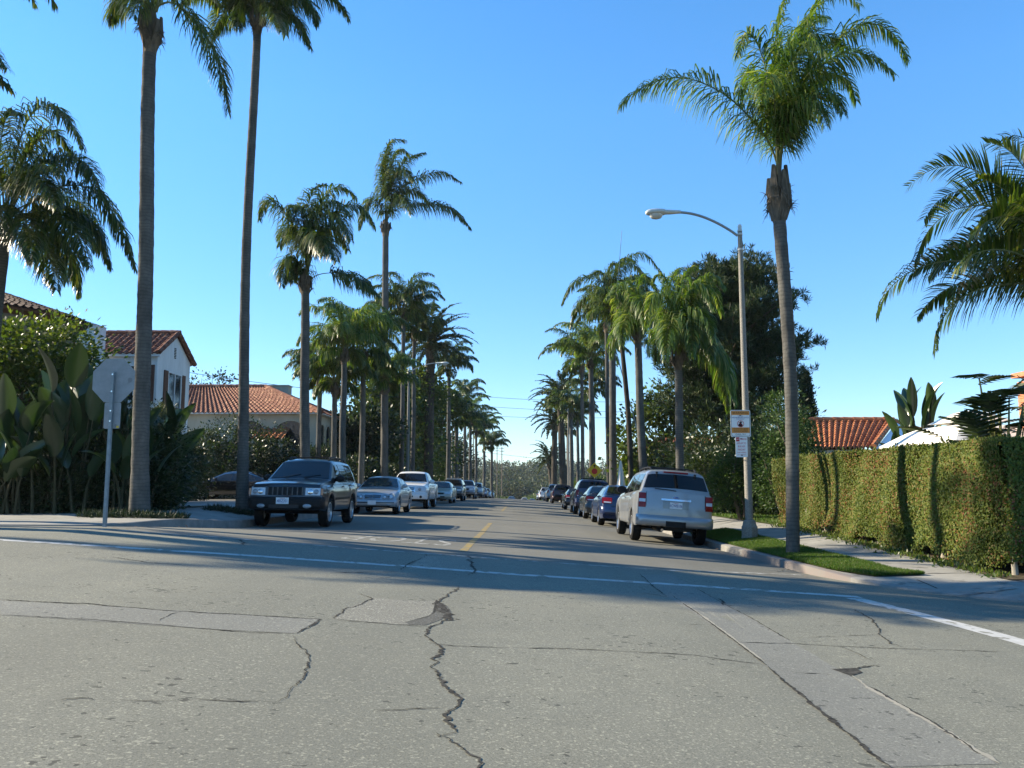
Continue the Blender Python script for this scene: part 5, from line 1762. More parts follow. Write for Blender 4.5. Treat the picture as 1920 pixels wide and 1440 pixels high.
class Car:
    """x across, y from nose (0) to tail (len), z up; every panel is laid on the same surface functions"""
    def __init__(s, name, label, cat, spec, paintmat, group, detail=True):
        s.__dict__.update(spec)
        s.p = paintmat
        s.hw = s.W / 2
        s.root = thing(name, label, cat, (0, 0, 0), 0, group)
        s.detail = detail
        s.roofz = max(z for _, z in s.top)

    def w(s, y):
        a, b = 1 - min(1, y / .55), 1 - min(1, (s.len - y) / .55)
        return s.hw * (1 - s.nose * a * a - s.tailn * b * b)

    def zt(s, y):
        return interp(s.top, y)

    def zbelt(s, y):
        return min(interp(s.belt, y), s.zt(y) - .025)

    def zb(s, y):
        z = s.sill + s.lift * ((1 - min(1, y / .5)) ** 1 + (1 - min(1, (s.len - y) / .5)))
        for yw in (s.yf, s.yr):
            d = abs(y - yw)
            if d < s.Ra:
                z = max(z, s.Rw + math.sqrt(s.Ra ** 2 - d * d))
        return min(z, s.zbelt(y) - .03)

    def wt(s, y):
        t = (s.zt(y) - s.zbelt(y)) / max(.2, s.roofz - interp(s.belt, y))
        t = max(0, min(1, t))
        return (s.w(y) - .07) * (1 - t) + s.roofw * t, t

    def ring(s, y):
        b, t0, W = s.zb(y), s.zbelt(y), s.w(y)
        wt, t = s.wt(y)
        zt = s.zt(y)
        fl = s.flare * sum(math.exp(-((y - q) / (s.Ra * 1.12)) ** 6) for q in (s.yf, s.yr))
        H = t0 - b
        r = [(W - .05 + fl, b), (W - .012 + fl, b + .12 * H), (W - .004 + fl, b + .40 * H), (W + fl * .4, b + .66 * H), (W - .012, b + .88 * H), (W - .045, t0)]
        r.append((W - .068, t0 + .008))
        e = .06 * t
        r.append(((W - .068) * .5 + (wt + .02 * t) * .5 + .012 * t, t0 + .008 + (zt - e - t0 - .008) * .5))
        r.append((wt + .012 * t, zt - e))
        r.append((wt - .03 * t - .005, zt - e * .35))
        r.append((wt * .86, zt + s.crown * .15))
        r.append((wt * .45, zt + s.crown * .8))
        r.append((0, zt + s.crown))
        return r

    def warp(s, p):
        x, y, z = p
        k = (x / s.hw) ** 2
        y2 = y + s.cf * k * max(0, 1 - y / 1.1) - s.cr * k * max(0, 1 - (s.len - y) / .9)
        return Vector((x, y2, z))

    def side(s, y, q, sg, off=.006):
        r = s.ring(y)
        a, m, b = r[6], r[7], r[8]
        if q < .5:
            x, z = a[0] + (m[0] - a[0]) * q * 2, a[1] + (m[1] - a[1]) * q * 2
        else:
            x, z = m[0] + (b[0] - m[0]) * (q * 2 - 1), m[1] + (b[1] - m[1]) * (q * 2 - 1)
        return s.warp(((x + off) * sg, y, z + off * .4))

    def low(s, y, q, sg, off=.004):
        r = s.ring(y)[:6]
        f = q * 5
        k = min(4, int(f))
        f -= k
        return s.warp(((r[k][0] + (r[k + 1][0] - r[k][0]) * f + off) * sg, y, r[k][1] + (r[k + 1][1] - r[k][1]) * f))

    def topp(s, y, u, off=.006):
        wt, t = s.wt(y)
        dz = (s.zt(y + .02) - s.zt(y - .02)) / .04
        n = Vector((0, -dz, 1)).normalized()
        e = .06 * t * max(0, (abs(u) - .9) / .1)
        return s.warp((wt * u + n.x * off, y + n.y * off, s.zt(y) + s.crown * (1 - u * u) - e * .4 + n.z * off))

    def yfront(s, z):
        T = s.top
        for (a, b), (c, d) in zip(T[:-1], T[1:]):
            if d >= z:
                return a + (c - a) * (max(z, b) - b) / max(1e-6, d - b) if z > b else a
        return T[-1][0]

    def yrear(s, z):
        T = s.top[::-1]
        for (a, b), (c, d) in zip(T[:-1], T[1:]):
            if d >= z:
                return a - (a - c) * (z - b) / max(1e-6, d - b) if z > b else a
        return T[-1][0]

    def fp(s, x, z, off=.008):
        return s.warp((x, s.yfront(z - s.crown * max(0, 1 - (x / s.hw) ** 2)) - off, z))

    def rp(s, x, z, off=.008):
        return s.warp((x, s.yrear(z - s.crown * max(0, 1 - (x / s.hw) ** 2)) + off, z))

    def front(s, name, mat, x0, x1, z0, z1, off=.008, depth=.03, nu=6, nv=4, parent=None, sk=0.0):
        mb = MB()
        mb.patch(lambda u, v: s.fp(x0 + (x1 - x0) * u, z0 + (z1 - z0) * v + sk * (x0 + (x1 - x0) * u), off), nu, nv, depth)
        return mb.build(name, M[mat], parent or s.root, smooth=40)

    def rear(s, name, mat, x0, x1, z0, z1, off=.008, depth=.03, nu=6, nv=4, parent=None):
        mb = MB()
        mb.patch(lambda u, v: s.rp(x1 + (x0 - x1) * u, z0 + (z1 - z0) * v, off), nu, nv, depth)
        m_ = M[mat] if isinstance(mat, str) else mat
        return mb.build(name, m_, parent or s.root, smooth=40)

    def disc(s, name, mat, x, z, r, off=.012, at_front=True, parent=None, rx=None, dome=.02):
        mb = MB()
        f = s.fp if at_front else s.rp
        vs = [f(x, z, off + dome)]
        n = 20
        for k, q in ((1, .7), (2, 1.0)):
            for i in range(n):
                a = 2 * math.pi * i / n
                vs.append(f(x + math.cos(a) * (rx or r) * q, z + math.sin(a) * r * q, off + dome * (1 - q * q)))
        fs = [(0, 1 + i, 1 + (i + 1) % n) for i in range(n)] + [(1 + i, 1 + n + i, 1 + n + (i + 1) % n, 1 + (i + 1) % n) for i in range(n)]
        mb.add(vs, fs)
        return mb.build(name, M[mat], parent or s.root, smooth=60)

    def ringp(s, x, z, r, w, mat, name, off=.014, at_front=True, parent=None):
        f = s.fp if at_front else s.rp
        mb = MB()
        mb.tube([f(x + math.cos(a) * r, z + math.sin(a) * r, off) for a in [2 * math.pi * i / 20 for i in range(21)]], w, 5, cap=False)
        return mb.build(name, M[mat], parent or s.root, smooth=60)

    def body(s):
        ys = set(y for y, _ in s.top) | {s.len * i / 30 for i in range(31)}
        for yw in (s.yf, s.yr):
            ys |= {yw + s.Ra * math.cos(math.pi * k / 14) for k in range(15)}
        for (a, b), (c, d) in zip(s.top[:-1], s.top[1:]):
            if abs(d - b) > .15:
                ys |= {a + (c - a) * k / 5 for k in range(1, 5)}
        ys = sorted(y for y in ys if 0 <= y <= s.len)
        ys = [y for i, y in enumerate(ys) if i == 0 or y - ys[i - 1] > .004]
        mb = MB()
        vs, fs = [], []
        for y in ys:
            r = s.ring(y)
            full = [(-x, z) for x, z in r[:-1]] + r[::-1]
            full = full if len(full) == 2 * len(r) - 1 else full
            for x, z in full:
                vs.append(s.warp((x, y, z)))
        n = 2 * len(s.ring(0)) - 1
        for i in range(len(ys) - 1):
            for k in range(n - 1):
                fs.append((i * n + k, (i + 1) * n + k, (i + 1) * n + k + 1, i * n + k + 1))
        fs.append(tuple(range(n)))
        fs.append(tuple((len(ys) - 1) * n + k for k in range(n - 1, -1, -1)))
        mb.add(vs, fs)
        b = mb.build('body', s.p, s.root, smooth=32)
        # floor pan and wheel housings
        fl = MB()
        fl.box((0, s.len / 2, s.sill + .22), (s.W - .52, s.len - .24, .40))
        fl.box((0, (s.yf + s.yr) / 2, s.sill + .14), (s.W - .14, s.yr - s.yf - 2 * s.Ra - .02, .24))
        fl.box((0, .34, s.sill + s.lift + .16), (s.W - .36, .44, .18))
        fl.box((0, s.len - .34, s.sill + s.lift + .16), (s.W - .36, .44, .18))
        fl.tube([(-s.hw + .2, s.yr, s.Rw), (s.hw - .2, s.yr, s.Rw)], .06, 8)
        fl.tube([(-s.hw + .2, s.yf, s.Rw), (s.hw - .2, s.yf, s.Rw)], .05, 8)
        fl.build('chassis', M['black'], s.root)
        return b

    def wheels(s, spokes=5):
        for yw in (s.yf, s.yr):
            for sg in (-1, 1):
                c = Matrix.Translation((sg * (s.hw - .125), yw, s.Rw)) @ Matrix.Rotation(R(90) * sg, 4, 'Y')
                h, r = .115, s.Rw
                mb = MB()
                mb.lathe([(r * .62, h * .88), (r * .72, h), (r * .90, h * .98), (r * .975, h * .8), (r, h * .45), (r, -h * .45), (r * .975, -h * .8), (r * .9, -h), (r * .62, -h * .9)], 28, 0, c)
                t = mb.build('wheel', M['tyre'], s.root, smooth=40)
                mb = MB()
                mb.lathe([(r * .66, h * .95), (r * .61, h * .98), (r * .58, h * .6), (r * .56, -h * .3)], 24, 0, c)
                for k in range(spokes):
                    a = 2 * math.pi * k / spokes
                    d, e = Vector((math.cos(a), math.sin(a), 0)), Vector((-math.sin(a), math.cos(a), 0))
                    q = [d * r * .1 - e * r * .1, d * r * .1 + e * r * .1, d * r * .58 + e * r * .085, d * r * .58 - e * r * .085]
                    z = [h * .8, h * .8, h * .72, h * .72]
                    top_ = [c @ (v + UP * zz) for v, zz in zip(q, z)]
                    bot = [c @ (v + UP * (zz - .03)) for v, zz in zip(q, z)]
                    mb.add(top_ + bot, [(0, 1, 2, 3), (0, 4, 5, 1), (1, 5, 6, 2), (2, 6, 7, 3), (3, 7, 4, 0)])
                mb.lathe([(0.001, h * .86), (r * .13, h * .84), (r * .15, h * .6)], 12, 0, c)
                mb.lathe([(0.001, -h * .1), (r * .56, -h * .1)], 20, 0, c)
                mb.build('rim', M['rim'], t, smooth=40)

    def glass(s, mat='glass', rear_mat='glass'):
        yc, yrf, yrr, yrb = s.ws
        def ws(u, v):
            return s.topp(yc + .05 + (yrf - yc - .09) * v, -.93 + 1.86 * u)
        mb = MB()
        mb.patch(ws, 10, 6)
        g = mb.build('windshield', M[mat], s.root, smooth=60)
        if s.detail:
            mb = MB()
            for k in (-.55, .1):
                mb.tube([s.topp(yc + .03, k, .02), s.topp(yc + .1, k + .28, .018), s.topp(yc + .16, k + .55, .016)], .008, 4)
            mb.build('wiper', M['black'], g)
        mb = MB()
        mb.patch(lambda u, v: s.topp(yrr + .03 + (yrb - yrr - .06) * v, -s.rgw + 2 * s.rgw * u), 12, 6)
        s.rg = mb.build('rear_window', M[rear_mat], s.root, smooth=60)
        for sg in (-1, 1):
            for (a, b, c, d) in s.win:
                mb = MB()
                def f(u, v, a=a, b=b, c=c, d=d, sg=sg):
                    y0, y1 = a + (c - a) * v, b + (d - b) * v
                    return s.side(y0 + (y1 - y0) * u, .06 + .84 * v, sg)
                mb.patch(f, 8, 4)
                mb.build('side_window', M[rear_mat], s.root, smooth=60)

    def doors(s, handles='p'):
        mb = MB()
        for sg in (-1, 1):
            for y in s.doors_y:
                mb.patch(lambda u, v, y=y: s.low(y - .005 + .010 * u, .04 + .96 * v, sg, .0025), 1, 8)
            y0, y1 = s.doors_y[0], s.doors_y[-1]
            mb.patch(lambda u, v: s.low(y0 + (y1 - y0) * u, .035 + .012 * v, sg, .0025), 10, 1)
        mb.build('door_seam', M['black'], s.root)
        for sg in (-1, 1):
            for y in s.doors_y[1:]:
                mb = MB()
                c = s.low(y - .14, .82, sg, .018)
                mb.box(c, (.022, .17, .028))
                mb.build('door_handle', s.p if handles == 'p' else M[handles], s.root, smooth=30)
            mb = MB()
            mb.patch(lambda u, v: s.low(s.yf + s.Ra + .04 + (s.yr - s.yf - 2 * s.Ra - .08) * u, .40 + .07 * v, sg, .014), 12, 2, .012)
            mb.build('side_moulding', s.p if s.mould == 'p' else M[s.mould], s.root, smooth=40)

    def mirrors(s, mat=None):
        yc = s.ws[0]
        for sg in (-1, 1):
            c = s.side(yc + .48, .05, sg, .10) + Vector((0, 0, .075))
            mb = MB()
            prof = [(0.005, -.06), (.07, -.05), (.092, -.01), (.09, .04), (.08, .045)]
            mt = Matrix.Translation(c) @ Matrix.Rotation(R(-90), 4, 'X') @ Matrix.Diagonal((1.15 * s.msz, .85 * s.msz, 1.2, 1))
            mb.lathe(prof, 14, 0, mt)
            mb.lathe([(0.004, .04), (.08, .042)], 14, 0, mt)
            mb.box(c + Vector((-sg * .07, .0, -.055)), (.12, .05, .035))
            mb.build('mirror', mat or s.p, s.root, smooth=50)

    def plate(s, txt, front, x=0, z=.6, off=.03, bg='plate', mat='ink_blue', sub=None):
        f = s.fp if front else s.rp
        n = s.warp((x, 0, 0))
        c = f(x, z, off)
        mb = MB()
        mb.box(c, (.305, .012, .152))
        o = mb.build('license_plate', M[bg], s.root)
        if txt:
            rot = Matrix.Rotation(R(90), 4, 'X')
            if not front:
                rot = Matrix.Rotation(R(180), 4, 'Z') @ rot
            ty = -.0075 if front else .0075
            text(txt, .098, mat, o, Matrix.Translation(c + Vector((0, ty, -.008))) @ rot, sx=.72, spacing=1.0)
            if sub:
                text(sub, .030, 'ink_red', o, Matrix.Translation(c + Vector((0, ty, .056))) @ rot, sx=1.0)
        return o

    def rails(s, y0, y1, mat='black', cross=True):
        for sg in (-1, 1):
            mb = MB()
            x = s.roofw - .1
            pts = [(sg * x, y0 + (y1 - y0) * k / 12, s.zt(y0 + (y1 - y0) * k / 12) + .012 + (.055 if 0 < k < 12 else 0)) for k in range(13)]
            mb.tube(pts, .02, 6)
            for k in (1, 6, 11):
                p = pts[k]
                mb.box((p[0], p[1], p[2] - .03), (.035, .08, .06))
            mb.build('roof_rail', M[mat], s.root, smooth=50)
        if cross:
            for y in (y0 + .35 * (y1 - y0), y0 + .85 * (y1 - y0)):
                mb = MB()
                mb.tube([(-s.roofw + .1, y, s.zt(y) + .07), (0, y, s.zt(y) + .08), (s.roofw - .1, y, s.zt(y) + .07)], .016, 6)
                mb.build('roof_bar', M[mat], s.root, smooth=50)

    def bumper(s, front, z0, z1, mat, off=.045, wid=1.0):
        mb = MB()
        hw = s.hw * wid
        f = s.fp if front else s.rp
        def g(u, v):
            x = -hw + 2 * hw * u
            if not front:
                x = -x
            edge = max(0, abs(x) / hw - .86) / .14
            bulge = off * (1 - .6 * (2 * v - 1) ** 4) - .10 * edge ** 2
            return f(x, z0 + (z1 - z0) * v, bulge)
        mb.patch(g, 24, 6, .18)
        m_ = s.p if mat == 'p' else M[mat]
        return mb.build('bumper', m_, s.root, smooth=45)

    def place(s, x, y_near, toward_camera, tilt=True):
        """stand the car on the road: y_near is the end nearest the camera"""
        yc = y_near + s.len / 2
        dy = s.yr - s.yf
        z = road(x, yc)
        roll = math.atan((road(x + s.hw, yc) - road(x - s.hw, yc)) / s.W)
        pit = math.atan((road(x, yc + 1.4) - road(x, yc - 1.4)) / 2.8)
        if toward_camera:
            s.root.location = (x, y_near, 0)
            s.root.rotation_euler = Euler((pit, -roll, 0))
            s.root.location.z = z - math.sin(pit) * s.len / 2
        else:
            s.root.rotation_euler = (Matrix.Rotation(R(180), 3, 'Z') @ Euler((-pit, roll, 0)).to_matrix()).to_euler()
            s.root.location = (x, y_near + s.len, z + math.sin(pit) * s.len / 2)
        return s


OFFR = dict(len=4.6, W=1.84, top=[(0, .60), (.03, .78), (.06, .98), (.12, 1.05), (.32, 1.09), (1.28, 1.17), (2.02, 1.66), (2.28, 1.715), (3.2, 1.73), (4.1, 1.70), (4.3, 1.64), (4.47, 1.16), (4.54, .9), (4.6, .58)],
            belt=[(0, .98), (1.2, 1.06), (4.6, 1.13)], roofw=.63, sill=.40, lift=.03, yf=.9, yr=3.58, Rw=.368, Ra=.45, flare=.03, crown=.03, cf=.10, cr=.08, nose=.05, tailn=.06,
            ws=(1.28, 2.02, 4.1, 4.47), rgw=.93, win=[(1.62, 2.40, 2.08, 2.40), (2.48, 3.26, 2.48, 3.26), (3.34, 4.22, 3.34, 4.02)], doors_y=[1.42, 2.44, 3.4], mould='black', msz=1.2)
EXPL = dict(len=4.9, W=1.87, top=[(0, .62), (.04, .85), (.1, 1.05), (.35, 1.11), (1.3, 1.19), (2.02, 1.68), (2.3, 1.76), (3.2, 1.80), (4.4, 1.785), (4.60, 1.74), (4.80, 1.26), (4.85, .95), (4.865, .72), (4.9, .60)],
            belt=[(0, 1.0), (1.2, 1.10), (4.9, 1.24)], roofw=.66, sill=.40, lift=.04, yf=.93, yr=3.82, Rw=.375, Ra=.455, flare=.035, crown=.03, cf=.10, cr=.07, nose=.06, tailn=.05,
            ws=(1.3, 2.02, 4.60, 4.80), rgw=.97, win=[(1.66, 2.50, 2.10, 2.50), (2.58, 3.44, 2.58, 3.44), (3.54, 4.52, 3.54, 4.40)], doors_y=[1.44, 2.54, 3.58], mould='p', msz=1.35)
EXEC = dict(len=4.8, W=1.8, top=[(0, .46), (.05, .60), (.22, .745), (.6, .86), (1.45, .97), (2.15, 1.36), (2.5, 1.42), (3.2, 1.41), (3.55, 1.36), (4.15, 1.02), (4.65, .95), (4.76, .7), (4.8, .50)],
            belt=[(0, .86), (1.4, .93), (4.8, .95)], roofw=.58, sill=.25, lift=.04, yf=.84, yr=3.67, Rw=.318, Ra=.38, flare=.012, crown=.035, cf=.17, cr=.10, nose=.09, tailn=.08,
            ws=(1.45, 2.15, 3.55, 4.15), rgw=.9, win=[(1.75, 2.58, 2.2, 2.58), (2.66, 3.40, 2.66, 3.36), (3.46, 3.86, 3.42, 3.50)], doors_y=[1.5, 2.62, 3.5], mould='p', msz=1.0)
PICK = dict(len=5.6, W=1.96, top=[(0, .66), (.04, .92), (.12, 1.10), (.4, 1.17), (1.5, 1.25), (2.1, 1.72), (2.35, 1.79), (3.25, 1.80), (3.5, 1.74), (3.64, 1.30), (3.70, 1.22), (5.5, 1.21), (5.56, .9), (5.6, .62)],
            belt=[(0, 1.04), (1.4, 1.16), (5.6, 1.19)], roofw=.66, sill=.44, lift=.04, yf=1.0, yr=4.3, Rw=.39, Ra=.47, flare=.03, crown=.03, cf=.12, cr=.05, nose=.06, tailn=.03,
            ws=(1.5, 2.1, 3.5, 3.66), rgw=.88, win=[(1.8, 2.62, 2.16, 2.62), (2.70, 3.42, 2.70, 3.40)], doors_y=[1.55, 2.66, 3.52], mould='p', msz=1.3)
SALN = dict(len=4.66, W=1.77, top=[(0, .48), (.05, .64), (.25, .78), (1.15, .97), (1.95, 1.37), (2.35, 1.44), (3.0, 1.44), (3.35, 1.385), (4.0, 1.09), (4.48, 1.05), (4.57, .86), (4.63, .62), (4.66, .46)],
            belt=[(0, .86), (1.2, .93), (4.66, 1.0)], roofw=.57, sill=.25, lift=.04, yf=.9, yr=3.57, Rw=.318, Ra=.375, flare=.012, crown=.035, cf=.16, cr=.14, nose=.09, tailn=.08,
            ws=(1.15, 1.95, 3.35, 4.0), rgw=.9, win=[(1.5, 2.42, 2.0, 2.42), (2.5, 3.28, 2.5, 3.22), (3.34, 3.72, 3.28, 3.38)], doors_y=[1.3, 2.46, 3.36], mould='p', msz=1.0)
COUP = dict(SALN, len=4.35, top=[(0, .46), (.05, .62), (.25, .74), (1.15, .92), (1.9, 1.27), (2.25, 1.34), (2.75, 1.33), (3.1, 1.27), (3.7, 1.02), (4.18, .98), (4.27, .8), (4.32, .6), (4.35, .45)],
            belt=[(0, .82), (1.2, .88), (4.35, .95)], yf=.85, yr=3.3, ws=(1.15, 1.9, 3.1, 3.7), win=[(1.5, 2.6, 1.95, 2.6), (2.68, 3.35, 2.68, 3.0)], doors_y=[1.3, 2.7])

GL, GR = 'cars parked along the left kerb', 'cars parked along the right kerb'
P_ = dict(navy=paint('paint_dark_navy', (.004, .006, .011), .0, .3), silver=paint('paint_silver', (.27, .285, .30), .5, .34), icy=paint('paint_ice_silver', (.33, .355, .38), .45, .35), white=paint('paint_white', (.66, .67, .67), 0, .35),
          blue=paint('paint_deep_blue', (.003, .014, .062), .1, .3), grey=paint('paint_dark_grey', (.035, .038, .038), .3, .32), night=paint('paint_night_blue', (.012, .016, .055), .25, .3), blk=paint('paint_black', (.005, .005, .006), 0, .25),
          cream=paint('paint_cream', (.42, .40, .33), .2, .38), maroon=paint('paint_dark_red', (.045, .010, .010), .2, .35), steel=paint('paint_steel_blue', (.14, .18, .23), .4, .35), pewter=paint('paint_pewter', (.20, .21, .21), .5, .35))


def finish(c, spokes=5, glass='glass', rglass='glass', mirror=None, handles='p'):
    c.body()
    c.glass(glass, rglass)
    c.wheels(spokes)
    c.mirrors(mirror)
    if c.detail:
        c.doors(handles)


# 1 dark off-roader facing us, front left
c = Car('off_roader', 'dark navy off-roader facing the camera with slotted grille, nearest on the left', 'car', OFFR, P_['navy'], GL)
finish(c, 5, mirror=M['black'])
c.rails(2.2, 4.2)
c.front('grille', 'black', -.43, .43, .79, .985, .012)
for k in range(8):
    x = -.42 + .12 * k
    c.front('grille_bar', 'dull_bar', x - .014, x + .014, .795, .98, .028, .02, 1, 3)
for sg in (-1, 1):
    h = c.front('headlight', 'lens', sg * .49 if sg > 0 else -.84, .84 if sg > 0 else -.49, .79, .965, .014)
    c.disc('lamp_bowl', 'chrome', sg * .61, .875, .066, .03, True, h)
    c.disc('lamp_bowl', 'lens_dim', sg * .745, .875, .06, .03, True, h)
    c.front('indicator', 'amber', sg * .85 if sg > 0 else -.905, .905 if sg > 0 else -.85, .80, .95, .016, nu=2)
b = c.bumper(True, .46, .75, 'grey' if False else 'black', .06, 1.0)
c.front('bumper_strip', 'black', -.88, .88, .665, .705, .072, .02, 20, 1, b)
for sg in (-1, 1):
    c.disc('fog_lamp', 'lens_dim', sg * .56, .53, .05, .065, True, b, rx=.10)
c.front('air_intake', 'iron', -.36, .36, .475, .56, .075, .02, 6, 2, b)
c.plate('4BSZ351', True, -.02, .655, .10, sub='California')
c.front('emblem', 'chrome', -.06, .06, 1.010, 1.024, .012, .005, 2, 1)
c.place(-5.76, 20.1, True)

# 2 silver-blue executive saloon with four round lamps
c = Car('saloon_car', 'pale silver saloon with four round headlamps and chrome grille, facing the camera', 'car', EXEC, P_['icy'], GL)
finish(c, 8, 'glass_clear', 'glass_clear')
g = c.front('grille', 'black', -.30, .30, .585, .735, .016)
for k in range(5):
    z = .60 + .031 * k
    c.front('grille_bar', 'chrome', -.29, .29, z, z + .007, .024, .01, 6, 1)
c.front('grille_frame', 'chrome', -.008, .008, .585, .735, .027, .01, 1, 4)
for (x0, x1, z0, z1) in ((-.315, .315, .733, .748), (-.315, .315, .572, .586), (-.315, -.298, .585, .735), (.298, .315, .585, .735)):
    c.front('grille_frame', 'chrome', x0, x1, z0, z1, .028, .02, 6, 2)
for sg in (-1, 1):
    for x, z, r in ((.665, .66, .120), (.445, .648, .083)):
        h = c.disc('headlight', 'lens_dim', sg * x, z, r, .012, True)
        c.ringp(sg * x, z, r, .012, 'arm_steel', 'headlight_ring', .014, True, h)
        c.disc('lamp_bowl', 'lens', sg * x, z, r * .5, .034, True, h)
b = c.bumper(True, .33, .545, 'p', .05)
c.front('bumper_strip', 'black', -.80, .80, .425, .455, .062, .012, 20, 1, b)
for sg in (-1, 1):
    c.disc('fog_lamp', 'lens_dim', sg * .60, .365, .035, .05, True, b, rx=.09)
c.plate('4CTP219' if False else '', True, 0, .44, .09)
c.place(-5.58, 30.9, True)

# 3 white pickup
c = Car('pickup_truck', 'white pickup truck facing the camera behind the silver saloon', 'pickup', PICK, P_['white'], GL)
finish(c, 5)
c.front('grille', 'chrome', -.42, .42, .80, 1.04, .014)
for k in range(3):
    c.front('grille_slot', 'black', -.37, .37, .82 + .075 * k, .855 + .075 * k, .024, .01, 6, 1)
for sg in (-1, 1):
    h = c.front('headlight', 'lens', .48 * sg if sg > 0 else -.90, .90 if sg > 0 else -.48, .83, 1.04, .014)
    c.disc('lamp_bowl', 'lens_dim', sg * .64, .93, .075, .028, True, h)
b = c.bumper(True, .47, .76, 'p', .06)
c.front('air_intake', 'black', -.34, .34, .55, .63, .075, .02, 6, 1, b)
for sg in (-1, 1):
    c.disc('fog_lamp', 'black', sg * .70, .58, .07, .055, True, b)
c.place(-5.55, 39.6, True)

# further cars on the left, smaller in the picture
def facing(name, label, cat, spec, pm, x, Y, detail=True, lampz=(.62, .74), glass='glass', bar=True):
    c = Car(name, label, cat, spec, P_[pm], GL, detail)
    finish(c, 5, glass, glass)
    w = c.hw
    for sg in (-1, 1):
        c.front('headlight', 'lens', w * .50 if sg > 0 else -w * .88, w * .88 if sg > 0 else -w * .50, lampz[0], lampz[1], .014, nu=4, nv=2)
    c.front('grille', 'black', -w * .42, w * .42, lampz[0] - .01, lampz[1] - .02, .014, nu=4, nv=2)
    b = c.bumper(True, lampz[0] - .26, lampz[0] - .05, 'p', .05)
    c.front('air_intake', 'black', -w * .5, w * .5, lampz[0] - .22, lampz[0] - .14, .06, .02, 6, 1, b)
    c.plate('', True, 0, lampz[0] - .13, .075)
    return c.place(x, Y, True)


facing('saloon_car', 'cream saloon parked just beyond the white pickup', 'car', dict(SALN, len=4.8), 'cream', -5.55, 54.5, True, (.62, .73))
c = facing('off_roader', 'dark off-roader with bright lamps beyond the cream saloon', 'car', OFFR, 'grey', -5.6, 65, True, (.80, .96))
c.rails(2.2, 4.2, 'arm_steel')
facing('pickup_truck', 'steel-blue pickup beyond the dark off-roader on the left', 'pickup', PICK, 'steel', -5.6, 80, True, (.84, 1.03))
facing('off_roader', 'pale silver off-roader in the far left line of cars', 'car', EXPL, 'silver', -5.55, 96, False, (.84, 1.02))
facing('saloon_car', 'dark saloon in the far left line of cars', 'car', SALN, 'night', -5.5, 108, False)
facing('saloon_car', 'silver saloon almost last in the far left line', 'car', SALN, 'icy', -5.45, 119, False)
facing('saloon_car', 'last dark car of the left line, at the crest of the road', 'car', SALN, 'blk', -5.4, 131, False)

# silver off-roader seen from behind, nearest on the right
c = Car('off_roader', 'silver off-roader seen from behind, nearest car on the right', 'car', EXPL, P_['silver'], GR)
finish(c, 5, mirror=M['black'])
c.rails(2.3, 4.3)
c.rear('tailgate_seam', 'black', -.80, .80, .695, .712, .004, .004, 16, 1)
for sg in (-1, 1):
    c.rear('tailgate_seam', 'black', sg * .715 - .005, sg * .715 + .005, .71, 1.24, .004, .004, 1, 8)
    x0, x1 = (.725, .90) if sg > 0 else (-.90, -.725)
    h = c.rear('taillight', 'red_lens', x0, x1, .86, 1.21, .016, .04, 4, 8)
    c.rear('reverse_lamp', 'lens', x0 + .012, x1 - .012, .99, 1.065, .022, .01, 3, 2, h)
c.rear('rear_reflector', 'red_lens', -.30, .30, 1.735, 1.765, .03, .02, 6, 1)
hd = c.rear('tailgate_handle', 'chrome', -.36, .36, 1.055, 1.10, .04, .05, 12, 2)
c.rear('plate_recess', 'silver' if False else P_['pewter'], -.31, .31, .86, 1.05, .010, .004, 6, 3)
c.plate('6CWB106', False, 0, .945, .03, sub='California')
em = c.disc('emblem', 'chrome', 0, 1.125, .036, .012, False, rx=.082, dome=.008)
bl = c.disc('emblem', 'ink_blue', 0, 1.125, .029, .020, False, em, rx=.072, dome=.008)
rt = Matrix.Rotation(R(180), 4, 'Z') @ Matrix.Rotation(R(90), 4, 'X')
text('Ford', .052, 'plate', em, Matrix.Translation(c.rp(0, 1.122, .031)) @ rt, shear=.25)
text('EXPLORER', .042, 'arm_steel', c.root, Matrix.Translation(c.rp(-.50, .80, .006) + Vector((0, 0, 0))) @ rt, spacing=1.15) if False else text('EXPLORER', .042, 'arm_steel', c.root, Matrix.Translation(c.rp(.50, .80, .007)) @ rt, spacing=1.15)
b = c.bumper(False, .44, .69, 'p', .075, 1.0)
c.rear('hitch_cover', 'black', -.24, .24, .435, .565, .088, .03, 6, 2, b)
mb = MB()
mb.tube([(.30, 4.5, .40), (.30, 4.80, .37), (.31, 4.90, .34)], .036, 10)
mb.build('exhaust_pipe', M['chrome'], c.root, smooth=50)
mb = MB()
mb.tube([(.3, 3.9, .38), (.3, 4.55, .38)], .10, 10)
mb.box((-.1, 4.6, .42), (.7, .3, .18))
mb.build('exhaust_box', M['black'], c.root, smooth=50)
for x in (-.47, .47):
    mb = MB()
    p = c.rp(x, 1.72, .02)
    mb.box(p, (.05, .05, .04))
    mb.box(p + Vector((0, .035, -.06)), (.022, .02, .11), rx=-.4)
    mb.build('window_hinge', M['black'], c.rg)
mb = MB()
mb.tube([c.rp(0, 1.30, .03), c.rp(.15, 1.315, .03), c.rp(.52, 1.33, .025)], .010, 5)
mb.build('rear_wiper', M['black'], c.rg)
c.place(3.64, 20.3, False)


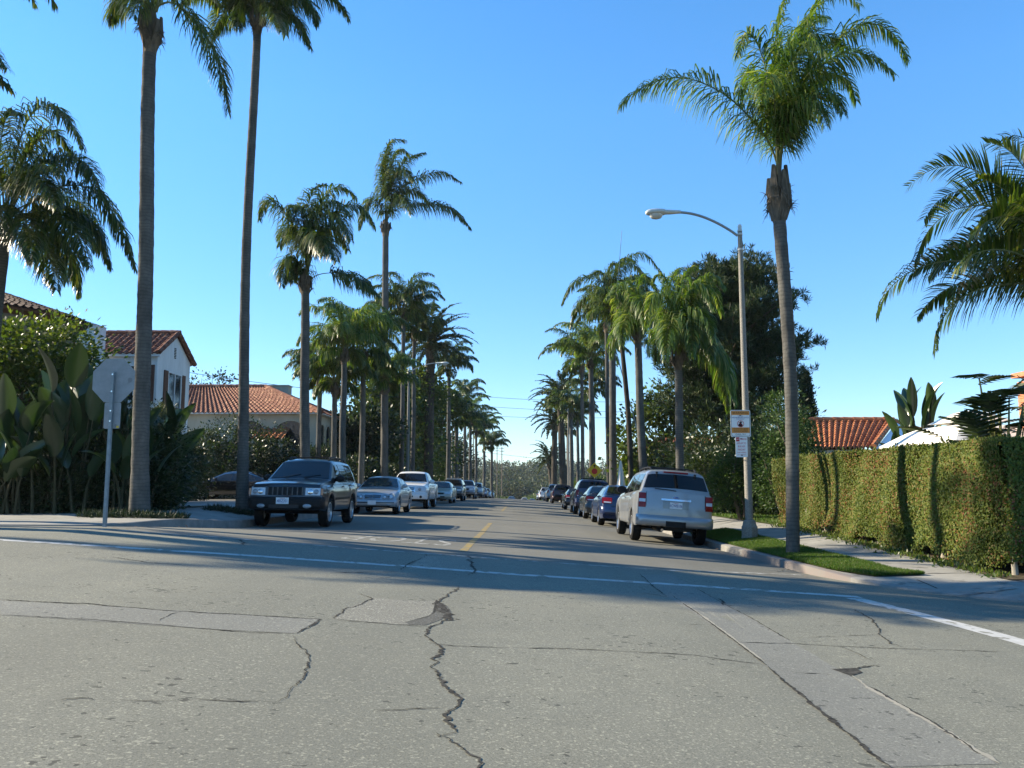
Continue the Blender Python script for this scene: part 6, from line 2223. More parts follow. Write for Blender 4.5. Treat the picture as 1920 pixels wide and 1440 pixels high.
def from_behind(name, label, cat, spec, pm, x, Y, lampz, lampx, detail=True, plate='', rails=False, lens='red_lens'):
    c = Car(name, label, cat, spec, P_[pm], GR, detail)
    finish(c, 5)
    w = c.hw
    for sg in (-1, 1):
        x0, x1 = (w * lampx, w * .965) if sg > 0 else (-w * .965, -w * lampx)
        h = c.rear('taillight', lens, x0, x1, lampz[0], lampz[1], .018, .04, 4, 4)
        c.rear('reverse_lamp', 'lens', x0 + .03, x1 - .06, lampz[0] + .02, lampz[0] + .06, .026, .01, 2, 1, h)
    b = c.bumper(False, lampz[0] - .36, lampz[0] - .12, 'p', .06)
    c.plate(plate, False, 0, lampz[0] + .02, .03)
    if detail:
        c.rear('boot_seam', 'black', -w * .62, w * .62, lampz[0] - .10, lampz[0] - .09, .004, .004, 10, 1)
        c.rear('emblem', 'chrome', -.05, .05, lampz[1] - .045, lampz[1] - .005, .014, .006, 2, 1)
        mb = MB()
        mb.tube([(-w * .5, c.len - .4, .25), (-w * .5, c.len - .02, .24)], .03, 8)
        mb.build('exhaust_pipe', M['chrome'], c.root, smooth=50)
    if rails:
        c.rails(2.2, 4.2)
    return c.place(x, Y, False)


from_behind('saloon_car', 'shiny deep blue saloon with red tail lamps behind the silver off-roader', 'car', SALN, 'blue', 3.55, 29.0, (.80, 1.0), .58, True, '5MXY204' if False else '')
from_behind('saloon_car', 'dark grey saloon half hidden by the blue one', 'car', SALN, 'grey', 3.5, 35.6, (.80, .98), .6)
from_behind('off_roader', 'night-blue off-roader with tall red and white tail lamps', 'car', EXPL, 'night', 3.5, 42.0, (.92, 1.24), .80, True, '', True)
from_behind('coupe', 'small black coupe with wide red lamps in the right line', 'car', COUP, 'blk', 3.45, 52.0, (.74, .90), .45)
from_behind('pickup_truck', 'dark red covered pickup in the right line beyond the black coupe', 'pickup', dict(OFFR, len=4.9, W=1.9), 'maroon', 3.5, 74.0, (.80, 1.05), .86)
from_behind('off_roader', 'pale silver off-roader beyond the dark red pickup', 'car', EXPL, 'silver', 3.3, 84, (.9, 1.2), .82, False)
from_behind('saloon_car', 'grey saloon beyond the pale off-roader on the right', 'car', SALN, 'pewter', 3.3, 96, (.8, .98), .6, False)
from_behind('off_roader', 'white off-roader near the crest on the right', 'car', OFFR, 'white', 3.0, 108, (.82, 1.1), .84, False)
from_behind('saloon_car', 'last pale blue car of the right line, at the crest of the road', 'car', SALN, 'steel', 2.9, 122, (.8, .98), .6, False)

# cars down beyond the crest
GL = 'cars in the traffic beyond the crest'
facing('saloon_car', 'dark car driving up beyond the crest, mid street', 'car', SALN, 'blk', -2.6, 190, False)
facing('saloon_car', 'white car coming up beyond the crest', 'car', OFFR, 'white', .4, 215, False, (.8, .96))
GR = GL
from_behind('saloon_car', 'car with red brake lamps far down the street', 'car', SALN, 'maroon', 2.3, 205, (.8, .98), .5, False)

# black car across the driveway on the left
c = Car('saloon_car', 'black saloon seen from its side in the driveway behind the tall slender palm', 'car', SALN, P_['blk'], None)
finish(c, 5, 'glass_clear', 'glass_clear', handles='chrome')
for sg in (-1, 1):
    mb = MB()
    mb.patch(lambda u, v: c.side(1.5 + 2.2 * u, .93 + .05 * v, sg, .010), 10, 1)
    mb.build('window_trim', M['chrome'], c.root)
    mb = MB()
    mb.patch(lambda u, v: c.low(1.3 + 2.2 * u, .34 + .03 * v, sg, .018), 10, 1)
    mb.build('side_moulding', M['chrome'], c.root)
    c.front('headlight', 'lens', .46 if sg > 0 else -.8, .8 if sg > 0 else -.46, .62, .73, .014)
c.root.rotation_euler = (0, 0, R(-90))
c.root.location = (-17.3, 43.2, gz(-14.5, 43) + .02)
# white car glimpsed in a side drive behind the bushes on the left, one on the right yard
# ------------------------------------------------------------------ street lamps and signs
LAMPS = 'street lamps with a single curved arm'


def lamp(label, base, h, reach, side, prad=(.125, .075), detail=True):
    """side +1: arm towards +x"""
    root = thing('street_lamp', label, 'street lamp', base, 0, LAMPS)
    mb = MB()
    mb.tube([(0, 0, -.1), (0, 0, h * .5), (0, 0, h)], [prad[0], (prad[0] + prad[1]) / 2, prad[1]], 16)
    mb.build('pole', M['pole'], root, smooth=60)
    mb = MB()
    mb.lathe([(.0, 0), (.195, .0), (.195, .30), (.17, .34), (.15, .44), (prad[0] * 1.02, .47)], 8)
    mb.lathe([(.21, -.02), (.21, .045), (.195, .06)], 8)
    mb.build('pole_base', M['pole'], root, smooth=25)
    mb = MB()
    mb.lathe([(prad[1] * 1.12, h - .03), (prad[1] * 1.2, h + .0), (prad[1] * .8, h + .03), (prad[1] * .95, h + .07), (prad[1] * .9, h + .12), (prad[1] * .5, h + .155), (.003, h + .165)], 14)
    for z in (h - .10, h - .5):
        mb.lathe([(prad[1] * 1.05, z - .025), (prad[1] * 1.22, z - .02), (prad[1] * 1.22, z + .02), (prad[1] * 1.05, z + .025)], 14)
    mb.build('finial', M['lamp_grey'], root, smooth=50)
    mb = MB()
    pts = []
    for k in range(15):
        u = k / 14
        pts.append(Vector((side * (.06 + reach * .80 * u), 0, h - .14 + .62 * math.sin(u * math.pi / 2) ** .9)))
    mb.tube(pts, [.034] * 15, 10)
    e = pts[-1]
    mb.build('arm', M['arm_steel'], root, smooth=60)
    hd = MB()
    a = Vector((side, 0, -.02)).normalized()
    prof = [(-.08, .05, .05), (0, .075, .055), (.18, .095, .07), (.32, .10, .075), (.34, .16, .085), (.50, .185, .10), (.68, .17, .095), (.78, .11, .07), (.82, .03, .03)]
    vs, fs = [], []
    for (u, wy, wz) in prof:
        for k in range(14):
            t = 2 * math.pi * k / 14
            vs.append(e + a * u + Vector((0, math.cos(t) * wy, math.sin(t) * wz * (1.0 if math.sin(t) > 0 else .62))))
    for i in range(len(prof) - 1):
        for k in range(14):
            fs.append((i * 14 + k, i * 14 + (k + 1) % 14, (i + 1) * 14 + (k + 1) % 14, (i + 1) * 14 + k))
    fs += [tuple(range(14)), tuple((len(prof) - 1) * 14 + k for k in range(14))]
    hd.add(vs, fs)
    lh = hd.build('lamp_head', M['lamp_grey'], root, smooth=60)
    fix_normals(lh)
    gl = MB()
    mt = Matrix.Translation(e + a * .55 + Vector((0, 0, -.045))) @ Matrix.Diagonal((1.25, 1, -1, 1))
    gl.lathe([(.135, 0), (.13, .05), (.10, .095), (.05, .115), (.002, .12)], 16, 0, mt)
    gl.build('lens', M['lampglass'], lh, smooth=60)
    return root


lb = g3(5.52, 20.5)
lamp_o = lamp('grey concrete street lamp on the right grass strip carrying two notices', lb, at(1388, 432, 20.5).z - lb.z, 1.88, -1, (.098, .056))
lb2 = g3(-7.75, 56)
lamp('street lamp on the left kerb among the palm trunks', lb2, at(775, 694, 56).z - lb2.z, 2.3, 1)
for (x, y, px, py, s, label) in ((-7.6, 128, 893, 806, 1, 'far street lamp on the left near the crest'), (5.4, 98, 1073, 768, -1, 'far street lamp on the right between palm trunks'), (5.4, 165, 1075, 862, -1, 'small street lamp beyond the crest on the right'), (-7.8, 92, 868, 780, 1, 'street lamp deep in the left row, mostly behind fronds')):
    b = g3(x, y)
    lamp(label, b, max(6.5, at(px, py, y).z - b.z), 2.4, s)

# notices on the near lamp: plates lie flat, facing the camera
FACE = Matrix.Rotation(R(90), 4, 'X')


def rrect(w, h, r, n=5):
    P = []
    for (cx, cz, a0) in ((w / 2 - r, h / 2 - r, 0), (-w / 2 + r, h / 2 - r, 90), (-w / 2 + r, -h / 2 + r, 180), (w / 2 - r, -h / 2 + r, 270)):
        for k in range(n + 1):
            a = R(a0 + 90 * k / n)
            P.append((cx + r * math.cos(a), cz + r * math.sin(a)))
    return P


def flat_plate(name, outline, y, t, mat, parent):
    mb = MB()
    n = len(outline)
    vs = [(x, y, z) for x, z in outline] + [(x, y + t, z) for x, z in outline]
    mb.add(vs, [tuple(range(n)), tuple(range(2 * n - 1, n - 1, -1))] + [(i, n + i, n + (i + 1) % n, (i + 1) % n) for i in range(n)])
    return mb.build(name, M[mat] if isinstance(mat, str) else mat, parent)


def shift(P, dx, dz):
    return [(x + dx, z + dz) for x, z in P]


sp = at(1388.5, 794, 20.34)
sg_ = thing('warning_sign', 'white and orange neighbourhood watch notice, upper sign on the lamp pole', 'sign', sp, 0)
W_, H_ = .485, .66
flat_plate('sign_plate', rrect(W_, H_, .04), 0, .004, 'sign_white', sg_)
ob, ib = rrect(W_ - .03, H_ - .03, .03), rrect(W_ - .048, H_ - .048, .024)
mb = MB()
n = len(ob)
mb.add([(x, -.0012, z) for x, z in ob] + [(x, -.0012, z) for x, z in ib], [(i, (i + 1) % n, n + (i + 1) % n, n + i) for i in range(n)])
mb.build('sign_border', M['ink'], sg_)
flat_plate('sign_band', shift(rrect(W_ - .052, .095, .01), 0, .255), -.002, .0015, 'sign_orange', sg_)
flat_plate('sign_band', shift(rrect(W_ - .052, .135, .004), 0, -.165), -.002, .0015, 'sign_orange', sg_)
T_ = lambda x, z, y=-.0045: Matrix.Translation((x, y, z)) @ FACE
text('WARNING', .078, 'ink', sg_, T_(0, .256), sx=.98, spacing=1.05)
text('THIS IS A', .034, 'ink_blue', sg_, T_(0, .180, -.002))
text('NEIGHBORHOOD WATCH', .044, 'ink_blue', sg_, T_(0, .143, -.002), sx=.76)
text('COMMUNITY', .034, 'ink_blue', sg_, T_(0, .106, -.002))
for z, s_ in ((-.128, 'WE IMMEDIATELY REPORT'), (-.165, 'ALL SUSPICIOUS PERSONS'), (-.203, 'TO OUR POLICE DEPARTMENT')):
    text(s_, .032, 'ink', sg_, T_(0, z), sx=.95 if len(s_) < 23 else .82)
text('CALL 911', .058, 'ink', sg_, T_(0, -.268, -.002), spacing=1.1)
mb = MB()
mb.tube([(.078 * math.cos(2 * math.pi * k / 28), -.004, -.008 + .078 * math.sin(2 * math.pi * k / 28)) for k in range(29)], .0055, 5, cap=False)
mb.build('prohibition_ring', M['ink_red'], sg_)
fig = [(-.062, -.052), (-.05, -.015), (-.03, .0), (-.015, .012), (-.02, .028), (-.034, .030), (-.012, .036), (.0, .06), (.022, .058), (.03, .036), (.045, .028), (.025, .022), (.022, .0), (.04, -.012), (.056, -.05), (.03, -.074), (-.03, -.074)]
flat_plate('figure_symbol', [(x, z - .004) for x, z in fig], -.0025, .002, 'ink', sg_)
mb = MB()
mb.tube([(-.055, -.0058, .047), (.055, -.0058, -.063)], .0045, 5)
mb.build('prohibition_bar', M['ink_red'], sg_)
sp = at(1390.5, 838, 20.34)
s2 = thing('parking_sign', 'narrow white no-parking notice with red heading, lower sign on the lamp pole', 'sign', sp, 0)
flat_plate('sign_plate', rrect(.29, .50, .025), 0, .004, 'sign_white', s2)
flat_plate('red_panel', shift(rrect(.082, .10, .006), -.088, .185), -.0012, .001, 'ink_red', s2)
text('NO', .058, 'plate', s2, T_(-.088, .185, -.0025), sx=.7)
text('PARKING', .062, 'ink_red', s2, T_(.048, .188, -.001), sx=.62)
text('4:00 AM TO', .066, 'ink_red', s2, T_(0, .088, -.001), sx=.66)
text('8:00 AM', .066, 'ink_red', s2, T_(0, .010, -.001), sx=.76)
text('FRIDAY', .066, 'ink_red', s2, T_(0, -.068, -.001), sx=.86)
text('STREET SWEEPING', .036, 'ink_red', s2, T_(0, -.138, -.001), sx=.72)
text('DEPT OF TRANSPORTATION', .020, 'ink_red', s2, T_(0, -.190, -.001), sx=.8)
for o_ in (sg_, s2):
    mb = MB()
    for z in (.2, -.2):
        mb.lathe([(.128, z - .012), (.128, z + .012)], 18, 0, Matrix.Translation((0, .16, 0)))
        mb.box((0, .022, z), (.05, .045, .03))
    mb.build('bracket', M['galv'], o_)

# stop sign seen from behind, on the left corner
ps = g3(-7.18, 14.35)
so_ = thing('stop_sign', 'octagonal sign seen from its bare grey back on the left corner', 'sign', ps, R(-4))
ht = at(203, 700, 14.35).z - ps.z + .02
mb = MB()
mb.box((0, -.035, ht * .5 - .1), (.055, .028, ht + .2))
mb.box((-.026, -.018, ht * .5 - .1), (.008, .03, ht + .2))
mb.box((.026, -.018, ht * .5 - .1), (.008, .03, ht + .2))
mb.build('post', M['galv'], so_)
zc = at(204, 713, 14.35).z - ps.z
oct_ = [(.385 / math.cos(math.pi / 8) * math.cos(math.pi / 8 + k * math.pi / 4), zc + .385 / math.cos(math.pi / 8) * math.sin(math.pi / 8 + k * math.pi / 4)) for k in range(8)]
flat_plate('sign_plate', oct_, 0, .005, 'aluminium', so_)
flat_plate('sign_face', [(x * .99, zc + (z - zc) * .99) for x, z in oct_], .006, .002, 'ink_red', so_)
text('STOP', .3, 'plate', so_, Matrix.Translation((0, .0105, zc)) @ Matrix.Rotation(R(180), 4, 'Z') @ FACE, sx=.85)
zp = at(205, 779, 14.35).z - ps.z
pl = flat_plate('supplementary_plate', shift(rrect(.30, .46, .03), .01, zp), 0, .004, 'aluminium', so_)
mb = MB()
mb.box((.12, -.004, zp - .20), (.045, .003, .035))
mb.build('sticker', M['sign_yellow'], pl)
mb = MB()
for z in (zc + .1, zc - .2, zp + .08, zp - .1):
    mb.lathe([(.001, 0), (.014, .0), (.014, .012)], 8, 0, Matrix.Translation((0, -.05, z)) @ Matrix.Rotation(R(-90), 4, 'X'))
mb.build('bolt', M['chrome'], so_)

# yellow stop-ahead diamond on the right
py_ = 58
ws = g3(5.0, py_)
wsn = thing('warning_sign', 'yellow diamond stop-ahead sign with red octagon, among the right trunks', 'sign', ws, 0)
zc = at(1103, 882, py_).z - ws.z
mb = MB()
mb.tube([(0, .04, -.1), (0, .04, zc + .4)], .035, 8)
mb.build('post', M['galv'], wsn)
dm = [(.54 * math.cos(math.pi / 2 * k), zc + .54 * math.sin(math.pi / 2 * k)) for k in range(4)]
flat_plate('sign_plate', dm, 0, .006, 'sign_yellow', wsn)
flat_plate('octagon_symbol', [(.21 * math.cos(math.pi / 8 + k * math.pi / 4), zc - .06 + .21 * math.sin(math.pi / 8 + k * math.pi / 4)) for k in range(8)], -.006, .005, 'ink_red', wsn)
flat_plate('arrow_symbol', [(-.035, zc + .20), (-.035, zc + .30), (-.11, zc + .30), (0, zc + .42), (.11, zc + .30), (.035, zc + .30), (.035, zc + .20)], -.006, .005, 'ink', wsn)
zp = at(1103, 897, py_).z - ws.z
flat_plate('supplementary_plate', shift(rrect(.46, .62, .03), 0, zc - .98), 0, .006, 'sign_white', wsn)

# utility poles and cables
UT = 'wooden utility poles across the far end'
poles = []
for (x, y, top, label) in ((-26, 150, at(880, 722, 150).z, 'utility pole behind the far left palms carrying the upper cables'), (30, 150, at(1290, 770, 150).z, 'utility pole hidden behind the right trees carrying the upper cables'),
                           (at(941, 838, 260).x, 260, at(941, 838, 260).z, 'thin utility pole standing clear at the left of the far gap'), (at(932, 838, 300).x, 300, at(932, 838, 300).z, 'second thin pole left of the clear one in the far gap'), (26, 270, 8.5, 'utility pole behind the right row at the far end')):
    root = thing('utility_pole', label, 'utility pole', (x, y, zhill(x, y)), 0, UT)
    h = top - zhill(x, y)
    mb = MB()
    mb.tube([(0, 0, -.5), (0, 0, h)], [.17, .12], 8)
    mb.build('pole', M['wood'], root)
    mb = MB()
    for k in range(2):
        mb.box((0, -.12, h - .5 - .9 * k), (1.5, .1, .10))
        for q in (-.68, -.3, .3, .68):
            mb.lathe([(.05, 0), (.05, .16), (.01, .18)], 6, 0, Matrix.Translation((q, -.12, h - .44 - .9 * k)))
    mb.build('crossarm', M['wood'], root)
    poles.append((x, y, top))


def cable(label, a, b, sag, r=.018):
    a, b = Vector(a), Vector(b)
    mb = MB()
    mb.tube([a.lerp(b, k / 24) - UP * sag * 4 * (k / 24) * (1 - k / 24) - a for k in range(25)], r, 5)
    o = mb.build('power_cable', M['wire'])
    o.location = a
    return tag(o, label, 'cable', 'cables strung across the far end of the street')


for (y0, y1, lab) in ((738, 744, 'topmost cable across the far gap'), (756, 762, 'second cable across the far gap'), (774, 777, 'third cable across the far gap')):
    a, b = at(898, y0, 149.8), at(1012, y1, 149.8)
    d = (b - a)
    cable(lab, a - d * 1.05, b + d * 1.6, .6, .03)
a, b = at(900, 845, 259), at(1012, 857, 259)
cable('lower cable reaching from the clear pole across the gap', a - (b - a) * .6, b + (b - a) * 1.2, .5, .045)
a, b = at(905, 873, 240), at(1012, 884, 240)
cable('lowest dark cable in front of the hill', a - (b - a) * .6, b + (b - a) * 1.2, .4, .045)
a, b = at(430, 700, 62), at(560, 718, 62)
cable('cable running over the tiled roof on the left', a - (b - a) * 2.2, b + (b - a) * 1.5, .4, .02)
root = thing('antenna_mast', 'hair-thin tall mast rising above the right palms', 'mast', g3(7.6, 47))
mb = MB()
t = at(1166, 432, 47)
b_ = at(1150, 640, 47)
mb.tube([(0, 0, 0), b_ - Vector(root.location), t - Vector(root.location)], [.035, .025, .012], 6)
mb.build('mast', M['galv'], root)


# ------------------------------------------------------------------ houses
def tile_roof(mb, p00, p10, p11, p01, pitch=.26, course=.36, amp=.06, m=0):
    """barrel tiles on the quad; p00-p10 is the eave, p01-p11 the ridge"""
    p00, p10, p11, p01 = map(Vector, (p00, p10, p11, p01))
    wid, hei = max((p10 - p00).length, (p11 - p01).length), ((p01 - p00).length + (p11 - p10).length) / 2
    nu, nv = max(3, int(wid / pitch)), max(2, int(hei / course))
    nn = (p10 - p00).cross(((p01 + p11) - (p00 + p10)) / 2).normalized()
    sub = 6
    for j in range(nv):
        vs, fs = [], []
        for (v, lift) in ((j / nv, .035), ((j + 1) / nv, .0)):
            for i in range(nu * sub + 1):
                u = i / (nu * sub)
                q = p00.lerp(p10, u).lerp(p01.lerp(p11, u), v)
                ph = (i % sub) / sub
                hgt = math.sin(math.pi * ph / .62) if ph < .62 else -.25 * math.sin(math.pi * (ph - .62) / .38)
                vs.append(q + nn * (amp * hgt + lift + rnd.uniform(-.004, .004)))
        n = nu * sub + 1
        # butt of the course
        for i in range(n):
            vs.append(vs[i] - nn * .045)
        for i in range(n - 1):
            fs.append((i, i + 1, n + i + 1, n + i))
            fs.append((2 * n + i, 2 * n + i + 1, i + 1, i))
        mb.add(vs, fs, m)


def ridge_tiles(mb, a, b, r=.12):
    a, b = Vector(a), Vector(b)
    n = max(2, int((b - a).length / .38))
    for i in range(n):
        p, q = a.lerp(b, i / n), a.lerp(b, (i + 1.12) / n)
        mb.tube([p, q], [r * 1.08, r * .92], 9)


def win(root, c, w, h, facing, mull=2, shutters=False, depth=.05, frame='trim'):
    """window on a wall; facing = outward unit vector; pieces sit on the wall face"""
    c = Vector(c)
    f = Vector(facing).normalized()
    s = Vector((-f.y, f.x, 0))
    rz = math.atan2(s.y, s.x)
    mb = MB()
    for (o, ww, hh) in ((Vector((0, 0, h / 2)), w + .1, .07), (Vector((0, 0, -h / 2)), w + .1, .07)):
        mb.box(c + f * .025 + o, (ww, depth, hh), rz)
    for k in range(mull + 1):
        mb.box(c + f * .024 + s * (-w / 2 + w * k / mull), (.06 if k in (0, mull) else .045, depth * .9, h - .06), rz)
    o = mb.build('window', M[frame], root)
    mb = MB()
    mb.box(c + f * .008, (w, .01, h), rz)
    mb.build('pane', M['pane'], o)
    mb = MB()
    mb.box(c + f * .05 - UP * (h / 2 + .06), (w + .22, .12, .05), rz)
    mb.build('sill', M[frame], o)
    if shutters:
        for sg in (-1, 1):
            mb = MB()
            mb.box(c + f * .03 + s * sg * (w / 2 + .24), (.38, .045, h + .05), rz)
            for k in range(12):
                mb.box(c + f * .056 + s * sg * (w / 2 + .24) + UP * (-h / 2 + .1 + (h - .2) * k / 11), (.30, .014, .035), rz)
            mb.build('shutter', M['shutter'], root)
    return o


# white gabled house on the left
A = at(288, 800, 34.4)
hx = -15.35
z0 = gz(-15.5, 36)
base = Vector((hx, 36, z0))
h1 = thing('white_house', 'white stucco house with tiled gable roof and brown shutters, left of the street', 'house', base)
ev, pk = 6.5 - z0, 7.55 - z0
yA, yB, yM = 34.3 - 36, 37.7 - 36, 0
xw = -5.2
mb = MB()
vs = [(0, yA, 0), (0, yB, 0), (0, yB, ev), (0, yM, pk), (0, yA, ev), (xw, yA, 0), (xw, yB, 0), (xw, yB, ev), (xw, yM, pk), (xw, yA, ev)]
mb.add(vs, [(0, 1, 2, 3, 4), (9, 8, 7, 6, 5), (0, 4, 9, 5), (1, 6, 7, 2)])
mb.build('wall', M['white_paint'], h1)
mb = MB()
tile_roof(mb, (xw - .2, yA - .22, ev - .08), (.14, yA - .22, ev - .08), (.14, yM, pk + .05), (xw - .2, yM, pk + .05))
tile_roof(mb, (.14, yB + .22, ev - .08), (xw - .2, yB + .22, ev - .08), (xw - .2, yM, pk + .05), (.14, yM, pk + .05))
ridge_tiles(mb, (xw - .2, yM, pk + .1), (.16, yM, pk + .1))
ridge_tiles(mb, (.13, yA - .22, ev - .02), (.13, yM, pk + .09), .10)
ridge_tiles(mb, (.13, yB + .22, ev - .02), (.13, yM, pk + .09), .10)
rf = mb.build('roof', M['tile'], h1)
mb = MB()
mb.box((xw / 2, yA - .10, ev - .12), (-xw + .3, .16, .12))
mb.build('eave', M['trim'], rf)
win(h1, (.0, .05, ev - 1.7), 1.35, 2.05, (1, 0, 0), 2, True)
win(h1, (-1.15, yA, ev - 1.3), 1.25, 1.5, (0, -1, 0), 3, True)
win(h1, (-3.6, yA, ev - 1.3), 1.0, 1.4, (0, -1, 0), 2, False)
mb = MB()
for k in range(7):
    mb.box((.012, yM, pk - .62 - .07 * k), (.024, .18, .035))
mb.build('gable_vent', M['iron'], h1)
bal = MB()                                            # iron window guard
for k in range(12):
    bal.box((.32, -.62 + .12 * k, ev - 2.55), (.02, .02, .62))
bal.box((.32, .04, ev - 2.24), (.03, 1.4, .03))
bal.box((.32, .04, ev - 2.86), (.03, 1.4, .03))
for y in (-.63, .71):
    bal.box((.16, y, ev - 2.24), (.32, .02, .03))
    bal.box((.16, y, ev - 2.86), (.32, .02, .03))
bal.build('window_guard', M['iron'], h1)
mb = MB()
mb.box((.06, .1, ev - 3.6), (.12, yB - yA - .25, .10))
mb.box((-1.2, yA - .06, ev - 3.2), (2.6, .12, .10))
mb.build('belt_course', M['trim'], h1)
# tall parapet chimney block left of its roof
cx = at(170, 640, 33.4).x
mb = MB()
ctop = at(170, 612, 33.4).z - z0
mb.box((cx - hx, -2.6, ctop / 2), (.82, .8, ctop))
ch = mb.build('chimney', M['white_paint'], h1)
mb = MB()
mb.add([(cx - hx - .46, -3.05, ctop + .0), (cx - hx + .46, -3.05, ctop + .0), (cx - hx + .46, -2.15, ctop + .0), (cx - hx - .46, -2.15, ctop + .0), (cx - hx - .2, -3.05, ctop + .22), (cx - hx - .2, -2.15, ctop + .22)],
       [(0, 1, 4), (3, 5, 2), (1, 2, 5, 4), (0, 4, 5, 3)])
mb.build('chimney_cap', M['trim'], ch)

# round tower house at the far left
tb = Vector((-19.0, 28.5, gz(-18, 28)))
tw = thing('tower_house', 'taupe stucco house with a rounded tower and dark tiled eaves at the left edge', 'house', tb)
eavez = at(150, 592, 28.5).z - tb.z
mb = MB()
mb.lathe([(2.85, -.2), (2.85, eavez)], 28)
mb.box((-3.6, 2.2, eavez / 2 - .3), (5.0, 5.0, eavez - .2))
mb.build('wall', M['taupe'], tw, smooth=30)
mb = MB()
ns = 28
for k in range(ns):
    a0, a1 = 2 * math.pi * k / ns, 2 * math.pi * (k + 1) / ns
    P0, P1 = Vector((3.3 * math.cos(a0), 3.3 * math.sin(a0), eavez - .12)), Vector((3.3 * math.cos(a1), 3.3 * math.sin(a1), eavez - .12))
    Q0, Q1 = Vector((.15 * math.cos(a0), .15 * math.sin(a0), eavez + .95)), Vector((.15 * math.cos(a1), .15 * math.sin(a1), eavez + .95))
    tile_roof(mb, P0, P1, Q1, Q0, .25, .4)
rf = mb.build('roof', M['tile_dark'], tw)
mb = MB()
mb.lathe([(2.85, eavez - .30), (3.22, eavez - .20), (3.25, eavez - .13), (2.8, eavez - .1)], 28)
mb.build('eave', M['shutter'], rf, smooth=30)
mb = MB()
mb.lathe([(2.853, eavez - 1.9), (2.9, eavez - 1.88), (2.9, eavez - 1.78), (2.853, eavez - 1.76)], 28)
mb.build('belt_course', M['taupe'], tw, smooth=30)
for ang in (-58, -95):
    d = Vector((math.cos(R(ang)), math.sin(R(ang)), 0))
    win(tw, d * 2.83 + UP * (eavez - 3.0), .75, 1.3, d, 2, False, .07, 'shutter')

# long low house with hipped roof and arched porch
hb_ = Vector((-17, 53, gz(-15, 50)))
h2 = thing('tiled_house', 'long beige house with hipped clay-tile roof and arched porch, left of the palms', 'house', hb_)
er = at(607, 780, 50)
ez = at(520, 772, 49.5).z - hb_.z
xr, xl = er.x - hb_.x - .3, -14
yf, yb = -3.5, 5.0
mb = MB()
mb.box(((xr + xl) / 2, (yf + yb) / 2, ez / 2 - .1), (xr - xl, yb - yf, ez - .02))
mb.build('wall', M['cream'], h2)
rz_ = at(420, 727, 54).z - hb_.z
rxr = at(500, 727, 54).x - hb_.x
yr_ = (yf + yb) / 2
e_ = .38
mb = MB()
tile_roof(mb, (xl - e_, yf - e_, ez - .1), (xr + e_, yf - e_, ez - .1), (rxr, yr_, rz_), (xl + 3, yr_, rz_), .30, .42, .07)
tile_roof(mb, (xr + e_, yf - e_, ez - .1), (xr + e_, yb + e_, ez - .1), (rxr + .01, yr_ + .01, rz_), (rxr, yr_, rz_), .30, .42, .07)
tile_roof(mb, (xr + e_, yb + e_, ez - .1), (xl - e_, yb + e_, ez - .1), (xl + 3, yr_, rz_), (rxr, yr_, rz_), .30, .42, .07)
ridge_tiles(mb, (xl + 3, yr_, rz_ + .05), (rxr, yr_, rz_ + .05), .15)
ridge_tiles(mb, (rxr, yr_, rz_ + .05), (xr + e_, yf - e_, ez - .03), .14)
ridge_tiles(mb, (rxr, yr_, rz_ + .05), (xr + e_, yb + e_, ez - .03), .14)
rf = mb.build('roof', M['tile'], h2)
mb = MB()
mb.box(((xr + xl) / 2, yf - .19, ez - .10), (xr - xl + .7, .34, .09))
mb.box((xr + .19, (yf + yb) / 2, ez - .10), (.34, yb - yf + .05, .09))
mb.build('eave', M['trim'], rf)
mb = MB()
cx = at(528, 735, 55).x - hb_.x
mb.box((cx, yr_ + .9, rz_ - .2), (1.3, .9, .7))
mb.box((cx, yr_ + .9, rz_ + .17), (1.42, 1.02, .07))
mb.build('chimney', M['cream'], rf)


def arch(root, c, w, h, facing):
    """dark arched opening with a proud surround"""
    c = Vector(c)
    f = Vector(facing)
    s = Vector((-f.y, f.x, 0))
    P = [(-w / 2, 0), (w / 2, 0)] + [(w / 2 * math.cos(R(a)), h - w / 2 * .7 + w / 2 * .7 * math.sin(R(a))) for a in range(0, 181, 15)]
    mb = MB()
    n = len(P)
    mb.add([c + s * x + UP * z + f * .012 for x, z in P], [tuple(range(n))])
    o = mb.build('arch_opening', M['pane'], root)
    mb = MB()
    Q = P[1:] + [P[0]]
    vs = []
    for x, z in Q:
        for (k, d) in ((1.0, .012), (1.0, .07), (1.12, .07), (1.12, .005)):
            vs.append(c + s * x * k + UP * (z * (1 + (k - 1) * .5)) + f * d)
    mb.add(vs, [(i * 4 + q, (i + 1) * 4 + q, (i + 1) * 4 + q + 1, i * 4 + q + 1) for i in range(len(Q) - 1) for q in range(3)])
    mb.build('arch_surround', M['cream'], o)


arch(h2, (xr - 1.55, yf, ez - 2.3), 1.7, 1.75, (0, -1, 0))
arch(h2, (xr - 4.0, yf, ez - 2.3), 1.7, 1.75, (0, -1, 0))
for k in range(3):
    arch(h2, (xr, yf + 1.2 + 1.6 * k, ez - 2.3), 1.1, 1.6, (1, 0, 0))
for k in range(3):
    win(h2, (xl + 2.0 + 2.6 * k, yf, ez - 1.5), 1.2, 1.1, (0, -1, 0), 3)
# small tiled porch roof in front of it
mb = MB()
q = at(520, 806, 48.5) - hb_
tile_roof(mb, (q.x - 1.3, -5.2, q.z - .55), (q.x + .5, -5.2, q.z - .55), (q.x + .5, -3.52, q.z + .15), (q.x - 1.3, -3.52, q.z + .15), .30, .42, .06)
mb.build('porch_roof', M['tile_orange'], h2)
mb = MB()
mb.box((q.x + .4, -5.1, (q.z - .6) / 2), (.22, .22, q.z - .6))
mb.box((q.x - 1.2, -5.1, (q.z - .6) / 2), (.22, .22, q.z - .6))
mb.build('porch_post', M['cream'], h2)

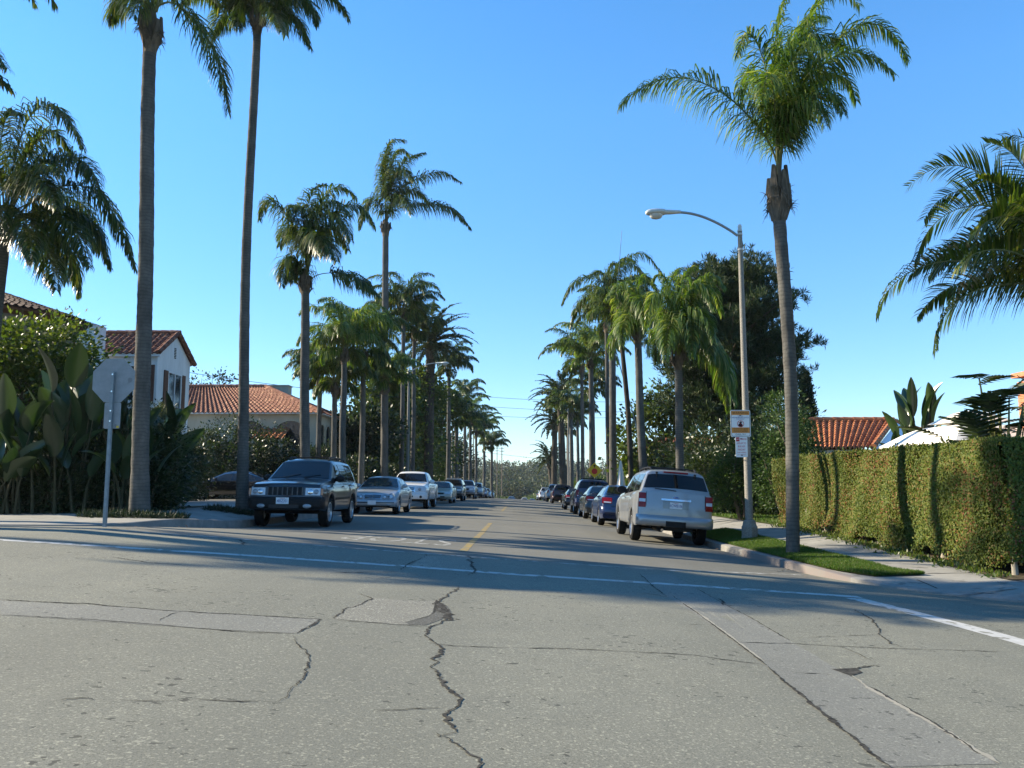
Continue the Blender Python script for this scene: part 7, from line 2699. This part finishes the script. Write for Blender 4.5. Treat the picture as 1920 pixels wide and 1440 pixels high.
# pale blue cottage with orange tiles behind the hedge
cb = Vector((at(1600, 840, 31).x, 32, gz(12, 31)))
h3 = thing('tiled_cottage', 'pale blue cottage with weathered orange tile roof behind the hedge', 'house', cb)
eL, eR = at(1524, 838, 30) - cb, at(1636, 838, 30) - cb
rL, rR = at(1508, 789, 33.5) - cb, at(1676, 789, 33.5) - cb
zE, zR = eL.z, rL.z
mb = MB()
w0, w1 = eL.x + .12, rR.x + 2.6
mb.box(((w0 + w1) / 2, 2.2, zE / 2 - .15), (w1 - w0, 7.4, zE + .02))
gx = rR.x
mb.build('wall', M['bluewall'], h3)
mb = MB()
tile_roof(mb, (eL.x - .1, -2.05, zE - .06), (eR.x, -2.05, zE - .06), (rR.x, 1.7, zR), (rL.x + .0, 1.7, zR), .24, .36, .07)
tile_roof(mb, (rR.x, 1.7, zR), (rL.x, 1.7, zR), (rL.x, 5.6, zE), (rR.x, 5.6, zE), .24, .36, .07)
ridge_tiles(mb, (rL.x, 1.7, zR + .05), (rR.x + .05, 1.7, zR + .05), .12)
ridge_tiles(mb, (eR.x, -2.05, zE + .0), (rR.x + .05, 1.7, zR + .04), .11)
rf = mb.build('roof', M['tile_orange'], h3)
mb = MB()
tile_roof(mb, (eR.x + .05, -2.2, zE - .25), (rR.x + 3.2, -2.2, zE - .25), (rR.x + 3.2, -.2, zE + .62), (rR.x - .2, .6, zE + .62), .24, .36, .07) if False else None
gab = [(eR.x + .02, -1.95, zE - .2), (rR.x + .1, 1.5, zR - .08), (rR.x + 2.7, 1.5, zE - .3), (eR.x + 1.8, -1.4, zE - .3)]
mb.add(gab, [(0, 1, 2), (0, 2, 3)])
mb.build('gable_wall', M['bluewall'], h3)
mb = MB()
ridge_tiles(mb, (rR.x + .05, 1.72, zR + .02), (rR.x + 3.0, 1.9, zE + .25), .11)
tile_roof(mb, (rR.x - .2, 3.4, zR - .55), (rR.x - 2.6, 3.4, zR - .55), (rR.x - 2.6, 5.4, zR + .25), (rR.x - .2, 5.4, zR + .25), .24, .36, .07) if False else None
mb.build('ridge_tile', M['tile_orange'], rf)
mb = MB()
mb.box(((eL.x + eR.x) / 2, -1.62, zE - .16), (eR.x - eL.x + .1, .12, .14))
mb.build('eave', M['trim'], rf)
win(h3, ((eL.x + eR.x) / 2, -1.5, zE - 1.1), 1.2, 1.0, (0, -1, 0), 2)

# house front glimpsed between the right trunks, with a garden wall pier
gb = Vector((9.6, 64, gz(9, 64)))
h4 = thing('white_house', 'white house with small tiled roof glimpsed between the right palm trunks', 'house', gb)
mb = MB()
mb.box((2.6, 0, 1.9), (6.0, 6.0, 3.8))
mb.box((-.8, -2.4, 1.35), (1.2, 1.6, 2.7))
mb.build('wall', M['white_paint'], h4)
mb = MB()
tile_roof(mb, (-1.6, -3.4, 2.65), (0.0, -3.4, 2.65), (-.0, -2.4, 3.35), (-1.6, -2.4, 3.35), .3, .4)
tile_roof(mb, (-.6, -3.4, 3.75), (5.9, -3.4, 3.75), (4.4, 0, 5.0), (1.0, 0, 5.0), .3, .4)
tile_roof(mb, (-.6, 3.4, 3.75), (-.6, -3.4, 3.75), (1.0, -.01, 5.0), (1.0, 0.01, 5.0), .3, .4)
mb.build('roof', M['tile_orange'], h4)
win(h4, (1.2, -3.0, 1.9), 1.1, 1.5, (0, -1, 0), 2)
win(h4, (-.4, .4, 2.4), .9, 1.2, (-1, 0, 0), 2)
gb = Vector((10.6, 46.5, gz(10, 46)))
h5 = thing('cream_house', 'cream house wall showing between pine and undergrowth, right of the street', 'house', gb)
mb = MB()
mb.box((3.0, 1.5, 1.6), (6.2, 5.0, 3.2))
mb.build('wall', M['cream'], h5)
mb = MB()
tile_roof(mb, (-.4, -1.4, 3.15), (6.4, -1.4, 3.15), (5.0, 1.5, 4.3), (1.2, 1.5, 4.3), .3, .4)
tile_roof(mb, (-.4, 4.4, 3.15), (-.4, -1.4, 3.15), (1.2, 1.49, 4.3), (1.2, 1.51, 4.3), .3, .4)
mb.build('roof', M['tile'], h5)
win(h5, (1.3, -1.0, 1.7), 1.1, 1.3, (0, -1, 0), 2)
mb = MB()
mb.box((.5, -1.012, 1.05), (.5, .024, 2.0))
mb.build('door', M['shutter'], h5)

# closed white garden parasol seen between the trunks
pp = Vector((at(1164, 880, 47).x, 47, gz(6.5, 47)))
pr = thing('garden_parasol', 'folded white parasol standing between two right palm trunks', 'parasol', pp)
mb = MB()
mb.tube([(0, 0, 0), (0, 0, 2.7)], .025, 8)
mb.build('pole', M['wood'], pr)
mb = MB()
vs, fs = [], []
pf = [(.03, 2.66), (.07, 2.45), (.12, 2.0), (.17, 1.55), (.22, 1.2), (.19, 1.05)]
for r, z in pf:
    for k in range(16):
        a = 2 * math.pi * k / 16
        q = r * (1 + .22 * (k % 2))
        vs.append((q * math.cos(a), q * math.sin(a), z))
for i in range(len(pf) - 1):
    for k in range(16):
        fs.append((i * 16 + k, i * 16 + (k + 1) % 16, (i + 1) * 16 + (k + 1) % 16, (i + 1) * 16 + k))
mb.add(vs, fs)
mb.build('canopy', M['canvas'], pr)

# white garden canopy behind the hedge
gc = at(1822, 835, 18.6)
gp_ = Vector((gc.x, 18.6, gz(10, 18.6)))
gz_ = thing('garden_canopy', 'white fabric garden canopy with a vented top, behind the hedge', 'canopy', gp_)
ze = 1.92 - gp_.z
hwid, apex = 1.38, 2.50 - gp_.z
mb = MB()


def cs(t, z0, z1, r0, r1, n=8, drop=0):
    """square tented skirt, sagging between corners"""
    rings = []
    for i in range(n + 1):
        u = i / n
        r = r0 + (r1 - r0) * u
        z = z0 + (z1 - z0) * math.sin(u * math.pi / 2) ** 1.1
        ring = []
        for k in range(32):
            a = 2 * math.pi * k / 32
            q = max(abs(math.cos(a)), abs(math.sin(a)))
            rr = r / q
            sag = -.05 * (1 - u) * (1 - abs(math.cos(2 * a)) if False else abs(math.sin(2 * a)) * 0)
            ring.append((rr * math.cos(a + R(8)), rr * math.sin(a + R(8)), z + sag))
        rings.append(ring)
    vs = [p for r_ in rings for p in r_]
    fs = [(i * 32 + k, i * 32 + (k + 1) % 32, (i + 1) * 32 + (k + 1) % 32, (i + 1) * 32 + k) for i in range(n) for k in range(32)]
    return vs, fs


v_, f_ = cs(0, ze, apex - .16, hwid, .52)
mb.add(v_, f_)
v_, f_ = cs(0, ze - .09, ze, hwid * 1.005, hwid, 2)
mb.add(v_, f_)
cn = mb.build('roof', M['canvas'], gz_, smooth=25)
mb = MB()
v_, f_ = cs(0, apex - .10, apex + .18, .62, .02)
mb.add(v_, f_)
mb.build('vent_top', M['canvas'], cn, smooth=25)
mb = MB()
for a in (45, 135, 225, 315):
    rr = (hwid - .06) * math.sqrt(2)
    p = (rr * math.cos(R(a + 8)), rr * math.sin(R(a + 8)))
    mb.tube([(p[0], p[1], 0), (p[0], p[1], ze + .02)], .035, 8)
    mb.tube([(p[0], p[1], ze + .0), (0, 0, apex)], .02, 6)
mb.build('frame', M['arm_steel'], gz_)
# brick chimney at the right edge
bc = at(1912, 745, 17.5)
root = thing('brick_chimney', 'red brick chimney behind the vines at the right edge', 'chimney', (bc.x + .62, 17.5, gz(11, 17.5)))
mb = MB()
hh = bc.z - root.location.z + .45
for k in range(int(hh / .09)):
    mb.box((0, 0, .045 + .09 * k), (.9 + rnd.uniform(-.008, .008), .7, .082))
mb.box((0, 0, hh + .05), (1.05, .85, .10))
mb.build('stack', M['brick'], root)

if HAZE:
    mb = MB()
    mb.box((0, 390, 6.5), (860, 1040, 37))
    m, nt, out = nodes('haze_air')
    v = nt.nodes.new('ShaderNodeVolumePrincipled')
    v.inputs['Color'].default_value = (.86, .92, 1.0, 1)
    v.inputs['Density'].default_value = HAZE
    v.inputs['Anisotropy'].default_value = .3
    L(nt, v.outputs[0], out.inputs['Volume'])
    hz = mb.build('haze', m)
    tag(hz, kind='stuff')
